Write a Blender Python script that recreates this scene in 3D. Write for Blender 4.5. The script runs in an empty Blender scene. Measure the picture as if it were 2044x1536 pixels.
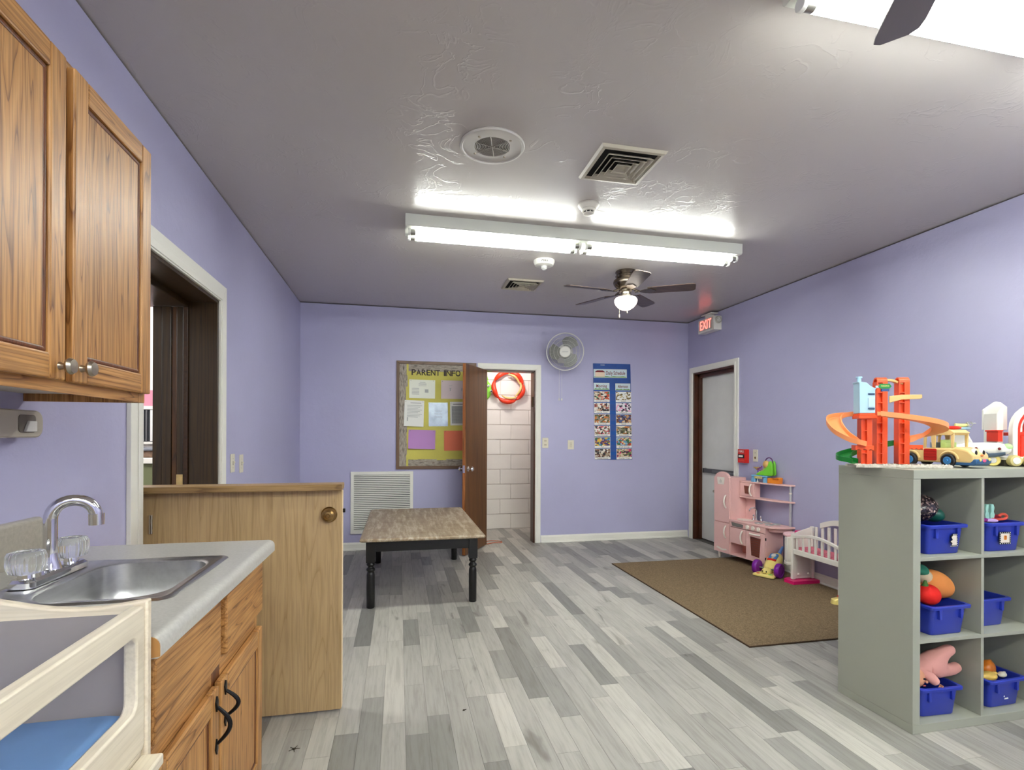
import bpy, bmesh, math, random
from mathutils import Matrix, Vector, Euler
random.seed(7)
PI = math.pi
R = math.radians
scene = bpy.context.scene
COL = scene.collection

# ------------------------------------------------------------------ camera
XL, XR, YB, YN, CZ, EYE = -1.051, 3.593, 6.03, -3.6, 2.72, 1.28
cam_d = bpy.data.cameras.new('camera')
cam = bpy.data.objects.new('camera', cam_d)
COL.objects.link(cam)
cam.location = (0, 0, EYE)
cam.matrix_world = (Matrix.Translation((0, 0, EYE)) @ Matrix.Rotation(-0.2131, 4, 'Z')
                    @ Matrix.Rotation(PI / 2, 4, 'X') @ Matrix.Rotation(0.0040, 4, 'Z'))
cam_d.sensor_fit = 'HORIZONTAL'
cam_d.sensor_width = 36.0
cam_d.lens = 36.0 * 1043.26 / 2044.0
cam_d.shift_y = (868.17 - 768.0) / 2044.0
cam_d.clip_start = 0.02
scene.camera = cam

# ------------------------------------------------------------------ light and exposure
world = bpy.data.worlds.new('world')
scene.world = world
world.use_nodes = True
world.node_tree.nodes['Background'].inputs[0].default_value = (0.02, 0.02, 0.02, 1)
world.node_tree.nodes['Background'].inputs[1].default_value = 0.3
scene.view_settings.view_transform = 'Standard'
scene.view_settings.look = 'None'
scene.view_settings.gamma = 1.0
scene.view_settings.exposure = 2.50
scene.view_settings.use_curve_mapping = False
TUBE = 9.0          # brightness of the fluorescent tubes
FAN_GLOBE = 0.30


def lamp(name, loc, power, color, size):
    d = bpy.data.lights.new(name, 'POINT')
    d.energy = power
    d.color = color
    d.shadow_soft_size = size
    o = bpy.data.objects.new(name, d)
    o.location = loc
    COL.objects.link(o)
    return o


lamp('closet_bulb_light', (1.35, 6.45, 2.30), 3.2, (1.0, 0.93, 0.88), 0.05)
lamp('annex_added_light', (-2.3, 3.6, 2.45), 16.0, (1.0, 0.98, 0.95), 0.3)  # unseen lamp added to light the next room, no fixture modelled

# ------------------------------------------------------------------ helpers
OM = {}


def lin(c):
    out = []
    for v in c[:3]:
        v = v / 255.0
        out.append(v / 12.92 if v <= 0.04045 else ((v + 0.055) / 1.055) ** 2.4)
    return (out[0], out[1], out[2], 1.0)


MATS = {}


def _new(name):
    m = bpy.data.materials.new(name)
    m.use_nodes = True
    nt = m.node_tree
    b = nt.nodes['Principled BSDF']
    return m, nt, b


def _pos(nt, scale):
    g = nt.nodes.new('ShaderNodeNewGeometry')
    mp = nt.nodes.new('ShaderNodeMapping')
    mp.inputs['Scale'].default_value = scale
    nt.links.new(g.outputs['Position'], mp.inputs['Vector'])
    return mp.outputs['Vector']


def _noise(nt, vec, scale, detail=3.0, rough=0.5, dist=0.0):
    n = nt.nodes.new('ShaderNodeTexNoise')
    n.inputs['Scale'].default_value = scale
    n.inputs['Detail'].default_value = detail
    n.inputs['Roughness'].default_value = rough
    n.inputs['Distortion'].default_value = dist
    nt.links.new(vec, n.inputs['Vector'])
    return n.outputs['Fac']


def _ramp(nt, fac, stops):
    r = nt.nodes.new('ShaderNodeValToRGB')
    e = r.color_ramp.elements
    e[0].position, e[0].color = stops[0]
    e[1].position, e[1].color = stops[-1]
    for p, c in stops[1:-1]:
        x = e.new(p)
        x.color = c
    nt.links.new(fac, r.inputs['Fac'])
    return r.outputs['Color']


def _mix(nt, a, b, fac, mode='MIX'):
    m = nt.nodes.new('ShaderNodeMix')
    m.data_type = 'RGBA'
    m.blend_type = mode
    for sock, v in ((m.inputs['Factor'], fac), (m.inputs[6], a), (m.inputs[7], b)):
        if isinstance(v, (int, float)):
            sock.default_value = v
        elif isinstance(v, tuple):
            sock.default_value = v
        else:
            nt.links.new(v, sock)
    return m.outputs[2]


def _bump(nt, b, h, strength, dist=0.01):
    n = nt.nodes.new('ShaderNodeBump')
    n.inputs['Strength'].default_value = strength
    n.inputs['Distance'].default_value = dist
    nt.links.new(h, n.inputs['Height'])
    nt.links.new(n.outputs['Normal'], b.inputs['Normal'])


def mat(name, col, rough=0.5, metal=0.0, spec=0.5, bump=None, var=None, emit=0.0, trans=0.0, ior=1.45, coat=0.0):
    if name in MATS:
        return MATS[name]
    m, nt, b = _new(name)
    c = lin(col)
    b.inputs['Base Color'].default_value = c
    b.inputs['Roughness'].default_value = rough
    b.inputs['Metallic'].default_value = metal
    b.inputs['Specular IOR Level'].default_value = spec
    b.inputs['IOR'].default_value = ior
    if trans:
        b.inputs['Transmission Weight'].default_value = trans
    if coat:
        b.inputs['Coat Weight'].default_value = coat
    if emit:
        b.inputs['Emission Color'].default_value = c
        b.inputs['Emission Strength'].default_value = emit
    if var:
        sc, amt = var[0], var[1]
        stretch = var[2] if len(var) > 2 else (1, 1, 1)
        f = _noise(nt, _pos(nt, stretch), sc, 4, 0.6)
        dark = tuple(x * (1 - amt) for x in c[:3]) + (1,)
        lite = tuple(min(1, x * (1 + amt * 0.7)) for x in c[:3]) + (1,)
        nt.links.new(_ramp(nt, f, [(0.3, dark), (0.7, lite)]), b.inputs['Base Color'])
    if bump:
        f = _noise(nt, _pos(nt, (1, 1, 1)), bump[0], 4, 0.6)
        _bump(nt, b, f, bump[1], bump[2] if len(bump) > 2 else 0.01)
    MATS[name] = m
    return m


def wood(name, lite, mid, dark, axis='z', scale=1.0, rough=0.35, rings=1.0, pore=0.5, spec=0.5):
    """grain running along one world axis"""
    if name in MATS:
        return MATS[name]
    m, nt, b = _new(name)
    s = {'x': (0.055, 1, 1), 'y': (1, 0.055, 1), 'z': (1, 1, 0.055)}[axis]
    v = _pos(nt, tuple(x * scale for x in s))
    f1 = _noise(nt, v, 9.0 * rings, 2, 0.45, 0.6)
    # contour lines of a stretched noise give cathedral figure
    mul = nt.nodes.new('ShaderNodeMath'); mul.operation = 'MULTIPLY'
    mul.inputs[1].default_value = 11.0
    nt.links.new(f1, mul.inputs[0])
    fr = nt.nodes.new('ShaderNodeMath'); fr.operation = 'FRACT'
    nt.links.new(mul.outputs[0], fr.inputs[0])
    fig = _ramp(nt, fr.outputs[0], [(0.0, lin(mid)), (0.55, lin(lite)), (0.85, lin(mid)), (0.97, lin(dark)), (1.0, lin(mid))])
    s2 = {'x': (0.03, 1, 1), 'y': (1, 0.03, 1), 'z': (1, 1, 0.03)}[axis]
    f2 = _noise(nt, _pos(nt, tuple(x * scale for x in s2)), 160.0, 3, 0.6)
    pores = _ramp(nt, f2, [(0.40, (0.45, 0.40, 0.36, 1)), (0.55, (1, 1, 1, 1))])
    f3 = _noise(nt, _pos(nt, (1, 1, 1)), 2.3, 2, 0.5)
    blot = _ramp(nt, f3, [(0.3, (0.80, 0.78, 0.75, 1)), (0.7, (1.05, 1.05, 1.05, 1))])
    c = _mix(nt, fig, pores, pore, 'MULTIPLY')
    c = _mix(nt, c, blot, 0.7, 'MULTIPLY')
    nt.links.new(c, b.inputs['Base Color'])
    b.inputs['Roughness'].default_value = rough
    b.inputs['Specular IOR Level'].default_value = spec
    _bump(nt, b, f2, 0.12, 0.002)
    MATS[name] = m
    return m


class MB:
    """collects shapes; build() links them as one mesh object"""

    def __init__(self, M=None):
        self.v, self.f = [], []
        self.M = M or Matrix.Identity(4)

    def add(self, vs, fs):
        n = len(self.v)
        self.v += [self.M @ Vector(p) for p in vs]
        self.f += [tuple(i + n for i in q) for q in fs]
        return self

    def box(self, x0, x1, y0, y1, z0, z1):
        x0, x1 = min(x0, x1), max(x0, x1)
        y0, y1 = min(y0, y1), max(y0, y1)
        z0, z1 = min(z0, z1), max(z0, z1)
        vs = [(x0, y0, z0), (x1, y0, z0), (x1, y1, z0), (x0, y1, z0), (x0, y0, z1), (x1, y0, z1), (x1, y1, z1), (x0, y1, z1)]
        return self.add(vs, [(0, 3, 2, 1), (4, 5, 6, 7), (0, 1, 5, 4), (1, 2, 6, 5), (2, 3, 7, 6), (3, 0, 4, 7)])

    def prism(self, pts, axis, a, b):
        n = len(pts)

        def P(p, t):
            return {'x': (t, p[0], p[1]), 'y': (p[0], t, p[1]), 'z': (p[0], p[1], t)}[axis]
        vs = [P(p, a) for p in pts] + [P(p, b) for p in pts]
        fs = [tuple(range(n)), tuple(range(2 * n - 1, n - 1, -1))]
        fs += [(i, i + n, (i + 1) % n + n, (i + 1) % n) for i in range(n)]
        return self.add(vs, fs)

    def ring(self, outer, inner, axis, a, b):
        """plate with a hole: outer and inner loops of the same length"""
        n = len(outer)

        def P(p, t):
            return {'x': (t, p[0], p[1]), 'y': (p[0], t, p[1]), 'z': (p[0], p[1], t)}[axis]
        vs = [P(p, a) for p in outer] + [P(p, a) for p in inner] + [P(p, b) for p in outer] + [P(p, b) for p in inner]
        fs = []
        for i in range(n):
            j = (i + 1) % n
            fs += [(i, j, n + j, n + i), (2 * n + i, 3 * n + i, 3 * n + j, 2 * n + j),
                   (i, 2 * n + i, 2 * n + j, j), (n + i, n + j, 3 * n + j, 3 * n + i)]
        return self.add(vs, fs)

    def loft(self, loops, cap0=True, cap1=True, closed=False):
        n = len(loops[0])
        vs = [p for l in loops for p in l]
        fs = []
        m = len(loops)
        for k in range(m if closed else m - 1):
            k2 = (k + 1) % m
            for i in range(n):
                j = (i + 1) % n
                fs.append((k * n + i, k * n + j, k2 * n + j, k2 * n + i))
        if not closed:
            if cap0:
                fs.append(tuple(range(n - 1, -1, -1)))
            if cap1:
                fs.append(tuple((m - 1) * n + i for i in range(n)))
        return self.add(vs, fs)

    def cyl(self, p0, p1, r0, r1=None, n=16):
        r1 = r0 if r1 is None else r1
        p0, p1 = Vector(p0), Vector(p1)
        d = (p1 - p0).normalized()
        u = d.orthogonal().normalized()
        w = d.cross(u)
        L = []
        for p, r in ((p0, r0), (p1, r1)):
            L.append([p + (u * math.cos(2 * PI * i / n) + w * math.sin(2 * PI * i / n)) * r for i in range(n)])
        return self.loft(L)

    def tube(self, pts, r, n=8, closed=False):
        pts = [Vector(p) for p in pts]
        m = len(pts)
        L = []
        u = None
        for i, p in enumerate(pts):
            a = pts[(i - 1) % m] if closed or i > 0 else p
            b = pts[(i + 1) % m] if closed or i < m - 1 else p
            d = (b - a).normalized()
            if u is None:
                u = d.orthogonal().normalized()
            else:
                u = (u - d * u.dot(d)).normalized()
            w = d.cross(u)
            rr = r[i] if isinstance(r, (list, tuple)) else r
            L.append([p + (u * math.cos(2 * PI * k / n) + w * math.sin(2 * PI * k / n)) * rr for k in range(n)])
        return self.loft(L, closed=closed)

    def sweep(self, prof, pts, up=(0, 0, 1)):
        """open path, closed profile (side, up)"""
        pts = [Vector(p) for p in pts]
        up = Vector(up)
        L = []
        for i, p in enumerate(pts):
            a = pts[max(i - 1, 0)]
            b = pts[min(i + 1, len(pts) - 1)]
            d = (b - a)
            d.z *= 0.0
            d.normalize()
            s = d.cross(up).normalized()
            L.append([p + s * q[0] + up * q[1] for q in prof])
        return self.loft(L)

    def lathe(self, prof, c=(0, 0, 0), n=24, axis='z', lobes=0, depth=0.0):
        """profile of (radius, height) round an axis through c"""
        L = []
        for r, h in prof:
            l = []
            for i in range(n):
                t = 2 * PI * i / n
                rr = r * (1 + depth * math.cos(lobes * t)) if lobes else r
                a, b = rr * math.cos(t), rr * math.sin(t)
                q = {'z': (a, b, h), 'y': (a, h, b), 'x': (h, a, b)}[axis]
                l.append((c[0] + q[0], c[1] + q[1], c[2] + q[2]))
            L.append(l)
        return self.loft(L)

    def ell(self, c, r, n=16, m=10, rot=None):
        rot = rot or Matrix.Identity(3)
        L = []
        for k in range(m + 1):
            t = PI * (k + 0.001 * (k == 0) - 0.001 * (k == m)) / m
            t = min(max(t, 0.02), PI - 0.02)
            L.append([Vector(c) + rot @ Vector((r[0] * math.sin(t) * math.cos(2 * PI * i / n),
                                                r[1] * math.sin(t) * math.sin(2 * PI * i / n),
                                                -r[2] * math.cos(t))) for i in range(n)])
        return self.loft(L)

    def torus(self, c, Rr, r, axis='z', n=32, m=8):
        pts = []
        for i in range(n):
            t = 2 * PI * i / n
            a, b = Rr * math.cos(t), Rr * math.sin(t)
            q = {'z': (a, b, 0), 'y': (a, 0, b), 'x': (0, a, b)}[axis]
            pts.append((c[0] + q[0], c[1] + q[1], c[2] + q[2]))
        return self.tube(pts, r, m, closed=True)

    def build(self, name, m, parent=None, bevel=0.0, smooth=True, local=False, seg=2, sub=0, ang=35):
        inv = Matrix.Identity(4)
        if parent is not None and not local:
            inv = OM[parent.name].inverted()
        me = bpy.data.meshes.new(name)
        me.from_pydata([tuple(inv @ p) for p in self.v], [], self.f)
        bm = bmesh.new()
        bm.from_mesh(me)
        bmesh.ops.recalc_face_normals(bm, faces=bm.faces)
        bm.to_mesh(me)
        bm.free()
        me.materials.append(m)
        o = bpy.data.objects.new(name, me)
        COL.objects.link(o)
        if smooth:
            me.polygons.foreach_set('use_smooth', [True] * len(me.polygons))
            if not sub:
                me.set_sharp_from_angle(angle=R(ang))
        if parent is not None:
            o.parent = parent
            OM[o.name] = OM[parent.name]
        else:
            OM[o.name] = Matrix.Identity(4)
        if bevel:
            b = o.modifiers.new('bevel', 'BEVEL')
            b.width = bevel
            b.segments = seg
            b.limit_method = 'ANGLE'
            b.angle_limit = R(40)
        if sub:
            s = o.modifiers.new('subdivision', 'SUBSURF')
            s.levels = sub
            s.render_levels = sub
        return o


def rrect(x0, x1, y0, y1, r, k=5):
    pts = []
    for cx, cy, a in ((x1 - r, y1 - r, 0), (x0 + r, y1 - r, 90), (x0 + r, y0 + r, 180), (x1 - r, y0 + r, 270)):
        for i in range(k + 1):
            t = R(a + 90.0 * i / k)
            pts.append((cx + r * math.cos(t), cy + r * math.sin(t)))
    return pts


def circle(cx, cy, r, n=32):
    return [(cx + r * math.cos(2 * PI * i / n), cy + r * math.sin(2 * PI * i / n)) for i in range(n)]


def spline(pts, k=8):
    """Catmull-Rom through 3D points"""
    P = [Vector(p) for p in pts]
    P = [2 * P[0] - P[1]] + P + [2 * P[-1] - P[-2]]
    out = []
    for i in range(1, len(P) - 2):
        for j in range(k):
            t = j / k
            a, b, c, d = P[i - 1], P[i], P[i + 1], P[i + 2]
            out.append(0.5 * ((2 * b) + (c - a) * t + (2 * a - 5 * b + 4 * c - d) * t * t + (3 * b - a - 3 * c + d) * t ** 3))
    out.append(P[-2])
    return out


def tag(o, label=None, cat=None, group=None, kind=None):
    if label:
        o['label'] = label
    if cat:
        o['category'] = cat
    if group:
        o['group'] = group
    if kind:
        o['kind'] = kind
    return o


def thing(name, label, cat, loc=(0, 0, 0), rotz=0.0, group=None, kind=None, mtx=None):
    o = bpy.data.objects.new(name, None)
    o.empty_display_size = 0.05
    COL.objects.link(o)
    m = mtx if mtx is not None else Matrix.Translation(loc) @ Matrix.Rotation(rotz, 4, 'Z')
    o.matrix_world = m
    OM[o.name] = m.copy()
    return tag(o, label, cat, group, kind)


def copy_tree(o, parent=None):
    c = o.copy()
    COL.objects.link(c)
    c.parent = parent
    for ch in list(o.children):
        copy_tree(ch, c)
    return c


def text_mesh(txt, size, extrude=0.0, bold=0.0):
    cu = bpy.data.curves.new('lettering', 'FONT')
    cu.body = txt
    cu.size = size
    cu.extrude = extrude
    cu.offset = bold
    cu.align_x = 'CENTER'
    cu.align_y = 'CENTER'
    o = bpy.data.objects.new('lettering_source', cu)
    COL.objects.link(o)
    dg = bpy.context.evaluated_depsgraph_get()
    me = bpy.data.meshes.new_from_object(o.evaluated_get(dg))
    bpy.data.objects.remove(o)
    bpy.data.curves.remove(cu)
    return me


def text(name, txt, size, M, m, parent=None, extrude=0.0, width=None, bold=0.0):
    """M maps text plane (x right, y up, z towards the reader) to world; width squeezes the line to fit"""
    me = text_mesh(txt, size, extrude, bold)
    xs = [v.co.x for v in me.vertices]
    if width and xs:
        w = max(xs) - min(xs)
        cx = (max(xs) + min(xs)) / 2
        for v in me.vertices:
            v.co.x = (v.co.x - cx) * width / w
    me.name = name
    me.transform(M)
    if parent is not None:
        me.transform(OM[parent.name].inverted())
    me.materials.clear()
    me.materials.append(m)
    o = bpy.data.objects.new(name, me)
    COL.objects.link(o)
    if parent is not None:
        o.parent = parent
        OM[o.name] = OM[parent.name]
    return o


def face_y(x, y, z):      # text standing on a plane that faces -Y
    return Matrix.Translation((x, y, z)) @ Matrix.Rotation(PI / 2, 4, 'X')


def face_x(x, y, z):      # text on a plane that faces -X (reader looks towards +X)
    return Matrix.Translation((x, y, z)) @ Matrix.Rotation(-PI / 2, 4, 'Z') @ Matrix.Rotation(PI / 2, 4, 'X')


# ------------------------------------------------------------------ materials
def wall_paint(name, col, rough=0.42, bump=0.25):
    m, nt, b = _new(name)
    b.inputs['Roughness'].default_value = rough
    f = _noise(nt, _pos(nt, (1, 1, 1)), 1.3, 2, 0.5)
    c = lin(col)
    nt.links.new(_ramp(nt, f, [(0.3, tuple(x * 0.96 for x in c[:3]) + (1,)), (0.7, tuple(x * 1.03 for x in c[:3]) + (1,))]),
                 b.inputs['Base Color'])
    n1 = _noise(nt, _pos(nt, (1, 1, 1)), 14, 5, 0.65)
    _bump(nt, b, n1, bump, 0.008)
    MATS[name] = m
    return m


LAV = wall_paint('lavender_paint', (178, 176, 208))


def ceiling_paint():
    m, nt, b = _new('ceiling_paint')
    b.inputs['Base Color'].default_value = lin((196, 190, 185))
    b.inputs['Roughness'].default_value = 0.27
    b.inputs['Specular IOR Level'].default_value = 0.6
    # skip-trowel ridges: thin contour lines of a coarse noise, broken up by a second noise
    v = _pos(nt, (1, 1, 1))
    a = _noise(nt, v, 5.0, 3, 0.55, 1.2)
    ridge = _ramp(nt, a, [(0.47, (0, 0, 0, 1)), (0.50, (1, 1, 1, 1)), (0.515, (0.1, 0.1, 0.1, 1)), (0.56, (0, 0, 0, 1))])
    k = _noise(nt, v, 2.6, 2, 0.5)
    keep = _ramp(nt, k, [(0.44, (0, 0, 0, 1)), (0.66, (1, 1, 1, 1))])
    h = _mix(nt, ridge, keep, 1.0, 'MULTIPLY')
    soft = _noise(nt, v, 3.5, 3, 0.5)
    h2 = _mix(nt, h, soft, 0.45, 'ADD')
    _bump(nt, b, h2, 0.16, 0.010)
    MATS['ceiling_paint'] = m
    return m


CEIL = ceiling_paint()


def plank_mat():
    m, nt, b = _new('grey_vinyl_plank')
    oi = nt.nodes.new('ShaderNodeObjectInfo')
    g = nt.nodes.new('ShaderNodeNewGeometry')
    ad = nt.nodes.new('ShaderNodeMath'); ad.operation = 'ADD'
    nt.links.new(oi.outputs['Random'], ad.inputs[0])
    nt.links.new(g.outputs['Random Per Island'], ad.inputs[1])
    fr = nt.nodes.new('ShaderNodeMath'); fr.operation = 'FRACT'
    nt.links.new(ad.outputs[0], fr.inputs[0])
    rnd = fr.outputs[0]
    tone = _ramp(nt, rnd, [(0.0, lin((130, 128, 123))), (0.18, lin((146, 144, 138))), (0.42, lin((166, 163, 156))),
                           (0.75, lin((176, 173, 165))), (1.0, lin((194, 190, 181)))])
    # shift the grain from plank to plank
    sc = nt.nodes.new('ShaderNodeVectorMath'); sc.operation = 'SCALE'
    sc.inputs[0].default_value = (3.0, 17.0, 5.0)
    nt.links.new(rnd, sc.inputs['Scale'])
    va = nt.nodes.new('ShaderNodeVectorMath'); va.operation = 'ADD'
    nt.links.new(g.outputs['Position'], va.inputs[0])
    nt.links.new(sc.outputs['Vector'], va.inputs[1])

    def stretched(s):
        mp = nt.nodes.new('ShaderNodeMapping')
        mp.inputs['Scale'].default_value = s
        nt.links.new(va.outputs['Vector'], mp.inputs['Vector'])
        return mp.outputs['Vector']
    gr = _noise(nt, stretched((1, 0.07, 1)), 60, 4, 0.6, 0.4)
    grain = _ramp(nt, gr, [(0.32, (0.80, 0.79, 0.78, 1)), (0.55, (1.0, 1.0, 1.0, 1)), (0.8, (1.06, 1.06, 1.05, 1))])
    kn = _noise(nt, stretched((1, 0.22, 1)), 9.0, 3, 0.55, 0.8)
    knots = _ramp(nt, kn, [(0.27, (0.42, 0.40, 0.38, 1)), (0.345, (0.92, 0.92, 0.92, 1)), (0.5, (1, 1, 1, 1))])
    c = _mix(nt, tone, grain, 1.0, 'MULTIPLY')
    c = _mix(nt, c, knots, 0.75, 'MULTIPLY')
    nt.links.new(c, b.inputs['Base Color'])
    b.inputs['Roughness'].default_value = 0.42
    b.inputs['Specular IOR Level'].default_value = 0.35
    _bump(nt, b, gr, 0.05, 0.002)
    MATS['plank'] = m
    return m


PLANK = plank_mat()
SUBFLOOR = mat('joint_dark', (96, 92, 86), 0.8)
WHITE = mat('white_trim', (232, 230, 220), 0.38, bump=(25, 0.06))
BROWN = wood('dark_walnut', (64, 44, 16), (52, 34, 10), (34, 21, 6), 'z', 1.0, 0.32, 0.8, 0.4)
BROWN2 = wood('door_mahogany', (116, 74, 32), (102, 62, 23), (80, 46, 13), 'z', 1.0, 0.32, 0.35, 0.35)
BROWN3 = mat('jamb_brown', (74, 38, 20), 0.35, var=(7, 0.3))
OAKZ = wood('oak_vertical', (204, 152, 92), (186, 132, 72), (130, 82, 38), 'z', 1.0, 0.42, 1.6, 0.6)
OAKY = wood('oak_horizontal', (204, 152, 92), (186, 132, 72), (130, 82, 38), 'y', 1.0, 0.42, 1.6, 0.6)
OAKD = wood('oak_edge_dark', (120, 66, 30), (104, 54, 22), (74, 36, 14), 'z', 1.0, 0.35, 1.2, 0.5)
TANW = wood('tan_veneer', (192, 164, 120), (186, 158, 114), (172, 143, 98), 'z', 1.0, 0.42, 1.1, 0.28)
TANX = wood('tan_veneer_edge', (172, 140, 92), (156, 124, 76), (122, 92, 50), 'x', 1.0, 0.42, 1.1, 0.45)
STEEL = mat('brushed_steel', (196, 196, 194), 0.28, 1.0, var=(40, 0.12, (1, 0.05, 1)))
CHROME = mat('chrome', (225, 225, 228), 0.06, 1.0)
BRASS = mat('antique_brass', (150, 122, 76), 0.28, 1.0)
NICKEL = mat('satin_nickel', (178, 168, 150), 0.30, 1.0)
BLACKM = mat('black_iron', (34, 33, 34), 0.38, 0.7)
BLACKP = mat('black_paint', (20, 20, 20), 0.30, bump=(60, 0.05))
WPLAST = mat('white_plastic', (226, 224, 216), 0.35)
CREAMP = mat('ivory_plastic', (222, 216, 196), 0.38)
GREYP = mat('grey_plastic', (120, 122, 122), 0.4)
PINK = mat('pink_paint', (232, 188, 184), 0.42)
PINKHOT = mat('hot_pink_plastic', (226, 24, 112), 0.28)
BIRCH = wood('birch_ply', (232, 222, 202), (229, 218, 197), (222, 210, 188), 'y', 1.0, 0.42, 0.35, 0.15)
BIRCHX = wood('birch_ply_end', (228, 216, 194), (225, 212, 190), (218, 204, 180), 'x', 1.0, 0.42, 0.35, 0.15)
COUNTER = mat('grey_laminate', (190, 188, 182), 0.30, var=(120, 0.10))
GREYSH = mat('grey_shelf', (158, 160, 146), 0.45)
BLUEBIN = mat('blue_bin', (40, 58, 168), 0.28, coat=0.1)
ORANGE = mat('orange_plastic', (232, 84, 34), 0.35)
PEACH = mat('peach_plastic', (238, 150, 92), 0.35)
TANP = mat('tan_plastic', (222, 184, 120), 0.4)
REDP = mat('red_plastic', (206, 34, 26), 0.3)
GREENP = mat('green_plastic', (26, 128, 52), 0.32)
LIMEP = mat('lime_plastic', (120, 204, 58), 0.35)
BLUEP = mat('sky_plastic', (112, 172, 212), 0.35)
LBLUE = mat('pale_blue_plastic', (166, 202, 220), 0.38)
YELLOWP = mat('yellow_plastic', (238, 218, 130), 0.32)
PURPLEP = mat('purple_plastic', (126, 32, 156), 0.25)
PAPER = mat('paper_white', (232, 232, 226), 0.7)
INK = mat('ink', (30, 26, 26), 0.7)
INKG = mat('grey_ink', (120, 120, 122), 0.7)


def tube_mat(name, col, strength):
    m, nt, b = _new(name)
    b.inputs['Base Color'].default_value = (1, 1, 1, 1)
    b.inputs['Emission Color'].default_value = col
    b.inputs['Emission Strength'].default_value = strength
    return m


TUBEM = tube_mat('fluorescent_glow', (0.96, 1.0, 0.95, 1), TUBE)
GLOBEM = tube_mat('frosted_globe_glow', (1.0, 0.84, 0.70, 1), FAN_GLOBE)
EXITM = tube_mat('exit_red_glow', (1.0, 0.06, 0.03, 1), 0.8)


def structure(o, label, cat):
    return tag(o, label, cat, kind='structure')


# ------------------------------------------------------------------ room shell
T = 0.14
GAP = 0.008
LY0, LY1, LZ = 2.435, 3.400, 2.070       # opening in the left wall
BX0, BX1, BZ = 0.960, 1.585, 2.050       # opening in the back wall
RY0, RY1, RZ = 5.070, 5.900, 2.060       # opening in the right wall
zt = CZ - GAP
o = MB().box(XL - T, XL, YN, LY0, 0, zt).box(XL - T, XL, LY1, YB + T, 0, zt).box(XL - T, XL, LY0, LY1, LZ, zt).build('wall_left', LAV, smooth=False)
structure(o, 'lavender painted wall on the left behind the oak cabinets', 'wall')
o = MB().box(XL, BX0, YB, YB + T, 0, zt).box(BX1, XR, YB, YB + T, 0, zt).box(BX0, BX1, YB, YB + T, BZ, zt).build('wall_back', LAV, smooth=False)
structure(o, 'lavender painted end wall with the notice board and wall fan', 'wall')
o = MB().box(XR, XR + T, YN, RY0, 0, zt).box(XR, XR + T, RY1, YB + T, 0, zt).box(XR, XR + T, RY0, RY1, RZ, zt).build('wall_right', LAV, smooth=False)
structure(o, 'lavender painted wall on the right behind the pink play kitchen', 'wall')
o = MB().box(XL, XR, YN - T, YN, 0, zt).build('wall_near', LAV, smooth=False)
structure(o, 'lavender painted wall behind the viewer', 'wall')
o = MB().box(XL - T, XR + T, YN - T, YB + T, CZ, CZ + 0.1).build('ceiling', CEIL, smooth=False)
structure(o, 'off-white textured plaster ceiling with trowel ridges', 'ceiling')

# floor: a dark base with separate planks
floor = MB().box(XL - T, XR + T, YN - T, 7.10, -0.05, -0.003).build('floor', SUBFLOOR, smooth=False)
structure(floor, 'grey wood-look vinyl plank floor', 'floor')
CAMC, CAMS = math.cos(0.2131), math.sin(0.2131)


def px(X, Y, Z=0.0):
    d = X * CAMS + Y * CAMC
    if d < 0.2:
        return None
    return (1022 + 1043.26 * (X * CAMC - Y * CAMS) / d, 868.17 - 1043.26 * (Z - EYE) / d)


def shown_area(x0, x1, y0, y1):
    q = [px(x0, y0), px(x1, y0), px(x1, y1), px(x0, y1)]
    if any(p is None for p in q):
        return 0.0
    q = [(min(max(u, 0), 2044), min(max(v, 0), 1536)) for u, v in q]
    a = abs(sum(q[i][0] * q[(i + 1) % 4][1] - q[(i + 1) % 4][0] * q[i][1] for i in range(4))) / 2
    cx_, cy_ = (x0 + x1) / 2, (y0 + y1) / 2
    # hidden by the base cabinets, half door, cube shelf or rug
    if cx_ < -0.45 and cy_ < 2.5:
        return 0.0
    if cx_ < -0.30 and cy_ > 2.55 and cy_ < 4.4:
        return a * 0.05
    if 2.1 < cx_ and 2.8 < cy_ < 4.86:
        return 0.0
    if cx_ > 2.2 and cy_ > 1.85 and cy_ < 2.7:
        return 0.0
    return a


planks = []
PW = 0.0985
rp = random.Random(11)
nrow = int((XR - XL) / PW) + 1
for i in range(nrow):
    x0 = XL + i * PW
    x1 = min(x0 + PW, XR)
    yend = 7.03 if (x0 > 0.40 and x1 < 2.12) else YB
    y = YN - rp.random() * 0.6
    while y < yend:
        L = rp.choice((0.30, 0.36, 0.45, 0.52, 0.60, 0.70, 0.82, 0.95))
        a, b_ = max(y, YN), min(y + L, yend)
        if b_ - a > 0.02:
            planks.append((x0, x1, a, b_))
        y += L
planks.sort(key=lambda p: -shown_area(*p))
unit = bpy.data.meshes.new('plank')
mbp = MB().box(-0.5, 0.5, -0.5, 0.5, -1, 0)
unit.from_pydata([tuple(v) for v in mbp.v], [], mbp.f)
unit.materials.append(PLANK)
g = 0.0005
for k, (x0, x1, y0, y1) in enumerate(planks[:300]):
    o = bpy.data.objects.new('plank', unit)
    COL.objects.link(o)
    o.parent = floor
    o.location = ((x0 + x1) / 2, (y0 + y1) / 2, 0)
    o.scale = (x1 - x0 - 2 * g, y1 - y0 - 2 * g, 0.003)
mb = MB()
for x0, x1, y0, y1 in planks[300:]:
    mb.box(x0 + g, x1 - g, y0 + g, y1 - g, -0.003, 0)
o = mb.build('far_planks', PLANK, floor, smooth=False)
o['kind'] = 'stuff'

# baseboards
def board_profile(h=0.085, t=0.014):
    return [(0, 0), (t + 0.008, 0), (t + 0.008, 0.012), (t, 0.020), (t, h - 0.02), (t - 0.006, h - 0.008), (0.003, h), (0, h)]


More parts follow.
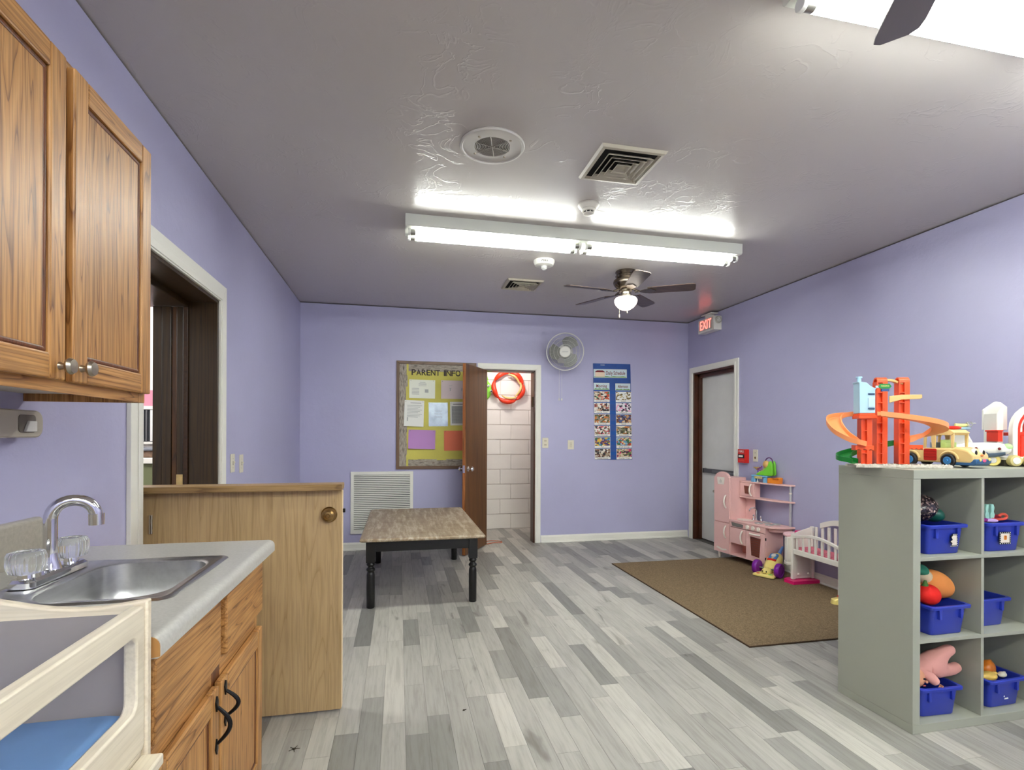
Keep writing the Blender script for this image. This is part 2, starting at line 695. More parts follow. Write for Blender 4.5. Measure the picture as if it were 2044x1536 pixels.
mb = MB()
for a, b_ in ((XL, BX0 - 0.075), (BX1 + 0.075, XR)):
    mb.prism([(YB - p, z) for p, z in board_profile()], 'x', a, b_)
structure(mb.build('baseboard_back', WHITE, smooth=False), 'white baseboard along the end wall', 'baseboard')
mb = MB().prism([(XR - p, z) for p, z in board_profile()], 'y', YN, RY0 - 0.075)
structure(mb.build('baseboard_right', WHITE, smooth=False), 'white baseboard along the right wall', 'baseboard')
mb = MB()
for a, b_ in ((2.05, LY0 - 0.07), (LY1 + 0.11, YB - 0.01)):
    mb.prism([(XL + p, z) for p, z in board_profile()], 'y', a, b_)
structure(mb.build('baseboard_left', WHITE, smooth=False), 'white baseboard along the left wall', 'baseboard')


def casing(name, label, plane, side, a0, a1, zt_, w, jamb_mat, depth, t=0.018):
    """door casing round an opening; plane 'x' or 'y'; side = -1/+1 direction out of the wall; a0..a1 opening, zt_ head"""
    o_ = thing(name, label, 'door trim', (0, 0, 0), kind='structure')

    def slab(mb, pts, p0, p1):
        if plane == 'x':
            mb.prism(pts, 'x', p0, p1)
        else:
            mb.prism(pts, 'y', p0, p1)
    pos = {'left': XL, 'right': XR, 'back': YB}[side[0]]
    s = side[1]
    for nm, pts, inner in (
            ('side_casing', [(a0 - w, 0), (a0, 0), (a0, zt_), (a0 - w, zt_ + w)], [(a0 - w * 0.45, 0), (a0 - 0.008, 0), (a0 - 0.008, zt_ + 0.008), (a0 - w * 0.45, zt_ + w * 0.45)]),
            ('side_casing', [(a1, 0), (a1 + w, 0), (a1 + w, zt_ + w), (a1, zt_)], [(a1 + 0.008, 0), (a1 + w * 0.45, 0), (a1 + w * 0.45, zt_ + w * 0.45), (a1 + 0.008, zt_ + 0.008)]),
            ('head_casing', [(a0, zt_), (a1, zt_), (a1 + w, zt_ + w), (a0 - w, zt_ + w)], [(a0 - 0.008, zt_ + 0.008), (a1 + 0.008, zt_ + 0.008), (a1 + w * 0.45, zt_ + w * 0.45), (a0 - w * 0.45, zt_ + w * 0.45)])):
        mb = MB()
        slab(mb, pts, pos + s * 0.0005, pos + s * t)
        slab(mb, inner, pos + s * t, pos + s * (t + 0.005))
        mb.build(nm, WHITE, o_, bevel=0.002, smooth=False)
    j = 0.018
    for nm, q in (('jamb', (a0 - 0.002, a0 + j, 0, zt_)), ('jamb', (a1 - j, a1 + 0.002, 0, zt_)), ('head_jamb', (a0, a1, zt_ - j, zt_ + 0.002))):
        mb = MB()
        if plane == 'x':
            mb.box(pos - s * depth, pos + s * 0.004, q[0], q[1], q[2], q[3])
        else:
            mb.box(q[0], q[1], pos - s * depth, pos + s * 0.004, q[2], q[3])
        mb.build(nm, jamb_mat, o_, bevel=0.002, smooth=False)
    return o_


t1 = casing('trim_1', 'white casing and dark brown jamb of the left doorway', 'x', ('left', 1), LY0, LY1, LZ, 0.10, BROWN, T + 0.01)
t2 = casing('trim_2', 'white casing and brown jamb of the closet doorway', 'y', ('back', -1), BX0, BX1, BZ, 0.068, BROWN3, T)
t3 = casing('trim_3', 'white casing and dark jamb of the exit door', 'x', ('right', -1), RY0, RY1, RZ, 0.068, BROWN3, 0.20)
# stops inside the exit door frame
MB().box(XR + 0.055, XR + 0.095, RY1 - 0.05, RY1 - 0.018, 0, RZ - 0.018).build('door_stop', BROWN3, t3, bevel=0.002, smooth=False)
MB().box(XR + 0.055, XR + 0.095, RY0 + 0.018, RY1 - 0.018, RZ - 0.06, RZ - 0.018).build('door_stop', BROWN3, t3, bevel=0.002, smooth=False)
# unused hinge leaf on the right jamb of the closet
MB().box(BX1 - 0.032, BX1 - 0.019, YB + 0.02, YB + 0.055, 1.62, 1.74).cyl((BX1 - 0.03, YB + 0.018, 1.62), (BX1 - 0.03, YB + 0.018, 1.74), 0.007, n=10).build('hinge', mat('old_hinge', (96, 78, 60), 0.4, 0.8), t2)

# left doorway: stop and folded brown panels beyond the jamb
MB().box(XL - 0.173, XL - 0.1502, LY1 - 0.034, LY1 - 0.0, 0, LZ - 0.0505).build('door_stop', mat('chipped_brown', (58, 34, 16), 0.4, var=(60, 0.5)), t1, bevel=0.003, smooth=False)
MB().box(XL - 0.420, XL - 0.1502, LY0, LY1 + 0.03, LZ - 0.050, LZ + 0.04).build('door_stop', BROWN, t1, bevel=0.003, smooth=False)
fold = thing('folding_door', 'dark brown wooden door panels folded back in the left doorway', 'door', (XL - 0.26, LY1 - 0.02, 0))
BROWNW = wood('worn_walnut', (96, 60, 26), (80, 46, 18), (54, 30, 10), 'z', 1.0, 0.3, 0.9, 0.4)
x = XL - 0.1735
for w_, dy, mm in ((0.036, 0.000, BROWN), (0.030, 0.010, BROWNW), (0.050, 0.005, BROWN), (0.052, 0.014, BROWN)):
    MB().box(x - w_ + 0.002, x, LY1 - 0.030 + dy, LY1 + 0.005 + dy, 0.01, LZ - 0.052).build('panel', mm, fold, bevel=0.004, smooth=False)
    x -= w_
MB().box(XL - 0.208, XL - 0.175, LY1 - 0.0325, LY1 - 0.0302, 0.985, 1.045).build('strike_patch', mat('bare_wood', (206, 178, 122), 0.6, var=(30, 0.2)), fold)

# doors
d1 = thing('door_1', 'brown wooden closet door standing open beside the notice board', 'door', (BX0 + 0.012, YB - 0.012, 0), R(-121.0), kind='structure')
DW = 0.618
MB().box(0, DW, 0.0, 0.036, 0.012, 2.035).build('leaf', BROWN2, d1, bevel=0.003, smooth=False, local=True)
mb = MB().box(DW + 0.0002, DW + 0.0012, 0.003, 0.033, 0.02, 2.03)
mb.build('worn_edge', wood('worn_door_edge', (176, 112, 60), (150, 88, 42), (112, 62, 26), 'z', 1, 0.4, 1.2, 0.5), d1, smooth=False, local=True)
for s, y0 in ((1, 0.036), (-1, 0.0)):
    k = MB().lathe([(0.030, 0), (0.030, 0.006), (0.012, 0.012), (0.012, 0.030), (0.024, 0.040), (0.027, 0.052), (0.020, 0.064), (0.001, 0.066)], (0, 0, 0), 20, 'z')
    k.v = [Matrix.Translation((DW - 0.06, y0, 0.92)) @ Matrix.Rotation(-s * PI / 2, 4, 'X') @ p for p in k.v]
    k.build('knob', CHROME, d1, local=True)
MB().box(DW + 0.0012, DW + 0.003, 0.006, 0.030, 0.88, 0.96).build('latch_plate', CHROME, d1, local=True)
for z in (0.25, 1.75):
    MB().cyl((0, -0.004, z), (0, -0.004, z + 0.09), 0.007, n=10).build('hinge', NICKEL, d1, local=True)

d2 = thing('door_2', 'pale grey steel exit door with a dark push bar', 'door', (XR + 0.10, (RY0 + RY1) / 2, 0), kind='structure')
MB().box(XR + 0.097, XR + 0.14, RY0 + 0.02, RY1 - 0.02, 0.012, RZ - 0.02).build('leaf', mat('grey_door_paint', (224, 224, 217), 0.4, var=(3, 0.05)), d2, bevel=0.003, smooth=False)
MB().box(XR + 0.055, XR + 0.097, RY0 + 0.05, RY1 - 0.14, 0.835, 0.885).build('push_bar', mat('bar_grey', (92, 92, 90), 0.4, 0.5), d2, bevel=0.006, smooth=False)
MB().box(XR + 0.045, XR + 0.055, RY0 + 0.06, RY0 + 0.5, 0.845, 0.875).build('push_pad', mat('pad_grey', (120, 120, 118), 0.4, 0.5), d2, bevel=0.003, smooth=False)
MB().box(XR + 0.05, XR + 0.097, RY1 - 0.14, RY1 - 0.125, 0.832, 0.888).build('end_cap', mat('cap_dark', (60, 60, 58), 0.4, 0.5), d2, bevel=0.004, smooth=False)
MB().cyl((XR + 0.097, 5.60, 0.62), (XR + 0.085, 5.60, 0.62), 0.018, 0.014, 12).build('lock_cylinder', NICKEL, d2)
for yy in (RY0, RY1):
    pass
o = MB().box(XR + 0.15, XR + 0.16, RY0 - 0.1, RY1 + 0.1, 0, 2.2).build('wall_outside', mat('dark_outside', (40, 40, 40), 0.9), smooth=False)
structure(o, 'dark backing behind the exit door', 'wall')

# closet behind the back wall
CLW = mat('closet_block_paint', (226, 220, 210), 0.5, var=(4, 0.03))
CX0, CX1, CY = 0.35, 2.15, 7.03
cw = MB().box(CX0, CX1, CY + 0.012, CY + 0.1, 0, 2.5).build('wall_closet_back', mat('mortar_paint', (206, 192, 180), 0.7), smooth=False)
structure(cw, 'cream painted concrete block wall inside the closet', 'wall')
bm_unit = bpy.data.meshes.new('block')
mbb = MB().box(-0.5, 0.5, 0, 1, -0.5, 0.5)
bm_unit.from_pydata([tuple(v) for v in mbb.v], [], mbb.f)
bm_unit.materials.append(CLW)
for r_ in range(12):
    z0 = r_ * 0.2035
    xo = CX0 - (0.2 if r_ % 2 else 0.05)
    while xo < CX1:
        a, b_ = max(xo, CX0), min(xo + 0.402, CX1)
        if b_ - a > 0.03:
            o = bpy.data.objects.new('block', bm_unit)
            COL.objects.link(o)
            o.parent = cw
            o.location = ((a + b_) / 2, CY + rp.uniform(-0.002, 0.002), z0 + 0.2035 / 2)
            o.scale = (b_ - a - 0.004, 0.03, 0.2035 - 0.007)
        xo += 0.402
o = MB().box(CX0 - 0.1, CX0, YB + T, CY + 0.1, 0, 2.5).box(CX1, CX1 + 0.1, YB + T, CY + 0.1, 0, 2.5).build('wall_closet_sides', CLW, smooth=False)
structure(o, 'cream painted side walls of the closet', 'wall')
o = MB().box(CX0 - 0.1, CX1 + 0.1, YB + T, CY + 0.1, 2.5, 2.6).build('ceiling_closet', CLW, smooth=False)
structure(o, 'plain closet ceiling', 'ceiling')

# room seen through the left doorway
AX0, AX1, AY0, AY1 = -3.2, XL - T, 1.6, 5.2
AW = mat('annex_white', (226, 224, 220), 0.5)
o = MB().box(AX0, AX1, AY0, AY1, -0.05, -0.001).build('floor_annex', mat('annex_floor', (150, 146, 138), 0.5, var=(6, 0.15)), smooth=False)
structure(o, 'grey floor of the next room', 'floor')
o = MB().box(AX0, AX1, AY1, AY1 + 0.1, 0, 1.52).box(AX0, AX1, AY1, AY1 + 0.1, 1.665, 2.7).build('wall_annex_back', AW, smooth=False)
structure(o, 'white far wall of the next room', 'wall')
o = MB().box(AX0, AX1, AY1 - 0.002, AY1 + 0.1, 1.52, 1.665).build('wall_annex_band', mat('annex_pink', (214, 138, 158), 0.6), smooth=False)
structure(o, 'pink band painted on the wall of the next room', 'wall')
o = MB().box(AX0 - 0.1, AX0, AY0, AY1, 0, 2.7).box(AX0, AX1, AY0 - 0.1, AY0, 0, 2.7).build('wall_annex_sides', AW, smooth=False)
structure(o, 'white side walls of the next room', 'wall')
o = MB().box(AX0, AX1, AY0, AY1, 2.7, 2.8).build('ceiling_annex', AW, smooth=False)
structure(o, 'white ceiling of the next room', 'ceiling')
w1 = thing('window_1', 'white framed window with dark blinds in the next room', 'window', (-2.18, AY1, 1.19), kind='structure')
MB().ring([(-2.33, 1.19), (-2.04, 1.19), (-2.04, 1.525), (-2.33, 1.525)], [(-2.23, 1.21), (-2.06, 1.21), (-2.06, 1.495), (-2.23, 1.495)], 'y', AY1 - 0.03, AY1 - 0.001).build('window_frame', WHITE, w1, smooth=False)
MB().box(-2.23, -2.06, AY1 - 0.006, AY1 - 0.002, 1.21, 1.495).build('pane', mat('dim_glass', (64, 66, 70), 0.1), w1, smooth=False)
for k in range(4):
    xx = -2.215 + k * 0.036
    MB().box(xx, xx + (0.012 if k % 2 else 0.020), AY1 - 0.024, AY1 - 0.016, 1.215, 1.49).build('blind_slat', mat('blind_%d' % (k % 2), ((226, 226, 222), (96, 96, 98))[k % 2], 0.5), w1, smooth=False)
ac = thing('green_cabinet', 'olive green cabinet with a white top seen through the left doorway', 'cabinet', (-2.18, 4.95, 0))
MB().box(-2.6, -1.7, 4.75, 5.18, 0, 1.04).build('body', mat('olive_paint', (112, 118, 84), 0.5), ac, bevel=0.004, smooth=False)
MB().box(-2.62, -1.68, 4.72, 5.18, 1.04, 1.085).build('top', WHITE, ac, bevel=0.004, smooth=False)
o = MB().box(-2.40, -1.9, 4.8, 5.1, 1.087, 1.14).build('tray', mat('tray_brown', (120, 96, 78), 0.5, var=(40, 0.4)), bevel=0.006, smooth=False)
tag(o, 'brown tray on the olive green cabinet', 'tray')
o = MB().box(-2.42, -1.88, 4.78, 5.12, 1.142, 1.165).build('grey_lid', mat('lid_grey', (120, 124, 132), 0.4), bevel=0.006, smooth=False)
tag(o, 'grey lid lying on the brown tray in the next room', 'lid')
mb = MB()
for k in range(6):
    mb.ell((-2.21 + 0.012 * k + rp.uniform(-.02, .02), 4.9, 1.19 + 0.012 * (k % 3)), (0.03, 0.03, 0.026), 10, 6)
o = mb.build('pink_cloth', mat('pink_cloth', (206, 92, 160), 0.8, var=(50, 0.4)), sub=0)
tag(o, 'crumpled pink cloth on the grey lid in the next room', 'cloth')

# ------------------------------------------------------------------ half door
hd = thing('half_door', 'tan wooden half door with a shelf ledge and a round knob', 'door', (XL, 2.546, 0))
MB().box(XL - 0.045, -0.256, 2.528, 2.566, 0.012, 1.028).build('panel', TANW, hd, bevel=0.002, smooth=False)
MB().box(XL - 0.045, -0.250, 2.462, 2.572, 1.028, 1.056).build('shelf_ledge', TANX, hd, bevel=0.004, smooth=False)
MB().box(-0.256, -0.2535, 2.530, 2.564, 0.02, 1.02).build('edge_strip', mat('pale_edge', (226, 206, 170), 0.5), hd, smooth=False)
kn = MB().lathe([(0.036, 0), (0.036, 0.004), (0.031, 0.010), (0.030, 0.026), (0.026, 0.040), (0.018, 0.046), (0.017, 0.042), (0.009, 0.043), (0.007, 0.047), (0.001, 0.047)], n=28)
kn.v = [Matrix.Translation((-0.312, 2.528, 0.912)) @ Matrix.Rotation(PI / 2, 4, 'X') @ p for p in kn.v]
kn.build('knob', BRASS, hd)
MB().box(-0.2535, -0.243, 2.538, 2.554, 0.918, 0.936).build('latch_bolt', BLACKM, hd, bevel=0.002)
for z in (0.2, 0.85):
    MB().cyl((XL + 0.010, 2.524, z), (XL + 0.010, 2.524, z + 0.08), 0.007, n=10).build('hinge', NICKEL, hd)

# ------------------------------------------------------------------ oak doors
def oak_door(name, parent, X, y0, y1, z0, z1, label=None, inset=0.055, t=0.020, knob=None):
    """framed door in a plane X, facing +X, with grooved panel"""
    d = MB().box(X, X + 0.004, y0 + 0.01, y1 - 0.01, z0 + 0.01, z1 - 0.01).build(name, OAKD, parent, smooth=False)
    if label:
        d['label'] = label
    w = inset
    for nm, q, mm in (('stile', (y0, y0 + w, z0, z1), OAKZ), ('stile', (y1 - w, y1, z0, z1), OAKZ),
                      ('rail', (y0 + w, y1 - w, z0, z0 + w), OAKY), ('rail', (y0 + w, y1 - w, z1 - w, z1), OAKY)):
        MB().box(X + 0.001, X + t, *q).build(nm, mm, d, bevel=0.004, smooth=False)
    # bead round the panel, then the panel
    MB().ring([(y0 + w, z0 + w), (y1 - w, z0 + w), (y1 - w, z1 - w), (y0 + w, z1 - w)],
              [(y0 + w + 0.012, z0 + w + 0.012), (y1 - w - 0.012, z0 + w + 0.012), (y1 - w - 0.012, z1 - w - 0.012), (y0 + w + 0.012, z1 - w - 0.012)],
              'x', X + 0.003, X + t - 0.006).build('bead', OAKD, d, bevel=0.004, smooth=False)
    MB().box(X + 0.003, X + t - 0.008, y0 + w + 0.010, y1 - w - 0.010, z0 + w + 0.010, z1 - w - 0.010).build('centre_panel', OAKZ, d, bevel=0.002, smooth=False)
    return d


uc = thing('wall_cabinet', 'oak wall cabinet with two framed doors above the sink', 'cabinet', (-0.9, 1.37, 1.373))
UX = -0.752
UY0, UY1, UZ0, UZ1 = 0.965, 1.770, 1.372, 2.135
MB().box(XL + 0.001, UX - 0.002, UY1 - 0.014, UY1, UZ0, UZ1).build('side_panel', OAKZ, uc, smooth=False)
MB().box(XL + 0.001, UX - 0.002, UY0, UY0 + 0.014, UZ0, UZ1).build('side_panel', OAKZ, uc, smooth=False)
MB().box(XL + 0.001, UX - 0.002, UY0 + 0.014, UY1 - 0.014, UZ1 - 0.014, UZ1).build('top_panel', OAKY, uc, smooth=False)
MB().box(XL + 0.001, UX - 0.002, UY0 + 0.014, UY1 - 0.014, UZ0 + 0.022, UZ0 + 0.034).build('bottom_panel', mat('cabinet_underside', (206, 198, 186), 0.5), uc, smooth=False)
MB().box(XL + 0.001, XL + 0.008, UY0 + 0.014, UY1 - 0.014, UZ0 + 0.034, UZ1 - 0.014).build('back_panel', OAKY, uc, smooth=False)
for nm, q, mm in (('frame_stile', (UY0, UY0 + 0.04, UZ0, UZ1), OAKZ), ('frame_stile', (UY1 - 0.04, UY1, UZ0, UZ1), OAKZ),
                  ('frame_stile', (1.34, 1.40, UZ0 + 0.0402, UZ1 - 0.0402), OAKZ),
                  ('frame_rail', (UY0 + 0.04, UY1 - 0.04, UZ0, UZ0 + 0.04), OAKY), ('frame_rail', (UY0 + 0.04, UY1 - 0.04, UZ1 - 0.04, UZ1), OAKY)):
    MB().box(UX - 0.002, UX + 0.004, *q).build(nm, mm, uc, bevel=0.001, smooth=False)


def mushroom(parent, X, y, z):
    k = MB().lathe([(0.009, 0), (0.007, 0.006), (0.007, 0.012), (0.015, 0.015), (0.0185, 0.021), (0.015, 0.028), (0.001, 0.030)], n=20)
    k.v = [Matrix.Translation((X, y, z)) @ Matrix.Rotation(PI / 2, 4, 'Y') @ p for p in k.v]
    return k.build('knob', NICKEL, parent)


da = oak_door('door', uc, UX + 0.0045, 0.985, 1.352, 1.398, 2.118)
mushroom(da, UX + 0.0245, 1.330, 1.428)
db = oak_door('door', uc, UX + 0.0045, 1.382, 1.760, 1.398, 2.118)
mushroom(db, UX + 0.0245, 1.410, 1.432)

# ------------------------------------------------------------------ sink base
bc = thing('base_cabinet', 'oak base cabinet with two doors and black pulls under the sink', 'cabinet', (-0.75, 1.53, 0))
BXF = -0.478
BY0, BY1 = 1.098, 1.952
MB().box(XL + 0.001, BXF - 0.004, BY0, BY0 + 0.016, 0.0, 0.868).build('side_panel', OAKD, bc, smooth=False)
MB().box(XL + 0.001, BXF - 0.004, BY1 - 0.016, BY1, 0.0, 0.868).build('side_panel', OAKZ, bc, smooth=False)
MB().box(XL + 0.001, BXF - 0.004, BY0 + 0.016, BY1 - 0.016, 0.10, 0.115).build('bottom_panel', OAKY, bc, smooth=False)
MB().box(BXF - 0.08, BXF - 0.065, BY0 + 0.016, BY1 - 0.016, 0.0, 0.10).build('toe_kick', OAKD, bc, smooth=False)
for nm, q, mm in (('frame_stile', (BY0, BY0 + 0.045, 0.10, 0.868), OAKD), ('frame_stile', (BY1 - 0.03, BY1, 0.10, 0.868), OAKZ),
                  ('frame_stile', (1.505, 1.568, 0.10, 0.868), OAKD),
                  ('frame_rail', (BY0 + 0.045, 1.505, 0.10, 0.135), OAKY), ('frame_rail', (1.568, BY1 - 0.03, 0.10, 0.135), OAKY), ('frame_rail', (BY0 + 0.045, 1.505, 0.60, 0.70), OAKY), ('frame_rail', (1.568, BY1 - 0.03, 0.60, 0.70), OAKY),
                  ('frame_rail', (BY0 + 0.045, 1.505, 0.825, 0.868), OAKY), ('frame_rail', (1.568, BY1 - 0.03, 0.825, 0.868), OAKY)):
    MB().box(BXF - 0.004, BXF, *q).build(nm, mm, bc, bevel=0.001, smooth=False)
for a, b_ in ((1.130, 1.514), (1.562, 1.944)):
    MB().box(BXF + 0.0005, BXF + 0.021, a, b_, 0.676, 0.842).build('drawer_front', OAKY, bc, bevel=0.005, smooth=False)


def pull(parent, X, y, z0, z1):
    """black forged pull with leaf-shaped ends"""
    pts = []
    n = 14
    zm = (z0 + z1) / 2
    for i in range(n + 1):
        t = i / n
        z = z0 + 0.028 + (z1 - z0 - 0.056) * t
        pts.append((X + 0.004 + 0.030 * math.sin(PI * t), y, z))
    mb = MB().tube(pts, [0.0042 + 0.0016 * math.sin(PI * i / n) for i in range(n + 1)], 8)
    for za, zb in ((z0, z0 + 0.04), (z1, z1 - 0.04)):
        mb.prism([(y, za), (y + 0.008, za + (zb - za) * 0.35), (y + 0.005, za + (zb - za) * 0.7), (y, zb), (y - 0.005, za + (zb - za) * 0.7), (y - 0.008, za + (zb - za) * 0.35)], 'x', X, X + 0.004)
    return mb.build('pull', BLACKM, parent)


dc = oak_door('door', bc, BXF + 0.0005, 1.130, 1.502, 0.125, 0.622)
pull(dc, BXF + 0.0205, 1.476, 0.455, 0.605)
dd = oak_door('door', bc, BXF + 0.0005, 1.520, 1.944, 0.125, 0.622)
pull(dd, BXF + 0.0205, 1.546, 0.49, 0.645 - 0.03)

# counter with a hole for the sink
ct = thing('countertop', 'grey laminate countertop with rounded front edge and short backsplash', 'countertop', (-0.74, 1.52, 0.87))
CY0, CY1, CXF = 1.074, 1.972, -0.425
HX0, HX1, HY0, HY1 = -0.865, -0.520, 1.325, 1.715
prof = []
r_ = 0.020
for i in range(7):
    t = R(90 - 15 * i)
    prof.append((CXF - r_ + r_ * math.cos(t), 0.910 - r_ + r_ * math.sin(t)))
prof = [(HX1, 0.910)] + prof + [(CXF, 0.872), (CXF - 0.006, 0.868), (CXF - 0.028, 0.868), (CXF - 0.028, 0.8695), (HX1, 0.8695)]
mb = MB().prism(prof, 'y', CY0, CY1)
mb.box(XL + 0.001, HX1, CY0, HY0, 0.8695, 0.910).box(XL + 0.001, HX1, HY1, CY1, 0.8695, 0.910).box(XL + 0.001, HX0, HY0, HY1, 0.8695, 0.910)
mb.build('worktop', COUNTER, ct, ang=25)
MB().prism([(CXF - 0.028, 0.8685), (CXF - 0.0015, 0.872), (CXF - 0.0015, 0.888)] + [(CXF - r_ + (r_ - 0.0015) * math.cos(R(15 * i)), 0.910 - r_ + (r_ - 0.0015) * math.sin(R(15 * i))) for i in range(0, 7)] + [(CXF - 0.10, 0.9085), (CXF - 0.10, 0.8685)], 'y', CY0 - 0.002, CY0).build('end_cap', mat('core_brown', (176, 128, 74), 0.6), ct, smooth=False)
prof = [(XL + 0.001, 0.905), (XL + 0.022, 0.905), (XL + 0.022, 1.022)] + [(XL + 0.012 + 0.010 * math.cos(R(18 * i)), 1.022 + 0.012 * math.sin(R(18 * i))) for i in range(1, 6)] + [(XL + 0.001, 1.034)]
MB().prism(prof, 'y', CY0, 1.805).build('backsplash', mat('laminate_splash', (170, 164, 152), 0.35, var=(90, 0.12)), ct, ang=25)

# sink
sk = thing('sink', 'small stainless steel sink set into the grey countertop', 'sink', (-0.70, 1.52, 0.9105))
SX0, SX1, SY0, SY1 = -0.915, -0.497, 1.298, 1.735
bx0, bx1, by0, by1 = -0.812, -0.535, 1.335, 1.700
K = 6
outer = rrect(SX0, SX1, SY0, SY1, 0.03, K)
lip = rrect(SX0 + 0.006, SX1 - 0.006, SY0 + 0.006, SY1 - 0.006, 0.028, K)
inn = rrect(bx0 - 0.012, bx1 + 0.012, by0 - 0.012, by1 + 0.012, 0.085, K)
inn2 = rrect(bx0, bx1, by0, by1, 0.075, K)
lo = [[(x_, y_, 0.9106) for x_, y_ in outer], [(x_, y_, 0.9146) for x_, y_ in lip],
      [(x_, y_, 0.9146) for x_, y_ in rrect(SX0 + 0.018, SX1 - 0.018, SY0 + 0.018, SY1 - 0.018, 0.024, K)],
      [(x_, y_, 0.9120) for x_, y_ in rrect(SX0 + 0.022, SX1 - 0.022, SY0 + 0.022, SY1 - 0.022, 0.024, K)],
      [(x_, y_, 0.9128) for x_, y_ in inn], [(x_, y_, 0.9080) for x_, y_ in inn2],
      [(x_, y_, 0.84) for x_, y_ in rrect(bx0 + 0.006, bx1 - 0.006, by0 + 0.006, by1 - 0.006, 0.072, K)],
      [(x_, y_, 0.785) for x_, y_ in rrect(bx0 + 0.016, bx1 - 0.016, by0 + 0.016, by1 - 0.016, 0.066, K)],
      [(x_, y_, 0.766) for x_, y_ in rrect(bx0 + 0.045, bx1 - 0.045, by0 + 0.045, by1 - 0.045, 0.05, K)],
      [(x_, y_, 0.762) for x_, y_ in rrect(bx0 + 0.11, bx1 - 0.11, by0 + 0.15, by1 - 0.15, 0.02, K)]]
MB().loft(lo, cap0=False).build('basin', STEEL, sk, ang=50)
MB().lathe([(0.03, 0.7625), (0.03, 0.766), (0.022, 0.766), (0.018, 0.7635), (0.001, 0.7635)], ((bx0 + bx1) / 2, (by0 + by1) / 2, 0), 20).build('drain', CHROME, sk)

# faucet
fc = thing('faucet', 'chrome gooseneck faucet with two clear fluted knobs', 'faucet', (-0.868, 1.55, 0.9146))
fy = 1.552
mb = MB().loft([[(x_, y_, 0.9147) for x_, y_ in rrect(-0.895, -0.838, fy - 0.118, fy + 0.118, 0.016, 4)],
                [(x_, y_, 0.928) for x_, y_ in rrect(-0.895, -0.838, fy - 0.118, fy + 0.118, 0.016, 4)],
                [(x_, y_, 0.935) for x_, y_ in rrect(-0.890, -0.845, fy - 0.112, fy + 0.112, 0.014, 4)]])
mb.build('base_plate', CHROME, fc, ang=30)
dx, dy = 0.93, 0.37
pts = [(-0.868, fy, 0.934), (-0.868, fy, 1.03), (-0.868, fy, 1.062)]
ra = 0.046
for i in range(1, 17):
    t = R(180 - i * 11)
    q = ra + ra * math.cos(t)
    pts.append((-0.868 + dx * q, fy + dy * q, 1.062 + ra * 0.98 * math.sin(t)))
MB().tube(pts, 0.0150, 18).build('spout', CHROME, fc, ang=60)
e = Vector(pts[-1])
MB().cyl(e + Vector((0, 0, 0.004)), e + Vector((0, 0, -0.026)), 0.0175, 0.0168, 20).build('aerator', CHROME, fc)
MB().lathe([(0.024, 0.934), (0.021, 0.946), (0.0165, 0.962), (0.0155, 0.975)], (-0.868, fy, 0), 20).build('spout_collar', CHROME, fc)
ACRYL = mat('clear_acrylic', (244, 246, 246), 0.05, trans=0.92, ior=1.49)
for s in (-1, 1):
    MB().lathe([(0.017, 0.934), (0.016, 0.945)], (-0.868, fy + s * 0.088, 0), 16).build('knob_base', CHROME, fc)
    MB().lathe([(0.024, 0.9455), (0.033, 0.950), (0.037, 0.965), (0.037, 0.988), (0.033, 0.998), (0.024, 0.999), (0.022, 0.995), (0.001, 0.995)], (-0.868, fy + s * 0.088, 0), 56, lobes=14, depth=0.045).build('clear_knob', ACRYL, fc, ang=70)

# small dispenser under the cabinet
pd = thing('paper_holder', 'beige plastic paper holder bracket on the wall under the oak cabinet', 'holder', (XL, 1.62, 1.28))
q = rrect(1.49, 1.758, 1.268, 1.344, 0.028, 5)
MB().prism(q, 'x', XL + 0.001, XL + 0.05).build('body', mat('beige_plastic', (184, 176, 160), 0.4), pd, bevel=0.004)
MB().prism(rrect(1.655, 1.722, 1.282, 1.331, 0.010, 3), 'x', XL + 0.0502, XL + 0.052).build('recess', mat('beige_dark', (112, 104, 92), 0.5), pd)
MB().prism([(1.670, 1.284), (1.715, 1.284), (1.715, 1.314), (1.686, 1.314)], 'x', XL + 0.052, XL + 0.060).build('tab', WPLAST, pd, bevel=0.002)

# ------------------------------------------------------------------ birch play crib, front left
pc = thing('play_crib', 'pale birch play crib with a rounded window and blue mat beside the counter', 'play crib', (-0.73, 0.66, 0))
PX1 = -0.440
top = []
for i in range(17):
    x_ = XL + 0.03 + (PX1 + 0.004 - XL - 0.03) * i / 16
    u_ = (PX1 - x_) / 0.24
    top.append((x_, 0.984 - 0.012 * math.sin(min(u_, 1.0) * PI * 0.9) + 0.034 * max(0, u_ - 0.35) ** 1.2 * (1 if u_ < 1.2 else 1)))
for yy, nm in ((1.046, 'end_panel'), (0.25, 'end_panel')):
    MB().prism([(XL + 0.03, 0.02), (PX1 + 0.004, 0.02)] + [(a, min(b_, 1.02)) for a, b_ in reversed(top)], 'y', yy, yy + 0.018).build(nm, BIRCHX, pc, bevel=0.004, ang=30)
MB().box(XL + 0.05, PX1 - 0.024, 1.0435, 1.0456, 0.765, 0.962).build('inner_sheet', mat('taupe_sheet', (150, 141, 140), 0.35, var=(3, 0.08)), pc, smooth=False)  # thin taupe grey sheet against the inner face of the end panel
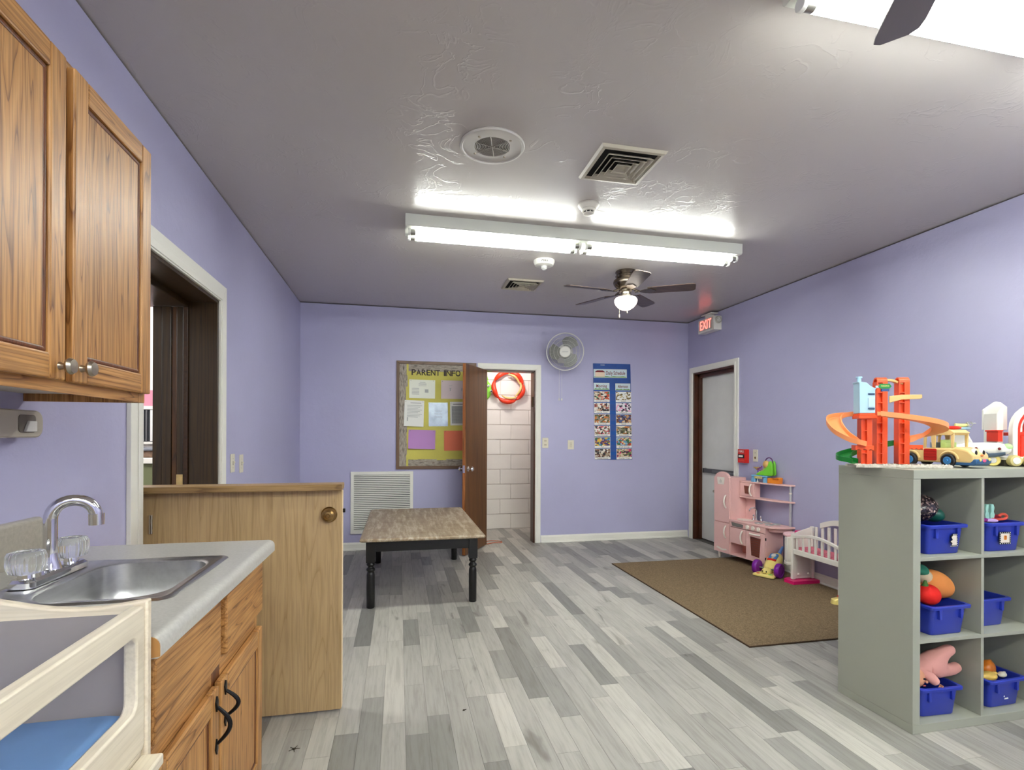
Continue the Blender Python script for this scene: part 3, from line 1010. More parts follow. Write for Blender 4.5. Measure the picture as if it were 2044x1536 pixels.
# front frame with the window
fy0, fy1 = 0.27, 1.0455
N4 = 5
MB().ring(rrect(fy0, fy1, 0.722, 0.976, 0.006, N4), rrect(fy0 + 0.05, 1.020, 0.800, 0.930, 0.022, N4), 'x', PX1 - 0.022, PX1).build('front_frame', BIRCH, pc, bevel=0.004, ang=30)
MB().box(PX1 - 0.022, PX1 - 0.004, fy0, fy1, 0.30, 0.7205).build('lower_panel', BIRCH, pc, bevel=0.003, smooth=False)
MB().box(XL + 0.03, PX1 - 0.0225, 0.27, 1.0455, 0.742, 0.762).build('bed_board', BIRCHX, pc, smooth=False)
MB().box(XL + 0.03, XL + 0.048, 0.27, 1.0455, 0.30, 0.985).build('back_panel', BIRCH, pc, bevel=0.003, smooth=False)
MB().loft([[(x_, y_, 0.7625) for x_, y_ in rrect(XL + 0.052, PX1 - 0.026, 0.275, 1.042, 0.02, 3)],
           [(x_, y_, 0.786) for x_, y_ in rrect(XL + 0.052, PX1 - 0.026, 0.275, 1.042, 0.02, 3)],
           [(x_, y_, 0.791) for x_, y_ in rrect(XL + 0.060, PX1 - 0.034, 0.283, 1.034, 0.02, 3)]]).build('blue_mat', mat('blue_vinyl', (112, 152, 204), 0.45, var=(5, 0.12)), pc)
MB().box(PX1 - 0.003, PX1 + 0.034, 0.30, 1.040, 0.694, 0.7145).build('front_ledge', BIRCH, pc, bevel=0.004, smooth=False)
for xx in (XL + 0.03, PX1 - 0.05):
    for yy in (0.2505, 1.0):
        MB().box(xx, xx + 0.045, yy, yy + 0.045, 0, 0.0195).build('foot', BIRCHX, pc, smooth=False)

# ------------------------------------------------------------------ low table
tb = thing('low_table', 'low table with worn wooden top and turned black legs', 'table', (0.17, 4.69, 0))
def worn_top():
    m, nt, b = _new('worn_table_top')
    v = _pos(nt, (1, 0.12, 1))
    f = _noise(nt, v, 26, 6, 0.7, 0.3)
    edge = _noise(nt, _pos(nt, (0.3, 1, 1)), 9, 4, 0.6)
    c = _ramp(nt, f, [(0.34, lin((128, 106, 80))), (0.48, lin((152, 132, 106))), (0.60, lin((184, 172, 152))), (0.72, lin((206, 198, 184)))])
    c2 = _ramp(nt, edge, [(0.4, lin((142, 120, 92))), (0.65, lin((186, 174, 152)))])
    nt.links.new(_mix(nt, c, c2, 0.18), b.inputs['Base Color'])
    b.inputs['Roughness'].default_value = 0.5
    return m
TOPM = worn_top()
tx0, tx1, ty0, ty1, tz = -0.275, 0.645, 3.905, 5.470, 0.525
prof_o = rrect(tx0, tx1, ty0, ty1, 0.012, 3)
MB().loft([[(x_, y_, tz - 0.026) for x_, y_ in rrect(tx0 + 0.012, tx1 - 0.012, ty0 + 0.012, ty1 - 0.012, 0.010, 3)],
           [(x_, y_, tz - 0.018) for x_, y_ in prof_o], [(x_, y_, tz - 0.008) for x_, y_ in prof_o],
           [(x_, y_, tz) for x_, y_ in rrect(tx0 + 0.010, tx1 - 0.010, ty0 + 0.010, ty1 - 0.010, 0.010, 3)]]).build('tabletop', TOPM, tb, ang=20)
lx0, lx1, ly0, ly1 = -0.200, 0.560, 4.00, 5.385
ap0, ap1 = 0.415, tz - 0.0265
MB().box(lx0, lx1, ly0 - 0.018, ly0 + 0.006, ap0, ap1).build('apron', BLACKP, tb, bevel=0.003, smooth=False)
MB().box(lx0, lx1, ly1 - 0.006, ly1 + 0.018, ap0, ap1).build('apron', BLACKP, tb, bevel=0.003, smooth=False)
MB().box(lx0 - 0.018, lx0 + 0.006, ly0, ly1, ap0, ap1).build('apron', BLACKP, tb, bevel=0.003, smooth=False)
MB().box(lx1 - 0.006, lx1 + 0.018, ly0, ly1, ap0, ap1).build('apron', BLACKP, tb, bevel=0.003, smooth=False)
leg = [(0.026, 0.0), (0.030, 0.006), (0.031, 0.16), (0.030, 0.245), (0.026, 0.262), (0.022, 0.268), (0.029, 0.274), (0.033, 0.284), (0.029, 0.294), (0.022, 0.299),
       (0.020, 0.306), (0.028, 0.314), (0.031, 0.322), (0.027, 0.330), (0.024, 0.338)]
for lx in (lx0, lx1):
    for ly in (ly0, ly1):
        MB().lathe(leg, (lx, ly, 0), 20).box(lx - 0.033, lx + 0.033, ly - 0.033, ly + 0.033, 0.338, ap1).build('leg', BLACKP, tb, bevel=0.002, ang=40)

# ------------------------------------------------------------------ fluorescent fixtures
FIXW = mat('fixture_enamel', (214, 216, 206), 0.4)
SOCK = mat('socket_white', (230, 230, 224), 0.4)
CAPM = mat('tube_cap', (150, 148, 142), 0.35, 0.8)


def fluorescent(name, label, x0, x1, yc, segs):
    """strip along X hung on the ceiling; segs: number of tube pairs end to end"""
    t = thing(name, label, 'light fixture', ((x0 + x1) / 2, yc, CZ), group='fluorescent strip lights')
    MB().prism([(yc - 0.104, CZ - 0.001), (yc - 0.102, CZ - 0.070), (yc - 0.094, CZ - 0.078), (yc + 0.094, CZ - 0.078), (yc + 0.102, CZ - 0.070), (yc + 0.104, CZ - 0.001)], 'x', x0, x1).build('housing', FIXW, t, smooth=False)
    n = segs
    L = (x1 - x0) / n
    for k in range(n):
        a, b_ = x0 + k * L, x0 + (k + 1) * L
        for s in (-1, 1):
            yy = yc + s * 0.050
            zz = CZ - 0.101
            ga = 0.035 if k == 0 else 0.028
            MB().cyl((a + ga + 0.032, yy, zz), (b_ - ga - 0.032, yy, zz), 0.0185, n=20).build('tube', TUBEM, t)
            for p0, p1 in ((a + ga, a + ga + 0.032), (b_ - ga - 0.032, b_ - ga)):
                MB().cyl((p0, yy, zz), (p1, yy, zz), 0.0188, n=20).build('tube_cap', CAPM, t)
            for c_ in (a + ga - 0.008, b_ - ga + 0.008):
                MB().prism(rrect(yy - 0.022, yy + 0.022, CZ - 0.123, CZ - 0.0785, 0.02, 4), 'x', c_ - 0.009, c_ + 0.0075).build('socket', SOCK, t, bevel=0.002)
    return t


fluorescent('fluorescent_light', 'long white fluorescent strip light in the middle of the ceiling', 0.036, 2.510, 3.565, 2)
fluorescent('fluorescent_light', 'fluorescent strip light above the cube shelf behind the dark fan blade', 1.190, 3.40, 1.345, 2)
for x0_, x1_, y_, lb in ((-0.75, 1.70, -0.75, 'added unseen fluorescent strip light just behind the viewer over the counter side'), (1.85, 3.10, -0.75, 'short added unseen fluorescent strip light behind the viewer on the right'),
                         (-0.75, 1.70, -2.40, 'added unseen fluorescent strip light far behind the viewer on the left'), (1.85, 3.10, -2.40, 'short added unseen fluorescent strip light far behind the viewer on the right')):
    fluorescent('fluorescent_light', lb, x0_, x1_, y_, 2 if x1_ - x0_ > 2 else 1)  # unseen fixtures added behind the viewer to brighten the room

# ------------------------------------------------------------------ ceiling fans
PEWTER = mat('pewter_metal', (120, 110, 98), 0.26, 1.0)
BLADEM = wood('fan_blade_walnut', (92, 72, 62), (78, 60, 52), (58, 44, 38), 'x', 1.0, 0.32, 0.5, 0.2)


def ceiling_fan(label, x, y, ang, blade_mat):
    t = thing('ceiling_fan', label, 'ceiling fan', (x, y, CZ), ang, group='ceiling fans')
    L = dict(local=True)
    MB().lathe([(0.088, -0.0005), (0.092, -0.010), (0.086, -0.020), (0.080, -0.030), (0.092, -0.044), (0.086, -0.056), (0.080, -0.064), (0.105, -0.080), (0.110, -0.100), (0.104, -0.120), (0.082, -0.146), (0.060, -0.162), (0.001, -0.164)], n=36).build('motor_housing', PEWTER, t, **L)
    MB().lathe([(0.052, -0.164), (0.054, -0.180), (0.044, -0.186), (0.042, -0.204), (0.052, -0.210), (0.062, -0.216), (0.060, -0.226), (0.001, -0.227)], n=30).build('light_collar', NICKEL, t, **L)
    MB().lathe([(0.058, -0.2275), (0.088, -0.234), (0.099, -0.250), (0.099, -0.268), (0.090, -0.292), (0.068, -0.318), (0.036, -0.338), (0.012, -0.344), (0.001, -0.345)], n=36).build('glass_globe', GLOBEM, t, **L)
    zb = -0.180
    for k in range(5):
        a = R(72 * k)
        M = Matrix.Rotation(a, 4, 'Z') @ Matrix.Translation((0, 0, zb)) @ Matrix.Rotation(R(-11), 4, 'X')
        out = [(0.185, -0.052), (0.20, -0.058), (0.53, -0.067), (0.565, -0.062), (0.58, -0.040), (0.58, 0.040), (0.565, 0.062), (0.53, 0.067), (0.20, 0.058), (0.185, 0.052)]
        b = MB(M).prism(out, 'z', -0.003, 0.003).build('blade', blade_mat, t, bevel=0.0015, smooth=False, **L)
        br = MB(M).prism([(0.075, -0.012), (0.12, -0.010), (0.165, -0.034), (0.215, -0.040), (0.235, -0.018), (0.255, 0.0), (0.235, 0.018), (0.215, 0.040), (0.165, 0.034), (0.12, 0.010), (0.075, 0.012)], 'z', -0.0085, -0.0032)
        br.tube([M.inverted() @ (Matrix.Rotation(a, 4, 'Z') @ Vector(p)) for p in ((0.05, 0, -0.155), (0.08, 0, -0.168), (0.12, 0, -0.186))], 0.009, 8)
        br.build('blade_bracket', PEWTER, b, **L)
    for dx_, ln in ((-0.045, 0.185), (0.02, 0.150)):
        mb = MB().tube([(dx_, -0.050, -0.215), (dx_, -0.103, -0.235), (dx_, -0.104, -0.215 - ln)], 0.0012, 5)
        mb.lathe([(0.001, -0.215 - ln - 0.028), (0.006, -0.215 - ln - 0.024), (0.005, -0.215 - ln), (0.001, -0.215 - ln + 0.004)], (dx_, -0.104, 0), 10)
        mb.build('pull_chain', NICKEL, t, **L)
    return t


ceiling_fan('brown five-blade ceiling fan with a lit frosted globe near the exit sign', 1.94, 4.27, R(-29), BLADEM)
ceiling_fan('dark-bladed ceiling fan at the top edge over the viewer', 1.23, 0.87, R(58.7), mat('fan_blade_dark', (110, 104, 104), 0.35))

# ------------------------------------------------------------------ ceiling fittings
sp = thing('ceiling_speaker', 'round white ceiling speaker with a circular grille', 'speaker', (0.448, 2.560, CZ))
SPM = mat('speaker_enamel', (204, 200, 192), 0.4)
c0 = (0.448, 2.560)
MB().lathe([(0.158, CZ - 0.0005), (0.162, CZ - 0.008), (0.158, CZ - 0.014), (0.150, CZ - 0.0145), (0.146, CZ - 0.010), (0.088, CZ - 0.010), (0.088, CZ - 0.004), (0.001, CZ - 0.004)], (c0[0], c0[1], 0), 56).build('plate', SPM, sp, ang=25)
MB().cyl((c0[0], c0[1], CZ - 0.0042), (c0[0], c0[1], CZ - 0.0055), 0.0865, n=40).build('speaker_cloth', mat('speaker_dark', (66, 62, 54), 0.8), sp)
mb = MB()
for k in range(10):
    mb.torus((c0[0], c0[1], CZ - 0.0085), 0.012 + 0.0078 * k, 0.0019, 'z', 40, 5)
mb.build('grille_rings', mat('speaker_wire', (178, 172, 160), 0.45), sp)
for k in range(6):
    a = R(60 * k + 15)
    MB().cyl((c0[0], c0[1], CZ - 0.0105), (c0[0] + 0.092 * math.cos(a), c0[1] + 0.092 * math.sin(a), CZ - 0.0105), 0.0016, n=6).build('grille_spoke', MATS['speaker_wire'], sp)
for k in range(4):
    a = R(90 * k + 45)
    MB().lathe([(0.007, CZ - 0.010), (0.006, CZ - 0.0135), (0.001, CZ - 0.0140)], (c0[0] + 0.108 * math.cos(a), c0[1] + 0.108 * math.sin(a), 0), 12).build('screw', NICKEL, sp)


def diffuser(label, cx_, cy_, w):
    t = thing('ceiling_vent', label, 'vent', (cx_, cy_, CZ), group='square ceiling vents')
    VM = mat('vent_enamel', (182, 175, 158), 0.42)

    def sq(h):
        return [(cx_ - h, cy_ - h), (cx_ + h, cy_ - h), (cx_ + h, cy_ + h), (cx_ - h, cy_ + h)]
    MB().box(cx_ - w * 0.42, cx_ + w * 0.42, cy_ - w * 0.42, cy_ + w * 0.42, CZ - 0.003, CZ - 0.0005).build('dark_throat', mat('vent_dark', (22, 20, 18), 0.9), t, smooth=False)
    mb = MB()
    for a, b_, z0, z1 in ((0.5, 0.475, CZ - 0.0008, CZ - 0.014), (0.475, 0.43, CZ - 0.014, CZ - 0.016), (0.43, 0.405, CZ - 0.016, CZ - 0.004)):
        lo = [[(x_, y_, z0) for x_, y_ in sq(w * a)], [(x_, y_, z1) for x_, y_ in sq(w * b_)]]
        mb.loft(lo, False, False)
    mb.build('frame', VM, t, smooth=False)
    for k, h in enumerate((0.355, 0.275, 0.195, 0.115)):
        lo = [[(x_, y_, CZ - 0.006) for x_, y_ in sq(w * (h - 0.050))], [(x_, y_, CZ - 0.024) for x_, y_ in sq(w * h)], [(x_, y_, CZ - 0.026) for x_, y_ in sq(w * h)],
              [(x_, y_, CZ - 0.008) for x_, y_ in sq(w * (h - 0.053))]]
        MB().loft(lo, False, k == 3).build('louver_ring', VM, t, smooth=False)
    MB().box(cx_ - w * 0.07, cx_ + w * 0.07, cy_ - w * 0.07, cy_ + w * 0.07, CZ - 0.012, CZ - 0.008).build('centre_plate', VM, t, smooth=False)
    return t


diffuser('square ceiling vent beside the round speaker', 1.150, 2.595, 0.355)
diffuser('smaller-looking square ceiling vent between the strip light and the end wall', 1.145, 4.860, 0.345)

sd = thing('smoke_detector', 'round white smoke detector just in front of the strip light', 'smoke detector', (1.150, 3.085, CZ))
DETM = mat('detector_white', (224, 220, 208), 0.4)
MB().lathe([(0.066, CZ - 0.0005), (0.067, CZ - 0.010), (0.060, CZ - 0.020), (0.046, CZ - 0.030)], (1.150, 3.085, 0), 32).build('base', DETM, sd)
MB().lathe([(0.044, CZ - 0.0302), (0.046, CZ - 0.036), (0.040, CZ - 0.046)], (1.150, 3.085, 0), 32).build('upper_body', DETM, sd)
MB().lathe([(0.030, CZ - 0.0462), (0.029, CZ - 0.056)], (1.150, 3.085, 0), 24).build('sensing_chamber', mat('detector_dark', (44, 42, 40), 0.6), sd)
for k in range(8):
    a = R(45 * k)
    MB().cyl((1.150 + 0.032 * math.cos(a), 3.085 + 0.032 * math.sin(a), CZ - 0.0462), (1.150 + 0.030 * math.cos(a), 3.085 + 0.030 * math.sin(a), CZ - 0.0562), 0.004, n=6).build('rib', DETM, sd)
MB().lathe([(0.034, CZ - 0.0564), (0.032, CZ - 0.062), (0.020, CZ - 0.066), (0.001, CZ - 0.067)], (1.150, 3.085, 0), 24).build('cap', DETM, sd)

fs = thing('fire_strobe', 'round white fire alarm strobe on the ceiling above the small vent', 'fire alarm', (1.165, 4.16, CZ))
MB().lathe([(0.086, CZ - 0.0005), (0.087, CZ - 0.012), (0.076, CZ - 0.040), (0.062, CZ - 0.046), (0.001, CZ - 0.047)], (1.165, 4.16, 0), 40).build('housing', WPLAST, fs)
MB().lathe([(0.026, CZ - 0.0472), (0.024, CZ - 0.066), (0.012, CZ - 0.078), (0.001, CZ - 0.080)], (1.165, 4.16, 0), 20).build('strobe_lens', mat('strobe_clear', (240, 240, 236), 0.08, trans=0.5), fs)
M = Matrix.Translation((1.150, 4.16 - 0.0840, CZ - 0.026)) @ Matrix.Rotation(R(90 + 22), 4, 'X')
text('lettering', 'FIRE', 0.022, M, INK, fs, width=0.055)

# ------------------------------------------------------------------ exit sign
ex = thing('exit_sign', 'white exit sign with glowing red letters and two lamp heads', 'exit sign', (XR, 5.47, 2.49))
EX0 = XR - 0.100
MB().box(EX0, XR - 0.001, 5.318, 5.640, 2.492, 2.652).build('housing', WPLAST, ex, bevel=0.005, smooth=False)
MB().box(EX0 - 0.003, EX0 - 0.0002, 5.345, 5.615, 2.512, 2.634).build('face_plate', mat('exit_face', (196, 198, 188), 0.45), ex, smooth=False)
text('lettering', 'EXIT', 0.150, face_x(EX0 - 0.0045, 5.48, 2.573), EXITM, ex, extrude=0.001, width=0.225)
MB().box(XR - 0.085, XR - 0.02, 5.44, 5.52, 2.6525, 2.690).build('mount_stem', WPLAST, ex, bevel=0.003, smooth=False)
MB().box(XR - 0.100, XR - 0.005, 5.38, 5.58, 2.690, 2.702).build('mount_canopy', WPLAST, ex, bevel=0.003, smooth=False)
for yy, s in ((5.318, -1), (5.640, 1)):
    lh = MB().lathe([(0.040, 0), (0.042, s * 0.006), (0.036, s * 0.022), (0.034, s * 0.022), (0.030, s * 0.014), (0.001, s * 0.010)], (XR - 0.050, yy + s * 0.0005, 2.602), 24, 'y').build('lamp_head', mat('lamp_head_grey', (196, 194, 184), 0.35), ex)
    for k in range(3):
        a = R(90 + 120 * k)
        MB().ell((XR - 0.050 + 0.014 * math.cos(a), yy + s * 0.022, 2.602 + 0.014 * math.sin(a)), (0.010, 0.005, 0.010), 10, 6).build('led', mat('led_clear', (236, 236, 230), 0.15), lh)

# ------------------------------------------------------------------ plates and pulls
def plate(name, label, plane, a, z, w, h, kind):
    """wall plate; plane 'back' faces -Y at x=a, 'left' faces +X at y=a, 'right' faces -X at y=a"""
    if plane == 'back':
        M_ = Matrix.Translation((a, YB, z))
    elif plane == 'left':
        M_ = Matrix.Translation((XL, a, z)) @ Matrix.Rotation(PI / 2, 4, 'Z')
    else:
        M_ = Matrix.Translation((XR, a, z)) @ Matrix.Rotation(-PI / 2, 4, 'Z')
    t = thing(name, label, 'wall plate', mtx=M_)
    MB().prism(rrect(-w / 2, w / 2, -h / 2, h / 2, 0.004, 2), 'y', -0.006, -0.0005).build('plate', CREAMP, t, bevel=0.0015, local=True)
    if kind == 'outlet':
        for s in (-1, 1):
            MB().prism(rrect(-0.017, 0.017, s * 0.024 - 0.013, s * 0.024 + 0.013, 0.008, 4), 'y', -0.008, -0.0062).build('socket', mat('socket_ivory', (200, 192, 168), 0.4), t, local=True)
            for q in (-0.007, 0.007):
                MB().box(q - 0.0016, q + 0.0016, -0.0086, -0.0082, s * 0.024 - 0.003, s * 0.024 + 0.007).build('slot', INK, t, smooth=False, local=True)
    elif kind == 'switch':
        MB().box(-0.006, 0.006, -0.0075, -0.0062, -0.012, 0.012).build('slot', mat('slot_shadow', (150, 144, 128), 0.5), t, smooth=False, local=True)
        MB().prism([(-0.006, -0.004), (-0.020, 0.004), (-0.019, 0.010), (-0.006, 0.006)], 'x', -0.004, 0.004).build('toggle', CREAMP, t, local=True)
        for s in (-1, 1):
            MB().lathe([(0.003, -0.0062), (0.002, -0.0075)], (0, 0, s * 0.030), 8, 'y').build('screw', NICKEL, t, local=True)
    elif kind == 'rocker':
        MB().box(-0.014, 0.014, -0.0085, -0.0062, -0.032, 0.032).build('rocker', mat('rocker_ivory', (210, 202, 180), 0.4), t, bevel=0.002, smooth=False, local=True)
        MB().lathe([(0.003, -0.0086), (0.002, -0.0095)], (0, 0, 0.0), 8, 'y').build('indicator', GREYP, t, local=True)
    elif kind == 'key':
        MB().lathe([(0.012, -0.0062), (0.011, -0.010), (0.001, -0.011)], (0, 0, -0.022), 14, 'y').build('key_cylinder', BRASS, t, local=True)
        MB().lathe([(0.005, -0.0062), (0.004, -0.009)], (0, 0, 0.03), 10, 'y').build('indicator', GREYP, t, local=True)
    return t


plate('light_switch', 'ivory light switch nearest the left doorway', 'left', 3.675, 1.093, 0.078, 0.118, 'switch')
plate('light_switch', 'ivory light switch farther from the left doorway', 'left', 3.866, 1.080, 0.078, 0.122, 'switch')
plate('wall_outlet', 'white electrical outlet beside the closet door casing', 'back', 1.712, 1.190, 0.075, 0.122, 'outlet')
plate('light_switch', 'beige rocker switch below the wall fan cords', 'back', 2.032, 1.168, 0.078, 0.112, 'rocker')
plate('key_switch', 'ivory key switch plate beside the red fire alarm box', 'right', 4.730, 1.080, 0.072, 0.125, 'key')

fa = thing('fire_alarm_box', 'red fire alarm pull box on the right wall', 'fire alarm', (XR, 4.88, 1.07))
MB().box(XR - 0.052, XR - 0.001, 4.832, 4.952, 0.998, 1.142).build('housing', REDP, fa, bevel=0.004, smooth=False)
MB().box(XR - 0.056, XR - 0.0522, 4.842, 4.942, 1.046, 1.088).build('pull_bar', mat('alarm_black', (24, 24, 26), 0.4), fa, bevel=0.002, smooth=False)
MB().box(XR - 0.060, XR - 0.0562, 4.86, 4.925, 1.060, 1.078).build('pull_grip', WPLAST, fa, bevel=0.001, smooth=False)
text('lettering', 'FIRE', 0.034, face_x(XR - 0.0525, 4.892, 1.117), PAPER, fa, width=0.085)
text('lettering', 'PULL DOWN', 0.016, face_x(XR - 0.0525, 4.892, 1.025), mat('alarm_orange', (240, 120, 80), 0.5), fa, width=0.08)

# ------------------------------------------------------------------ return air grille
rg = thing('return_air_grille', 'white louvered return air grille low on the end wall', 'vent', (-0.18, YB, 0.18))
gx0, gx1, gz0, gz1 = -0.520, 0.160, 0.180, 0.868
MB().ring([(gx0, gz0), (gx1, gz0), (gx1, gz1), (gx0, gz1)], [(gx0 + 0.036, gz0 + 0.036), (gx1 - 0.036, gz0 + 0.036), (gx1 - 0.036, gz1 - 0.036), (gx0 + 0.036, gz1 - 0.036)], 'y', YB - 0.016, YB - 0.0008).build('frame', WHITE, rg, bevel=0.003, smooth=False)
MB().box(gx0 + 0.03, gx1 - 0.03, YB - 0.003, YB - 0.0009, gz0 + 0.03, gz1 - 0.03).build('dark_duct', MATS['vent_dark'], rg, smooth=False)
n = 30
lm = bpy.data.meshes.new('louver')
q = MB().add([(-0.3035, -0.0032, 0.006), (0.3035, -0.0032, 0.006), (0.3035, -0.0150, 0.001), (-0.3035, -0.0150, 0.001),
              (-0.3035, -0.0032, 0.0045), (0.3035, -0.0032, 0.0045), (0.3035, -0.0150, -0.0075), (-0.3035, -0.0150, -0.0075)],
             [(0, 1, 2, 3), (4, 7, 6, 5), (0, 3, 7, 4), (1, 5, 6, 2), (2, 6, 7, 3), (0, 4, 5, 1)])
lm.from_pydata([tuple(v) for v in q.v], [], q.f)
lm.materials.append(WHITE)
for k in range(n):
    o = bpy.data.objects.new('louver', lm)
    COL.objects.link(o)
    o.parent = rg
    o.location = (((gx0 + gx1) / 2) + 0.18, 0, gz0 + 0.045 + (gz1 - gz0 - 0.09) * k / (n - 1) - 0.18)

# ------------------------------------------------------------------ notice board
nb = thing('notice_board', 'framed notice board with wood-print border and yellow backing', 'notice board', (0.42, YB, 0.89))
NX0, NX1, NZ0, NZ1 = -0.030, 0.876, 0.892, 2.114
FW = 0.034
FRM = wood('board_frame_wood', (128, 98, 72), (110, 82, 58), (84, 60, 40), 'z', 1, 0.45, 1.0, 0.5)
FRX = wood('board_frame_wood_x', (128, 98, 72), (110, 82, 58), (84, 60, 40), 'x', 1, 0.45, 1.0, 0.5)
MB().prism([(NX0, NZ0), (NX0 + FW, NZ0 + FW), (NX0 + FW, NZ1 - FW), (NX0, NZ1)], 'y', YB - 0.022, YB - 0.001).build('frame_side', FRM, nb, bevel=0.003, smooth=False)
MB().prism([(NX1, NZ0), (NX1 - FW, NZ0 + FW), (NX1 - FW, NZ1 - FW), (NX1, NZ1)], 'y', YB - 0.022, YB - 0.001).build('frame_side', FRM, nb, bevel=0.003, smooth=False)
MB().prism([(NX0, NZ0), (NX1, NZ0), (NX1 - FW, NZ0 + FW), (NX0 + FW, NZ0 + FW)], 'y', YB - 0.022, YB - 0.001).build('frame_rail', FRX, nb, bevel=0.003, smooth=False)
MB().prism([(NX0, NZ1), (NX1, NZ1), (NX1 - FW, NZ1 - FW), (NX0 + FW, NZ1 - FW)], 'y', YB - 0.022, YB - 0.001).build('frame_rail', FRX, nb, bevel=0.003, smooth=False)
MB().box(NX0 + FW, NX1 - FW, YB - 0.009, YB - 0.001, NZ0 + FW, NZ1 - FW).build('backing', mat('yellow_backing', (206, 196, 96), 0.7, var=(5, 0.08, (0.4, 1, 1))), nb, smooth=False)


def border_mat(name, axis):
    m, nt, b = _new(name)
    s = (14, 1, 120) if axis == 'x' else (120, 1, 14)
    v = _pos(nt, s)
    vo = nt.nodes.new('ShaderNodeTexNoise')
    vo.inputs['Scale'].default_value = 1.0
    vo.inputs['Detail'].default_value = 2
    nt.links.new(v, vo.inputs['Vector'])
    nt.links.new(_ramp(nt, vo.outputs['Fac'], [(0.32, lin((84, 76, 70))), (0.45, lin((146, 136, 124))), (0.55, lin((178, 168, 154))), (0.68, lin((120, 106, 92)))]), b.inputs['Base Color'])
    b.inputs['Roughness'].default_value = 0.7
    return m


BMX, BMZ = border_mat('plank_print_x', 'x'), border_mat('plank_print_z', 'z')
rb = random.Random(3)


def ragged(a0, a1, lo_, hi_, n_):
    """strip outline from a0 to a1 whose inner edge steps in and out"""
    pts = [(a0, lo_), (a1, lo_)]
    st = []
    for k in range(n_):
        h = hi_ + rb.uniform(-0.012, 0.008)
        st += [(a0 + (a1 - a0) * k / n_, h), (a0 + (a1 - a0) * (k + 1) / n_, h)]
    return pts + st[::-1]


for nm, pts, mm in (('border_strip', [(x_, z_) for z_, x_ in ragged(NZ0 + FW, NZ1 - FW, NX0 + FW, NX0 + FW + 0.085, 9)], BMZ),
                    ('border_strip', [(x_, z_) for z_, x_ in ragged(NZ0 + FW, NZ1 - FW, NX1 - FW, NX1 - FW - 0.085, 9)], BMZ),
                    ('border_strip', ragged(NX0 + FW + 0.1, NX1 - FW - 0.1, NZ0 + FW, NZ0 + FW + 0.075, 6), BMX),
                    ('border_strip', ragged(NX0 + FW + 0.1, NX1 - FW - 0.1, NZ1 - FW, NZ1 - FW - 0.075, 6), BMX)):
    MB().prism(pts, 'y', YB - 0.0125, YB - 0.0092).build(nm, mm, nb, smooth=False)
lx = 0.135
LETM = mat('brown_letters', (48, 34, 28), 0.6)
for ch, w_ in zip('PARENT INFO', (.052, .060, .055, .048, .058, .052, .040, .026, .058, .048, .062)):
    if ch != ' ':
        text('letter', ch, 0.092, face_y(lx + w_ / 2, YB - 0.012, 1.985), LETM, nb, extrude=0.0018, width=w_ * 0.90, bold=0.0016)
    lx += w_


def sheet(name, label, x0, x1, z0, z1, m, tilt=0.0, lines=(), off=0.0, curl=0.0):
    """sheet of paper pinned to the board"""
    cx_, cz_ = (x0 + x1) / 2, (z0 + z1) / 2
    w_, h_ = x1 - x0, z1 - z0
    M_ = Matrix.Translation((cx_, YB - 0.0135 - off, cz_)) @ Matrix.Rotation(tilt, 4, 'Y')
    t = thing(name, label, 'paper', mtx=M_)
    L = []
    for k in range(7):
        z_ = -h_ / 2 + h_ * k / 6
        y_ = -curl * (1 - k / 6) ** 2
        L.append([(-w_ / 2, y_, z_), (w_ / 2, y_ * 0.5, z_), (w_ / 2, y_ * 0.5 - 0.0008, z_), (-w_ / 2, y_ - 0.0008, z_)])
    MB().loft(L).build('sheet', m, t, local=True)
    for k, (a, b_, z_, hh, mm) in enumerate(lines):
        MB().box(-w_ / 2 + a * w_, -w_ / 2 + b_ * w_, -0.0016 - curl * (1 - z_) ** 2, -0.0010 - curl * (1 - z_) ** 2, -h_ / 2 + z_ * h_ - hh * h_ / 2, -h_ / 2 + z_ * h_ + hh * h_ / 2).build('printed_line', mm, t, smooth=False, local=True)
    for sx in (-1, 1):
        MB().ell((sx * w_ * 0.44, -0.003, h_ * 0.45), (0.004, 0.002, 0.004), 8, 6).build('pin', mat('pin_grey', (120, 118, 112), 0.4), t, local=True)
    return t


LG = mat('faint_print', (178, 180, 178), 0.8)
sheet('paper_notice', 'white printed notice at the top left of the notice board', 0.112, 0.402, 1.695, 1.905, mat('paper_cream', (232, 234, 220), 0.7), 0.008,
      [(0.4, 0.62, 0.86, 0.03, LG)] + [(0.36, 0.66, 0.80 - 0.06 * k, 0.02, LG) for k in range(3)] + [(0.1, 0.38, 0.52 - 0.075 * k, 0.03, LG) for k in range(5)] + [(0.60, 0.74, 0.40, 0.18, LG)])
sheet('paper_notice', 'pale pink paper with pencil drawings beside the top left notice', 0.470, 0.745, 1.695, 1.905, mat('paper_pink', (222, 206, 206), 0.7), 0.0,
      [(0.32, 0.46, 0.72, 0.02, LG), (0.34, 0.44, 0.58, 0.02, LG), (0.36, 0.40, 0.5, 0.14, LG), (0.84, 0.88, 0.52, 0.14, LG)])
sheet('paper_notice', 'white text sheet hanging over the left border of the notice board', 0.058, 0.276, 1.375, 1.670, PAPER, 0.03,
      [(0.3, 0.85, 0.90, 0.018, INKG)] + [(0.14, 0.9 - 0.1 * (k % 3), 0.80 - 0.055 * k, 0.018, LG) for k in range(9)] + [(0.14, 0.2, 0.26, 0.16, LG)], 0.003, 0.022)
sl = sheet('plastic_sleeve', 'silvery plastic sleeve holding a sheet in the middle of the board', 0.330, 0.548, 1.378, 1.650, mat('sleeve_silver', (176, 188, 196), 0.22, 0.35, var=(9, 0.25)), -0.01)
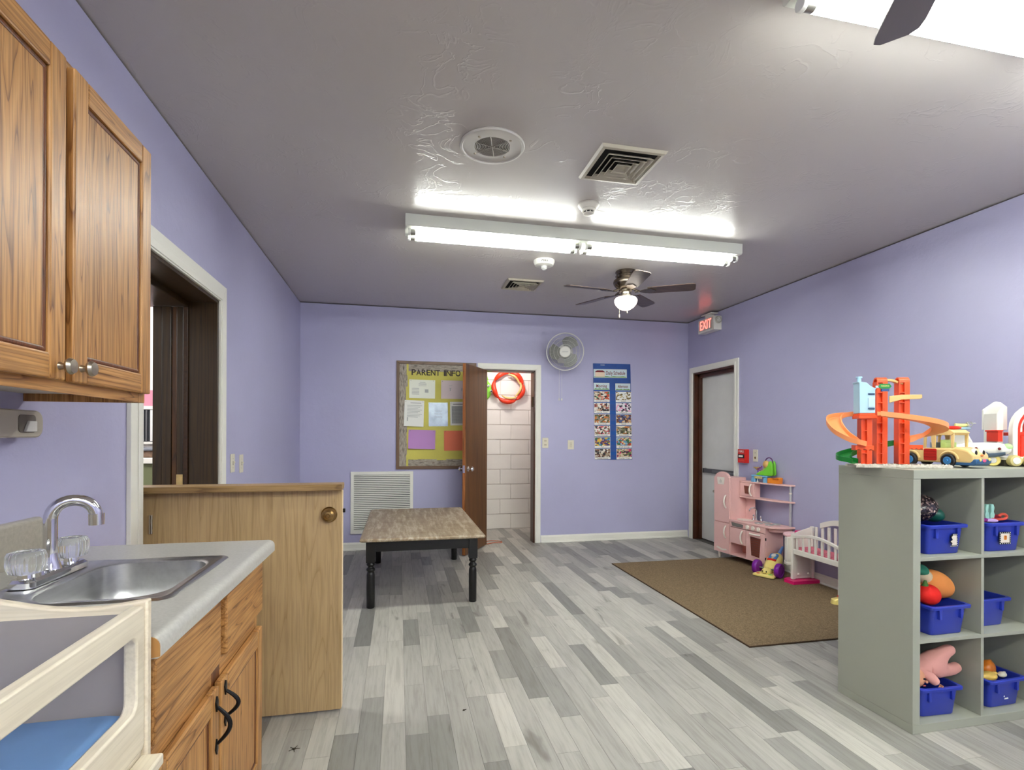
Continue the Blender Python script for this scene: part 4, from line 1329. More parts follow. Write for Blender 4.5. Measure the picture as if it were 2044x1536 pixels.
for k, s_ in enumerate(('Statewide', 'Resource', 'Planning')):
    text('lettering', s_, 0.030, face_y(0.440, YB - 0.0148, 1.555 - 0.034 * k), INKG, sl, width=0.085)
sheet('paper_notice', 'white table sheet with a title half hidden by the brown door', 0.575, 0.790, 1.392, 1.662, PAPER, -0.02,
      [(0.15, 0.8, 0.90, 0.03, INKG), (0.08, 0.92, 0.45, 0.74, LG)] + [(0.08, 0.92, 0.80 - 0.06 * k, 0.012, INKG) for k in range(12)] + [(0.30, 0.31, 0.45, 0.74, INKG)])
sheet('coloured_paper', 'purple sheet of paper on the lower left of the board', 0.104, 0.406, 1.120, 1.335, mat('paper_purple', (186, 138, 196), 0.7), 0.025, (), 0.0, 0.02)
sheet('coloured_paper', 'orange sheet of paper beside the purple sheet', 0.505, 0.790, 1.100, 1.330, mat('paper_orange', (228, 122, 90), 0.7), -0.01)

# ------------------------------------------------------------------ wall fan
wf_c = Vector((1.880, 5.795, 2.250))
nrm = Vector((-0.30, -0.93, -0.16)).normalized()
M = Matrix.Translation(wf_c) @ nrm.to_track_quat('Z', 'Y').to_matrix().to_4x4()
wf = thing('wall_fan', 'round white caged wall fan with grey blades and pull cords', 'fan', mtx=M)
L = dict(local=True)
WIRE = mat('fan_wire', (206, 206, 200), 0.35)
MB().torus((0, 0, 0), 0.213, 0.0062, 'z', 56, 8).build('rim', mat('rim_white', (224, 224, 220), 0.35), wf, **L)
mb = MB()
for r_, z_ in ((0.085, 0.052), (0.130, 0.042), (0.172, 0.026)):
    mb.torus((0, 0, z_), r_, 0.0022, 'z', 48, 6)
mb.build('guard_rings', WIRE, wf, **L)
mb = MB()
for k in range(72):
    a = 2 * PI * k / 72
    c_, s_ = math.cos(a), math.sin(a)
    mb.tube([(0.055 * c_, 0.055 * s_, 0.055), (0.13 * c_, 0.13 * s_, 0.044), (0.185 * c_, 0.185 * s_, 0.020), (0.211 * c_, 0.211 * s_, 0.001),
             (0.18 * c_, 0.18 * s_, -0.036), (0.09 * c_, 0.09 * s_, -0.062)], 0.0010, 4)
o = mb.build('guard_wires', WIRE, wf, **L)
o['kind'] = 'stuff'
MB().lathe([(0.063, 0.050), (0.064, 0.060), (0.058, 0.066), (0.001, 0.068)], n=32).build('badge', WPLAST, wf, **L)
text('lettering', 'LAKEWOOD', 0.018, M @ Matrix.Translation((0, 0, 0.0690)) @ Matrix.Rotation(R(0), 4, 'Z'), GREYP, wf, width=0.070)
BLADEG = mat('fan_blade_grey', (128, 130, 124), 0.35)
for k in range(3):
    a0 = R(120 * k + 25)
    loA, loB = [], []
    top_, bot_ = [], []
    for i in range(9):
        t = a0 + R(10 * i)
        ro = 0.19 * (0.72 + 0.28 * math.sin(PI * (0.15 + 0.85 * i / 8)))
        zz = 0.022 - 0.040 * i / 8
        top_.append(((0.045 * math.cos(t), 0.045 * math.sin(t), zz * 0.6), (ro * math.cos(t), ro * math.sin(t), zz)))
    loops = [[a_, b_, (b_[0], b_[1], b_[2] - 0.002), (a_[0], a_[1], a_[2] - 0.002)] for a_, b_ in top_]
    MB().loft(loops).build('fan_blade', BLADEG, wf, **L)
MB().lathe([(0.001, 0.030), (0.040, 0.028), (0.045, 0.0), (0.040, -0.028), (0.001, -0.03)], n=24).build('hub', BLADEG, wf, **L)
MB().lathe([(0.080, -0.060), (0.085, -0.075), (0.070, -0.130), (0.050, -0.150), (0.001, -0.152)], n=28).build('motor', mat('motor_white', (214, 214, 208), 0.4), wf, **L)
mb = MB()
mb.box(1.86, 1.96, YB - 0.03, YB - 0.001, 2.15, 2.33).cyl((1.91, YB - 0.03, 2.25), tuple(wf_c - nrm * 0.13), 0.022, n=12)
mb.build('bracket', MATS['motor_white'], wf)
for x_ in (1.852, 1.884):
    mb = MB().cyl((x_, 5.93, 2.06), (x_, 5.93, 1.722), 0.0014, n=5).ell((x_, 5.93, 1.706), (0.009, 0.009, 0.016), 10, 8)
    mb.build('pull_cord', WPLAST, wf)

# ------------------------------------------------------------------ schedule chart
ch_ = thing('pocket_chart', 'tall blue pocket chart hanging on the end wall', 'chart', (2.57, YB, 0.98))
sh = 0.030
CHB = mat('chart_blue', (38, 78, 148), 0.5, var=(20, 0.08))
CP = [(2.312, 2.160), (2.802, 2.166), (2.832, 0.984), (2.342, 0.984)]
MB().prism(CP, 'y', YB - 0.006, YB - 0.001).build('backing', CHB, ch_, smooth=False)
for k in range(7):
    z_ = 2.160 - 0.255 - 0.125 * k - 0.06
    f = (2.16 - z_) / 1.176
    MB().box(2.316 + sh * f, 2.800 + sh * f, YB - 0.0078, YB - 0.0062, z_ - 0.052, z_ - 0.012).build('pocket', mat('chart_pocket', (48, 92, 164), 0.25), ch_, smooth=False)
text('lettering', 'CARSON', 0.02, face_y(2.435, YB - 0.0066, 2.143), PAPER, ch_, width=0.055)


def scene_mat(seed, cols, scale):
    m, nt, b = _new('picture_print_%d' % seed)
    v = _pos(nt, (1, 1, 1.4))
    vo = nt.nodes.new('ShaderNodeTexVoronoi')
    vo.inputs['Scale'].default_value = scale
    mp = nt.nodes.new('ShaderNodeMapping')
    mp.inputs['Location'].default_value = (seed * 1.7, 0, seed * 0.9)
    nt.links.new(v, mp.inputs['Vector'])
    nt.links.new(mp.outputs['Vector'], vo.inputs['Vector'])
    sep = nt.nodes.new('ShaderNodeSeparateColor')
    nt.links.new(vo.outputs['Color'], sep.inputs['Color'])
    r = nt.nodes.new('ShaderNodeValToRGB')
    r.color_ramp.interpolation = 'CONSTANT'
    e = r.color_ramp.elements
    e[0].position, e[0].color = 0.0, lin(cols[0])
    e[1].position, e[1].color = 1.0 / len(cols), lin(cols[1])
    for i in range(2, len(cols)):
        x_ = e.new(i / len(cols))
        x_.color = lin(cols[i])
    nt.links.new(sep.outputs[0], r.inputs['Fac'])
    nt.links.new(r.outputs['Color'], b.inputs['Base Color'])
    b.inputs['Roughness'].default_value = 0.45
    return m


CARDW = mat('card_white', (232, 230, 224), 0.5)


def card(label, x0, x1, z0, z1, caption=None, cols=None, seed=0, art=None):
    M_ = Matrix.Translation(((x0 + x1) / 2, YB - 0.0095, (z0 + z1) / 2)) @ Matrix.Rotation(R(-0.9), 4, 'Y')
    t = thing('schedule_card', label, 'card', mtx=M_, group='schedule cards in the pocket chart')
    w_, h_ = x1 - x0, z1 - z0
    MB().box(-w_ / 2, w_ / 2, -0.0008, 0.0008, -h_ / 2, h_ / 2).build('card_stock', CARDW, t, smooth=False, local=True)
    if cols:
        MB().box(-w_ / 2 + 0.004, w_ / 2 - 0.004, -0.0014, -0.0009, -h_ / 2 + 0.026, h_ / 2 - 0.004).build('picture', scene_mat(seed, cols, 42), t, smooth=False, local=True)
    if caption:
        text('lettering', caption, 0.022, M_ @ Matrix.Translation((0, -0.0013, -h_ / 2 + 0.012)) @ Matrix.Rotation(PI / 2, 4, 'X'), INK, t, width=min(w_ * 0.7, 0.0125 * len(caption)))
    if art:
        art(t, M_, w_, h_)
    return t


GRN = mat('card_green', (108, 160, 84), 0.5)
SKY = mat('card_sky', (206, 222, 226), 0.5)
REDI = mat('card_red_ink', (120, 22, 32), 0.5)


def heading(word, house=False):
    def art(t, M_, w_, h_):
        MB().box(-w_ / 2 + 0.003, w_ / 2 - 0.003, -0.0013, -0.0009, -h_ / 2 + 0.004, h_ / 2 - 0.003).build('picture', SKY, t, smooth=False, local=True)
        n_ = 10
        pts = [(-w_ / 2 + 0.004, -h_ / 2 + 0.005), (w_ / 2 - 0.004, -h_ / 2 + 0.005)] + [(w_ / 2 - 0.004 - (w_ - 0.008) * i / n_, -h_ / 2 + 0.010 + 0.010 * abs(math.sin(i * 1.9))) for i in range(n_ + 1)]
        MB().prism(pts, 'y', -0.0017, -0.00135).build('hills', GRN, t, smooth=False, local=True)
        x_ = 0.0
        if house:
            x_ = w_ * 0.16
            hx0, hx1 = -w_ / 2 + 0.02, -w_ / 2 + w_ * 0.33
            MB().box(hx0, hx1, -0.0021, -0.00175, -h_ * 0.40, h_ * 0.14).build('schoolhouse', mat('card_cream', (236, 214, 190), 0.5), t, smooth=False, local=True)
            MB().prism([(hx0 - 0.008, h_ * 0.14), (hx1 + 0.008, h_ * 0.14), (hx1 - 0.025, h_ * 0.36), (hx0 + 0.025, h_ * 0.36)], 'y', -0.0021, -0.00175).build('roof', REDI, t, smooth=False, local=True)
        text('lettering', word, h_ * 0.62, M_ @ Matrix.Translation((x_, -0.0019, 0.004)) @ Matrix.Rotation(PI / 2, 4, 'X'), REDI, t, width=(w_ * 0.58 if house else w_ * 0.68), bold=h_ * 0.008)
    return art


card('wide Daily Schedule heading card at the top of the blue chart', 2.318, 2.752, 1.990, 2.094, art=heading('Daily Schedule', True))
card('Morning heading card on the blue chart', 2.320, 2.524, 1.838, 1.924, art=heading('Morning'))
card('Afternoon heading card on the blue chart', 2.602, 2.800, 1.838, 1.924, art=heading('Afternoon'))
SKIN = (150, 96, 66)
rows = [
    ('Arrival Activities', [(214, 196, 170), (60, 50, 48), (172, 130, 100), (70, 130, 84), (206, 84, 50), (232, 226, 212)], 'children at green and orange seats',
     'Lunch', [(232, 232, 228), (232, 232, 228), (232, 232, 228), (116, 96, 58), (206, 190, 140)], 'a lunch box on white'),
    ('Circle Time', [(236, 232, 224), (52, 42, 44), (226, 222, 214), (150, 60, 60), (198, 160, 130)], 'a group seen on white',
     'Naptime', [(222, 216, 220), (232, 150, 190), (40, 34, 52), (232, 230, 230)], 'a pink cot'),
    ('Storytime', [(222, 212, 196), (92, 96, 60), (52, 48, 46), (206, 120, 50), (150, 140, 120)], 'people reading by an orange chair',
     'Snack', [(112, 60, 36), (196, 150, 104), (60, 34, 24), (222, 190, 150), (70, 90, 140)], 'brown figures at a table'),
    ('Music & Movement', [(226, 216, 200), (140, 116, 84), (204, 90, 100), (50, 46, 50), (232, 228, 222)], 'dancing figures',
     'Discussion', [(220, 210, 190), (110, 110, 66), (56, 50, 46), (200, 124, 60), (150, 146, 130)], 'figures by an olive jacket'),
    ('Art', [(70, 50, 110), (226, 206, 180), (60, 140, 190), (40, 110, 80), (226, 180, 60), SKIN], 'three painting children',
     'Small Group', [(96, 150, 180), (226, 200, 140), (190, 60, 40), (60, 110, 80), (150, 180, 200)], 'a blue shirted child'),
    ('Outside Activity', [(206, 196, 178), (110, 70, 52), (226, 220, 208), (46, 40, 42), (170, 150, 120)], 'running figures',
     'Center Time', [(196, 40, 100), (60, 44, 60), (206, 160, 130), (216, 200, 170), (110, 130, 70)], 'a magenta shirt')]
for k, (c1, p1, d1_, c2, p2, d2_) in enumerate(rows):
    zt_ = 1.822 - 0.1405 * k
    f = (2.16 - zt_ + 0.06) / 1.176
    for side, (cap, cols, desc) in enumerate(((c1, p1, d1_), (c2, p2, d2_))):
        xa = (2.316 if side == 0 else 2.600) + sh * f * 0.75
        card('%s card in the %s column showing %s' % (cap, 'morning' if side == 0 else 'afternoon', desc), xa, xa + 0.204, zt_ - 0.130, zt_, cap, cols, k * 2 + side + 1)

# ------------------------------------------------------------------ closet contents
tn = thing('play_tunnel', 'folded red play tunnel ring hanging in the closet', 'toy', (1.45, CY, 1.93))
REDC = mat('red_nylon', (226, 58, 26), 0.45, var=(18, 0.15))
ORC = mat('tan_nylon', (214, 178, 110), 0.5)
cc = Vector((1.455, CY - 0.07, 1.935))
for k in range(5):
    a0, a1 = R(72 * k + 14), R(72 * k + 84)
    pts, rad = [], []
    for i in range(9):
        t = a0 + (a1 - a0) * i / 8
        pts.append(cc + Vector((0.205 * math.cos(t), 0.012 * math.sin(i), 0.200 * math.sin(t))))
        rad.append(0.014 + 0.022 * math.sin(PI * i / 8) ** 0.8)
    MB().tube(pts, rad, 12).build('fabric_segment', REDC, tn, ang=60)
    pts2 = [p + Vector((-0.030 * math.cos(a0), -0.03, -0.030 * math.sin(a0))) * 1.0 + (cc - p) * 0.10 for p in pts]
    if k in (0, 3, 4):
        MB().tube(pts2, [r * 0.45 for r in rad], 8).build('fabric_lining', ORC, tn, ang=60)
MB().torus(tuple(cc), 0.19, 0.004, 'y', 40, 6).build('wire_hoop', BLACKM, tn)
gf = thing('green_plush', 'green plush head hanging beside the red play tunnel', 'toy', (1.11, CY, 1.88))
GPL = mat('green_plush', (122, 190, 60), 0.8, bump=(90, 0.2))
MB().ell((1.10, CY - 0.10, 1.885), (0.115, 0.06, 0.150), 24, 16).build('head', GPL, gf)
MB().lathe([(0.055, 0), (0.04, 0.05), (0.018, 0.10), (0.001, 0.115)], (1.12, CY - 0.09, 2.02), 16).build('tuft', GPL, gf)
for x_, z_ in ((1.165, 1.935), (1.200, 1.865)):
    MB().ell((x_, CY - 0.160, z_), (0.016, 0.008, 0.018), 12, 8).build('eye', WPLAST, gf)
MB().ell((1.168, CY - 0.169, 1.933), (0.008, 0.004, 0.009), 10, 6).build('pupil', INK, gf)
MB().ell((1.201, CY - 0.169, 1.865), (0.012, 0.004, 0.012), 10, 6).build('pupil', INK, gf)
o = MB().tube(spline([(1.00, 6.16, 0.006), (1.09, 6.22, 0.006), (1.20, 6.16, 0.006), (1.19, 6.09, 0.006), (1.10, 6.10, 0.006), (1.03, 6.05, 0.006), (0.985, 6.04, 0.006)], 6), 0.0045, 8).build('extension_cord', mat('orange_cord', (190, 92, 52), 0.5))
tag(o, 'short orange cord lying on the floor in the closet doorway', 'cord')

# ------------------------------------------------------------------ rug
def rug_mat():
    m, nt, b = _new('brown_carpet')
    f = _noise(nt, _pos(nt, (1, 1, 1)), 260, 3, 0.7)
    f2 = _noise(nt, _pos(nt, (1, 1, 1)), 70, 3, 0.7)
    c = _ramp(nt, f, [(0.30, lin((88, 72, 52))), (0.5, lin((132, 112, 86))), (0.72, lin((172, 152, 122)))])
    c2 = _ramp(nt, f2, [(0.35, (0.82, 0.82, 0.82, 1)), (0.6, (1.05, 1.05, 1.05, 1))])
    nt.links.new(_mix(nt, c, c2, 1.0, 'MULTIPLY'), b.inputs['Base Color'])
    b.inputs['Roughness'].default_value = 0.95
    b.inputs['Specular IOR Level'].default_value = 0.1
    _bump(nt, b, f, 0.6, 0.006)
    return m


rug = thing('rug', 'flat brown carpet remnant on the floor in front of the play kitchen', 'rug', (2.8, 3.83, 0))
MB().box(2.083, XR - 0.035, 2.790, 4.877, 0.0005, 0.010).build('pile', rug_mat(), rug, bevel=0.003, smooth=False)
mb = MB()
for a in ((2.078, 2.083, 2.785, 4.882), (2.083, XR - 0.035, 2.785, 2.790), (2.083, XR - 0.035, 4.877, 4.882)):
    mb.box(a[0], a[1], a[2], a[3], 0.0005, 0.0085)
mb.build('bound_edge', mat('rug_binding', (70, 52, 34), 0.9), rug, smooth=False)

# ------------------------------------------------------------------ pink play kitchen
pk = thing('play_kitchen', 'pink wooden play kitchen with fridge, oven and sink', 'play kitchen', (3.271, 4.952, 0), R(-81.93))
L = dict(local=True)
W, DP = 0.677, 0.205
PINKSHADE = mat('pink_cubby_shade', (226, 150, 136), 0.5)  # salmon tone: shading of the open cubby put into the colour
WH = mat('kitchen_white', (236, 228, 218), 0.35)
arch = [(0.0, 0.075), (0.22, 0.075), (0.22, 0.855), (0.206, 0.858)]
for i in range(13):
    t = PI * i / 12
    arch.append((0.11 + 0.094 * math.cos(t), 0.862 + 0.050 * math.sin(t)))
arch += [(0.014, 0.858), (0.0, 0.855)]
MB().prism(arch, 'y', 0.0005, 0.016).build('fridge_front', PINK, pk, bevel=0.002, smooth=False, **L)
MB().box(0.204, 0.2199, 0.0162, 0.105, 0.405, 0.855).box(0.204, 0.2199, 0.0162, DP, 0.075, 0.405).build('fridge_side', PINK, pk, smooth=False, **L)
MB().box(0.0001, 0.016, 0.0162, DP, 0.075, 0.855).build('fridge_side', PINK, pk, smooth=False, **L)
MB().box(0.204, 0.2199, 0.1052, DP, 0.4052, 0.855).build('upper_side', PINK, pk, smooth=False, **L)
MB().box(0.016, 0.204, DP - 0.008, DP, 0.075, 0.855).build('fridge_back', PINK, pk, smooth=False, **L)
MB().box(0.016, 0.204, 0.0162, DP - 0.0082, 0.848, 0.855).build('fridge_top', PINK, pk, smooth=False, **L)
dr_u = MB().prism([(0.003, 0.394), (0.217, 0.394), (0.217, 0.856)] + [(0.11 + 0.090 * math.cos(PI * i / 12), 0.860 + 0.046 * math.sin(PI * i / 12)) for i in range(13)] + [(0.003, 0.856)], 'y', -0.012, -0.0003).build('fridge_door', PINK, pk, bevel=0.002, smooth=False, **L)
dr_l = MB().box(0.003, 0.217, -0.012, -0.0003, 0.078, 0.386).build('freezer_door', PINK, pk, bevel=0.002, smooth=False, **L)


def khandle(parent, x, z0, z1, vert=True, y0=-0.0125):
    pts = []
    n = 10
    for i in range(n + 1):
        t = i / n
        pts.append((0.026 * math.sin(PI * t) ** 0.7, z0 + (z1 - z0) * t))
    mb = MB()
    for (a, za), (b_, zb) in zip(pts[:-1], pts[1:]):
        pass
    path = [(x, y0 - a - 0.003, z) if vert else (z, y0 - a - 0.003, x) for a, z in pts]
    mb.tube(path, 0.0075, 8)
    return mb.build('handle', WH, parent, local=True)


khandle(dr_u, 0.176, 0.545, 0.675)
khandle(dr_l, 0.176, 0.235, 0.362)
MB().prism([(0.060, 0.780), (0.145, 0.780), (0.156, 0.855), (0.046, 0.855)], 'y', -0.016, -0.0122).build('ice_panel', WH, dr_u, bevel=0.002, smooth=False, **L)
MB().prism([(0.088, 0.796), (0.116, 0.796), (0.118, 0.818), (0.102, 0.836), (0.086, 0.818)], 'y', -0.018, -0.0162).build('ice_emblem', mat('ice_grey', (206, 200, 190), 0.4), dr_u, smooth=False, **L)
MB().prism([(0.04, 0.118), (0.10, 0.104), (0.13, 0.100), (0.19, 0.112), (0.18, 0.124), (0.13, 0.116), (0.05, 0.132)], 'y', -0.015, -0.0122).build('trim_scroll', WH, dr_l, smooth=False, **L)
# lower body
for nm, q in (('divider', (0.2201, 0.234, 0.0005, DP, 0.075, 0.418)), ('divider', (0.440, 0.452, 0.0005, DP, 0.089, 0.360)), ('side_panel', (0.663, W, 0.0005, 0.212, 0.075, 0.418)),
              ('bottom_panel', (0.234, 0.663, 0.0005, DP, 0.075, 0.089))):
    MB().box(*q).build(nm, PINK, pk, smooth=False, **L)
MB().box(0.234, 0.440, 0.150, 0.158, 0.089, 0.20).build('cubby_back', PINKSHADE, pk, smooth=False, **L)
MB().box(0.234, 0.440, 0.003, 0.158, 0.198, 0.206).build('cubby_top', PINKSHADE, pk, smooth=False, **L)
MB().box(0.452, 0.663, DP - 0.008, DP, 0.089, 0.418).box(0.234, 0.440, DP - 0.008, DP, 0.206, 0.418).build('back_panel', PINK, pk, smooth=False, **L)
cp = MB().box(0.222, W, -0.010, -0.0003, 0.366, 0.419).build('control_panel', PINK, pk, bevel=0.002, smooth=False, **L)
MB().prism([(0.262, 0.374), (0.400, 0.374), (0.404, 0.406), (0.250, 0.412)], 'y', -0.0125, -0.0102).build('display', mat('display_grey', (120, 116, 112), 0.3), cp, smooth=False, **L)
for k in range(3):
    kx = 0.462 + 0.068 * k
    MB().lathe([(0.021, -0.0102), (0.021, -0.018), (0.017, -0.022), (0.001, -0.023)], (kx, 0, 0.393), 18, 'y').build('dial', WH, cp, **L)
    MB().box(kx - 0.004, kx + 0.004, -0.031, -0.0225, 0.378, 0.408).build('dial_grip', WH, cp, bevel=0.002, smooth=False, **L)
md = MB().box(0.226, 0.438, -0.012, -0.0003, 0.205, 0.360).build('cupboard_door', PINK, pk, bevel=0.002, smooth=False, **L)
khandle(md, 0.400, 0.222, 0.345)
od = MB().box(0.444, 0.674, -0.012, -0.0003, 0.079, 0.360).build('oven_door', PINK, pk, bevel=0.002, smooth=False, **L)
khandle(od, 0.340, 0.495, 0.620, vert=False)
MB().ring([(0.500, 0.120), (0.622, 0.112), (0.640, 0.318), (0.482, 0.322)], [(0.512, 0.130), (0.612, 0.124), (0.628, 0.308), (0.496, 0.312)], 'y', -0.016, -0.0122).build('window_frame', PINK, od, bevel=0.002, smooth=False, **L)
MB().prism([(0.512, 0.130), (0.612, 0.124), (0.628, 0.308), (0.496, 0.312)], 'y', -0.0135, -0.0122).build('oven_window', mat('oven_brown', (122, 66, 54), 0.25), od, smooth=False, **L)
for k in range(8):
    z_ = 0.142 + 0.022 * k
    MB().box(0.513 - 0.0008 * k, 0.611 + 0.0008 * k, -0.0150, -0.0137, z_, z_ + 0.004).build('oven_rack', mat('rack_brown', (86, 40, 34), 0.4), od, smooth=False, **L)
for z_ in (0.115, 0.30):
    MB().box(0.672, 0.681, -0.009, -0.001, z_, z_ + 0.026).build('hinge', BLACKM, od, smooth=False, **L)


def end_curve(x0, y0, xe, n=14):
    """front edge from (x0,y0) curving round to the back at xe"""
    pts = []
    for i in range(n + 1):
        t = PI / 2 * i / n
        pts.append((x0 + (xe - x0) * math.sin(t) ** 0.9, y0 + (0.212 - y0) * (1 - math.cos(t)) ** 1.0))
    return pts


ctp = [(0.2205, 0.212), (0.2205, -0.016), (0.66, -0.016)] + end_curve(0.675, -0.012, 0.812)
MB().prism(ctp, 'z', 0.4195, 0.438).build('counter', PINK, pk, bevel=0.003, **L)
ap = [(0.6775, 0.211), (0.6775, 0.03)] + end_curve(0.690, 0.035, 0.780)
MB().prism(ap, 'z', 0.385, 0.419).build('counter_apron', PINK, pk, bevel=0.002, **L)
for z0, z1 in ((0.655, 0.670), (0.812, 0.827)):
    sp_ = [(0.2205, 0.212), (0.2205, 0.118)] + end_curve(0.43, 0.120, 0.812)
    MB().prism(sp_, 'z', z0, z1).build('shelf', PINK, pk, bevel=0.003, **L)
MB().cyl((0.776, 0.190, 0.4385), (0.776, 0.190, 0.6545), 0.011, n=14).build('post', mat('post_silver', (196, 196, 200), 0.3, 0.4), pk, **L)
MB().cyl((0.776, 0.190, 0.6705), (0.776, 0.190, 0.8115), 0.011, n=14).build('post', MATS['post_silver'], pk, **L)
MB().cyl((0.776, 0.190, 0.740), (0.776, 0.190, 0.755), 0.0135, n=14).build('post_ring', WH, pk, **L)
MB().box(0.2205, 0.34, 0.204, 0.212, 0.4385, 0.654).build('splash_panel', PINK, pk, smooth=False, **L)
MB().box(0.2215, 0.405, 0.135, 0.205, 0.6705, 0.8115).build('microwave_box', PINK, pk, smooth=False, **L)
mw = MB().box(0.224, 0.404, 0.122, 0.1345, 0.673, 0.809).build('microwave_door', PINK, pk, bevel=0.002, smooth=False, **L)
MB().prism([(0.292, 0.700), (0.342, 0.698), (0.348, 0.776), (0.280, 0.780)], 'y', 0.119, 0.1218).build('microwave_window', MATS['oven_brown'], mw, smooth=False, **L)
khandle(mw, 0.376, 0.685, 0.800, y0=0.1218)
# sink, tap and rings
sb = MB().lathe([(0.085, 0.4382), (0.088, 0.4410), (0.082, 0.4415), (0.070, 0.4395), (0.001, 0.4388)], (0, 0, 0), 32)
sb.v = [Vector((0.335 + p.x * 1.0, 0.085 + p.y * 0.75, p.z)) for p in sb.v]
sb.build('sink_bowl', WH, pk, **L)
pts = [(0.40, 0.165, 0.439), (0.40, 0.165, 0.53)]
for i in range(1, 12):
    t = R(180 - 16.5 * i)
    q = 0.034 + 0.034 * math.cos(t)
    pts.append((0.40 - q * 0.55, 0.165 - q * 0.83, 0.53 + 0.036 * math.sin(t)))
MB().tube(pts, 0.0055, 10).build('tap_spout', CHROME, pk, **L)
for dx_ in (-0.045, 0.05):
    MB().lathe([(0.012, 0.4384), (0.010, 0.45), (0.005, 0.462), (0.009, 0.478), (0.006, 0.492), (0.001, 0.494)], (0.40 + dx_, 0.17, 0), 14).build('tap_handle', CHROME, pk, **L)
MB().box(0.335, 0.47, 0.155, 0.182, 0.4384, 0.445).build('tap_base', CHROME, pk, bevel=0.003, **L)
SILV = mat('burner_silver', (190, 190, 188), 0.3, 0.6)
for kx, ky in ((0.545, 0.045), (0.545, 0.145), (0.655, 0.060), (0.655, 0.150)):
    mb = MB().torus((kx, ky, 0.4425), 0.034, 0.004, 'z', 28, 6)
    for a in range(4):
        ca, sa = math.cos(PI / 4 * a), math.sin(PI / 4 * a)
        mb.box(0, 0, 0, 0, 0, 0) if False else mb.cyl((kx - 0.034 * ca, ky - 0.034 * sa, 0.4440), (kx + 0.034 * ca, ky + 0.034 * sa, 0.4440), 0.0028, n=6)
    mb.build('burner', SILV, pk, **L)
for fx in (0.045, 0.63):
    for fyy in (0.03, 0.175):
        MB().lathe([(0.010, 0.0105), (0.012, 0.014), (0.019, 0.0745)], (fx, fyy, 0), 14).build('foot', WH, pk, **L)

# tan toy on the kitchen's top shelf
KM = OM[pk.name]


def on_kitchen(name, label, cat, x, y, z, rot=0.0):
    return thing(name, label, cat, mtx=KM @ Matrix.Translation((x, y, z)) @ Matrix.Rotation(rot, 4, 'Z'))


tt = on_kitchen('toy_table', 'blue toy table base with a green toy chair on the play kitchen', 'toy', 0.475, 0.165, 0.8275, R(8))
MB().prism(rrect(-0.11, 0.075, -0.04, 0.035, 0.02, 4), 'z', 0.052, 0.068).build('table_top', BLUEP, tt, bevel=0.003, **L)
for x_ in (-0.085, 0.045):
    MB().loft([[(a, b_, 0.0) for a, b_ in rrect(x_ - 0.026, x_ + 0.026, -0.036, 0.032, 0.014, 4)], [(a, b_, 0.030) for a, b_ in rrect(x_ - 0.024, x_ + 0.024, -0.034, 0.032, 0.013, 4)], [(a, b_, 0.0518) for a, b_ in rrect(x_ - 0.018, x_ + 0.018, -0.030, 0.032, 0.012, 4)]]).build('table_leg', BLUEP, tt, **L)
MB().box(-0.062, 0.022, -0.0425, -0.0402, 0.036, 0.060).build('sticker', mat('toy_sticker', (206, 190, 120), 0.4, var=(60, 0.4)), tt, smooth=False, **L)
MB().lathe([(0.010, 0.0), (0.008, 0.012), (0.003, 0.020), (0.003, 0.034), (0.001, 0.036)], (-0.018, -0.052, 0), 12).build('spinner', WPLAST, tt, **L)
MB().prism([(-0.045, 0.0685), (0.115, 0.0685), (0.125, 0.085), (0.118, 0.185), (0.108, 0.212), (0.092, 0.210), (0.075, 0.170), (0.030, 0.120), (-0.040, 0.090)], 'y', -0.036, -0.012).build('chair_arm', LIMEP, tt, bevel=0.006, **L)
MB().prism([(-0.045, 0.0685), (0.115, 0.0685), (0.125, 0.085), (0.118, 0.185), (0.108, 0.212), (0.092, 0.210), (0.075, 0.170), (0.030, 0.120), (-0.040, 0.090)], 'y', 0.014, 0.036).build('chair_arm', LIMEP, tt, bevel=0.006, **L)
MB().prism([(-0.075, 0.0685), (-0.02, 0.0685), (0.085, 0.170), (0.078, 0.195), (0.040, 0.160), (-0.06, 0.085)], 'y', -0.0118, 0.0138).build('chair_seat', mat('pale_lime', (206, 222, 150), 0.4), tt, bevel=0.004, **L)
MB().ell((0.052, -0.020, 0.178), (0.034, 0.026, 0.038), 16, 10).build('cushion_face', mat('tan_face', (216, 172, 104), 0.5), tt, **L)
MB().torus((0.068, 0.0, 0.205), 0.038, 0.006, 'y', 24, 6).build('head_arch', mat('arch_purple', (96, 60, 110), 0.4), tt, **L)
mb = MB()
for i in range(3):
    for j in range(3):
        mb.box(-0.030 + 0.020 * i, -0.018 + 0.020 * i, -0.0385, -0.0362, 0.100 + 0.014 * j + 0.012 * i, 0.110 + 0.014 * j + 0.012 * i)
mb.build('checks', PURPLEP, tt, smooth=False, **L)
MB().lathe([(0.006, 0.112), (0.020, 0.130), (0.040, 0.142), (0.042, 0.146), (0.034, 0.146), (0.001, 0.134)], (-0.062, 0.005, 0), 20).build('bowl', TANP, tt, **L)
MB().cyl((-0.062, 0.005, 0.068), (-0.062, 0.005, 0.1122), 0.006, n=8).build('bowl_stem', BLUEP, tt, **L)
ob = on_kitchen('toy_box', 'orange plastic toy box at the end of the play kitchen shelf', 'toy', 0.620, 0.165, 0.8275, R(8))
MB().prism([(-0.060, 0.0), (0.062, 0.0), (0.066, 0.050), (0.066, 0.058), (0.034, 0.060), (0.014, 0.048), (-0.060, 0.052)], 'y', -0.03, 0.028).build('body', mat('orange_toy', (236, 138, 44), 0.4), ob, bevel=0.004, **L)
MB().prism(rrect(-0.004, 0.060, 0.034, 0.052, 0.010, 4), 'y', -0.0325, -0.0302).build('scoop', mat('orange_dark', (214, 112, 30), 0.4), ob, bevel=0.001, **L)

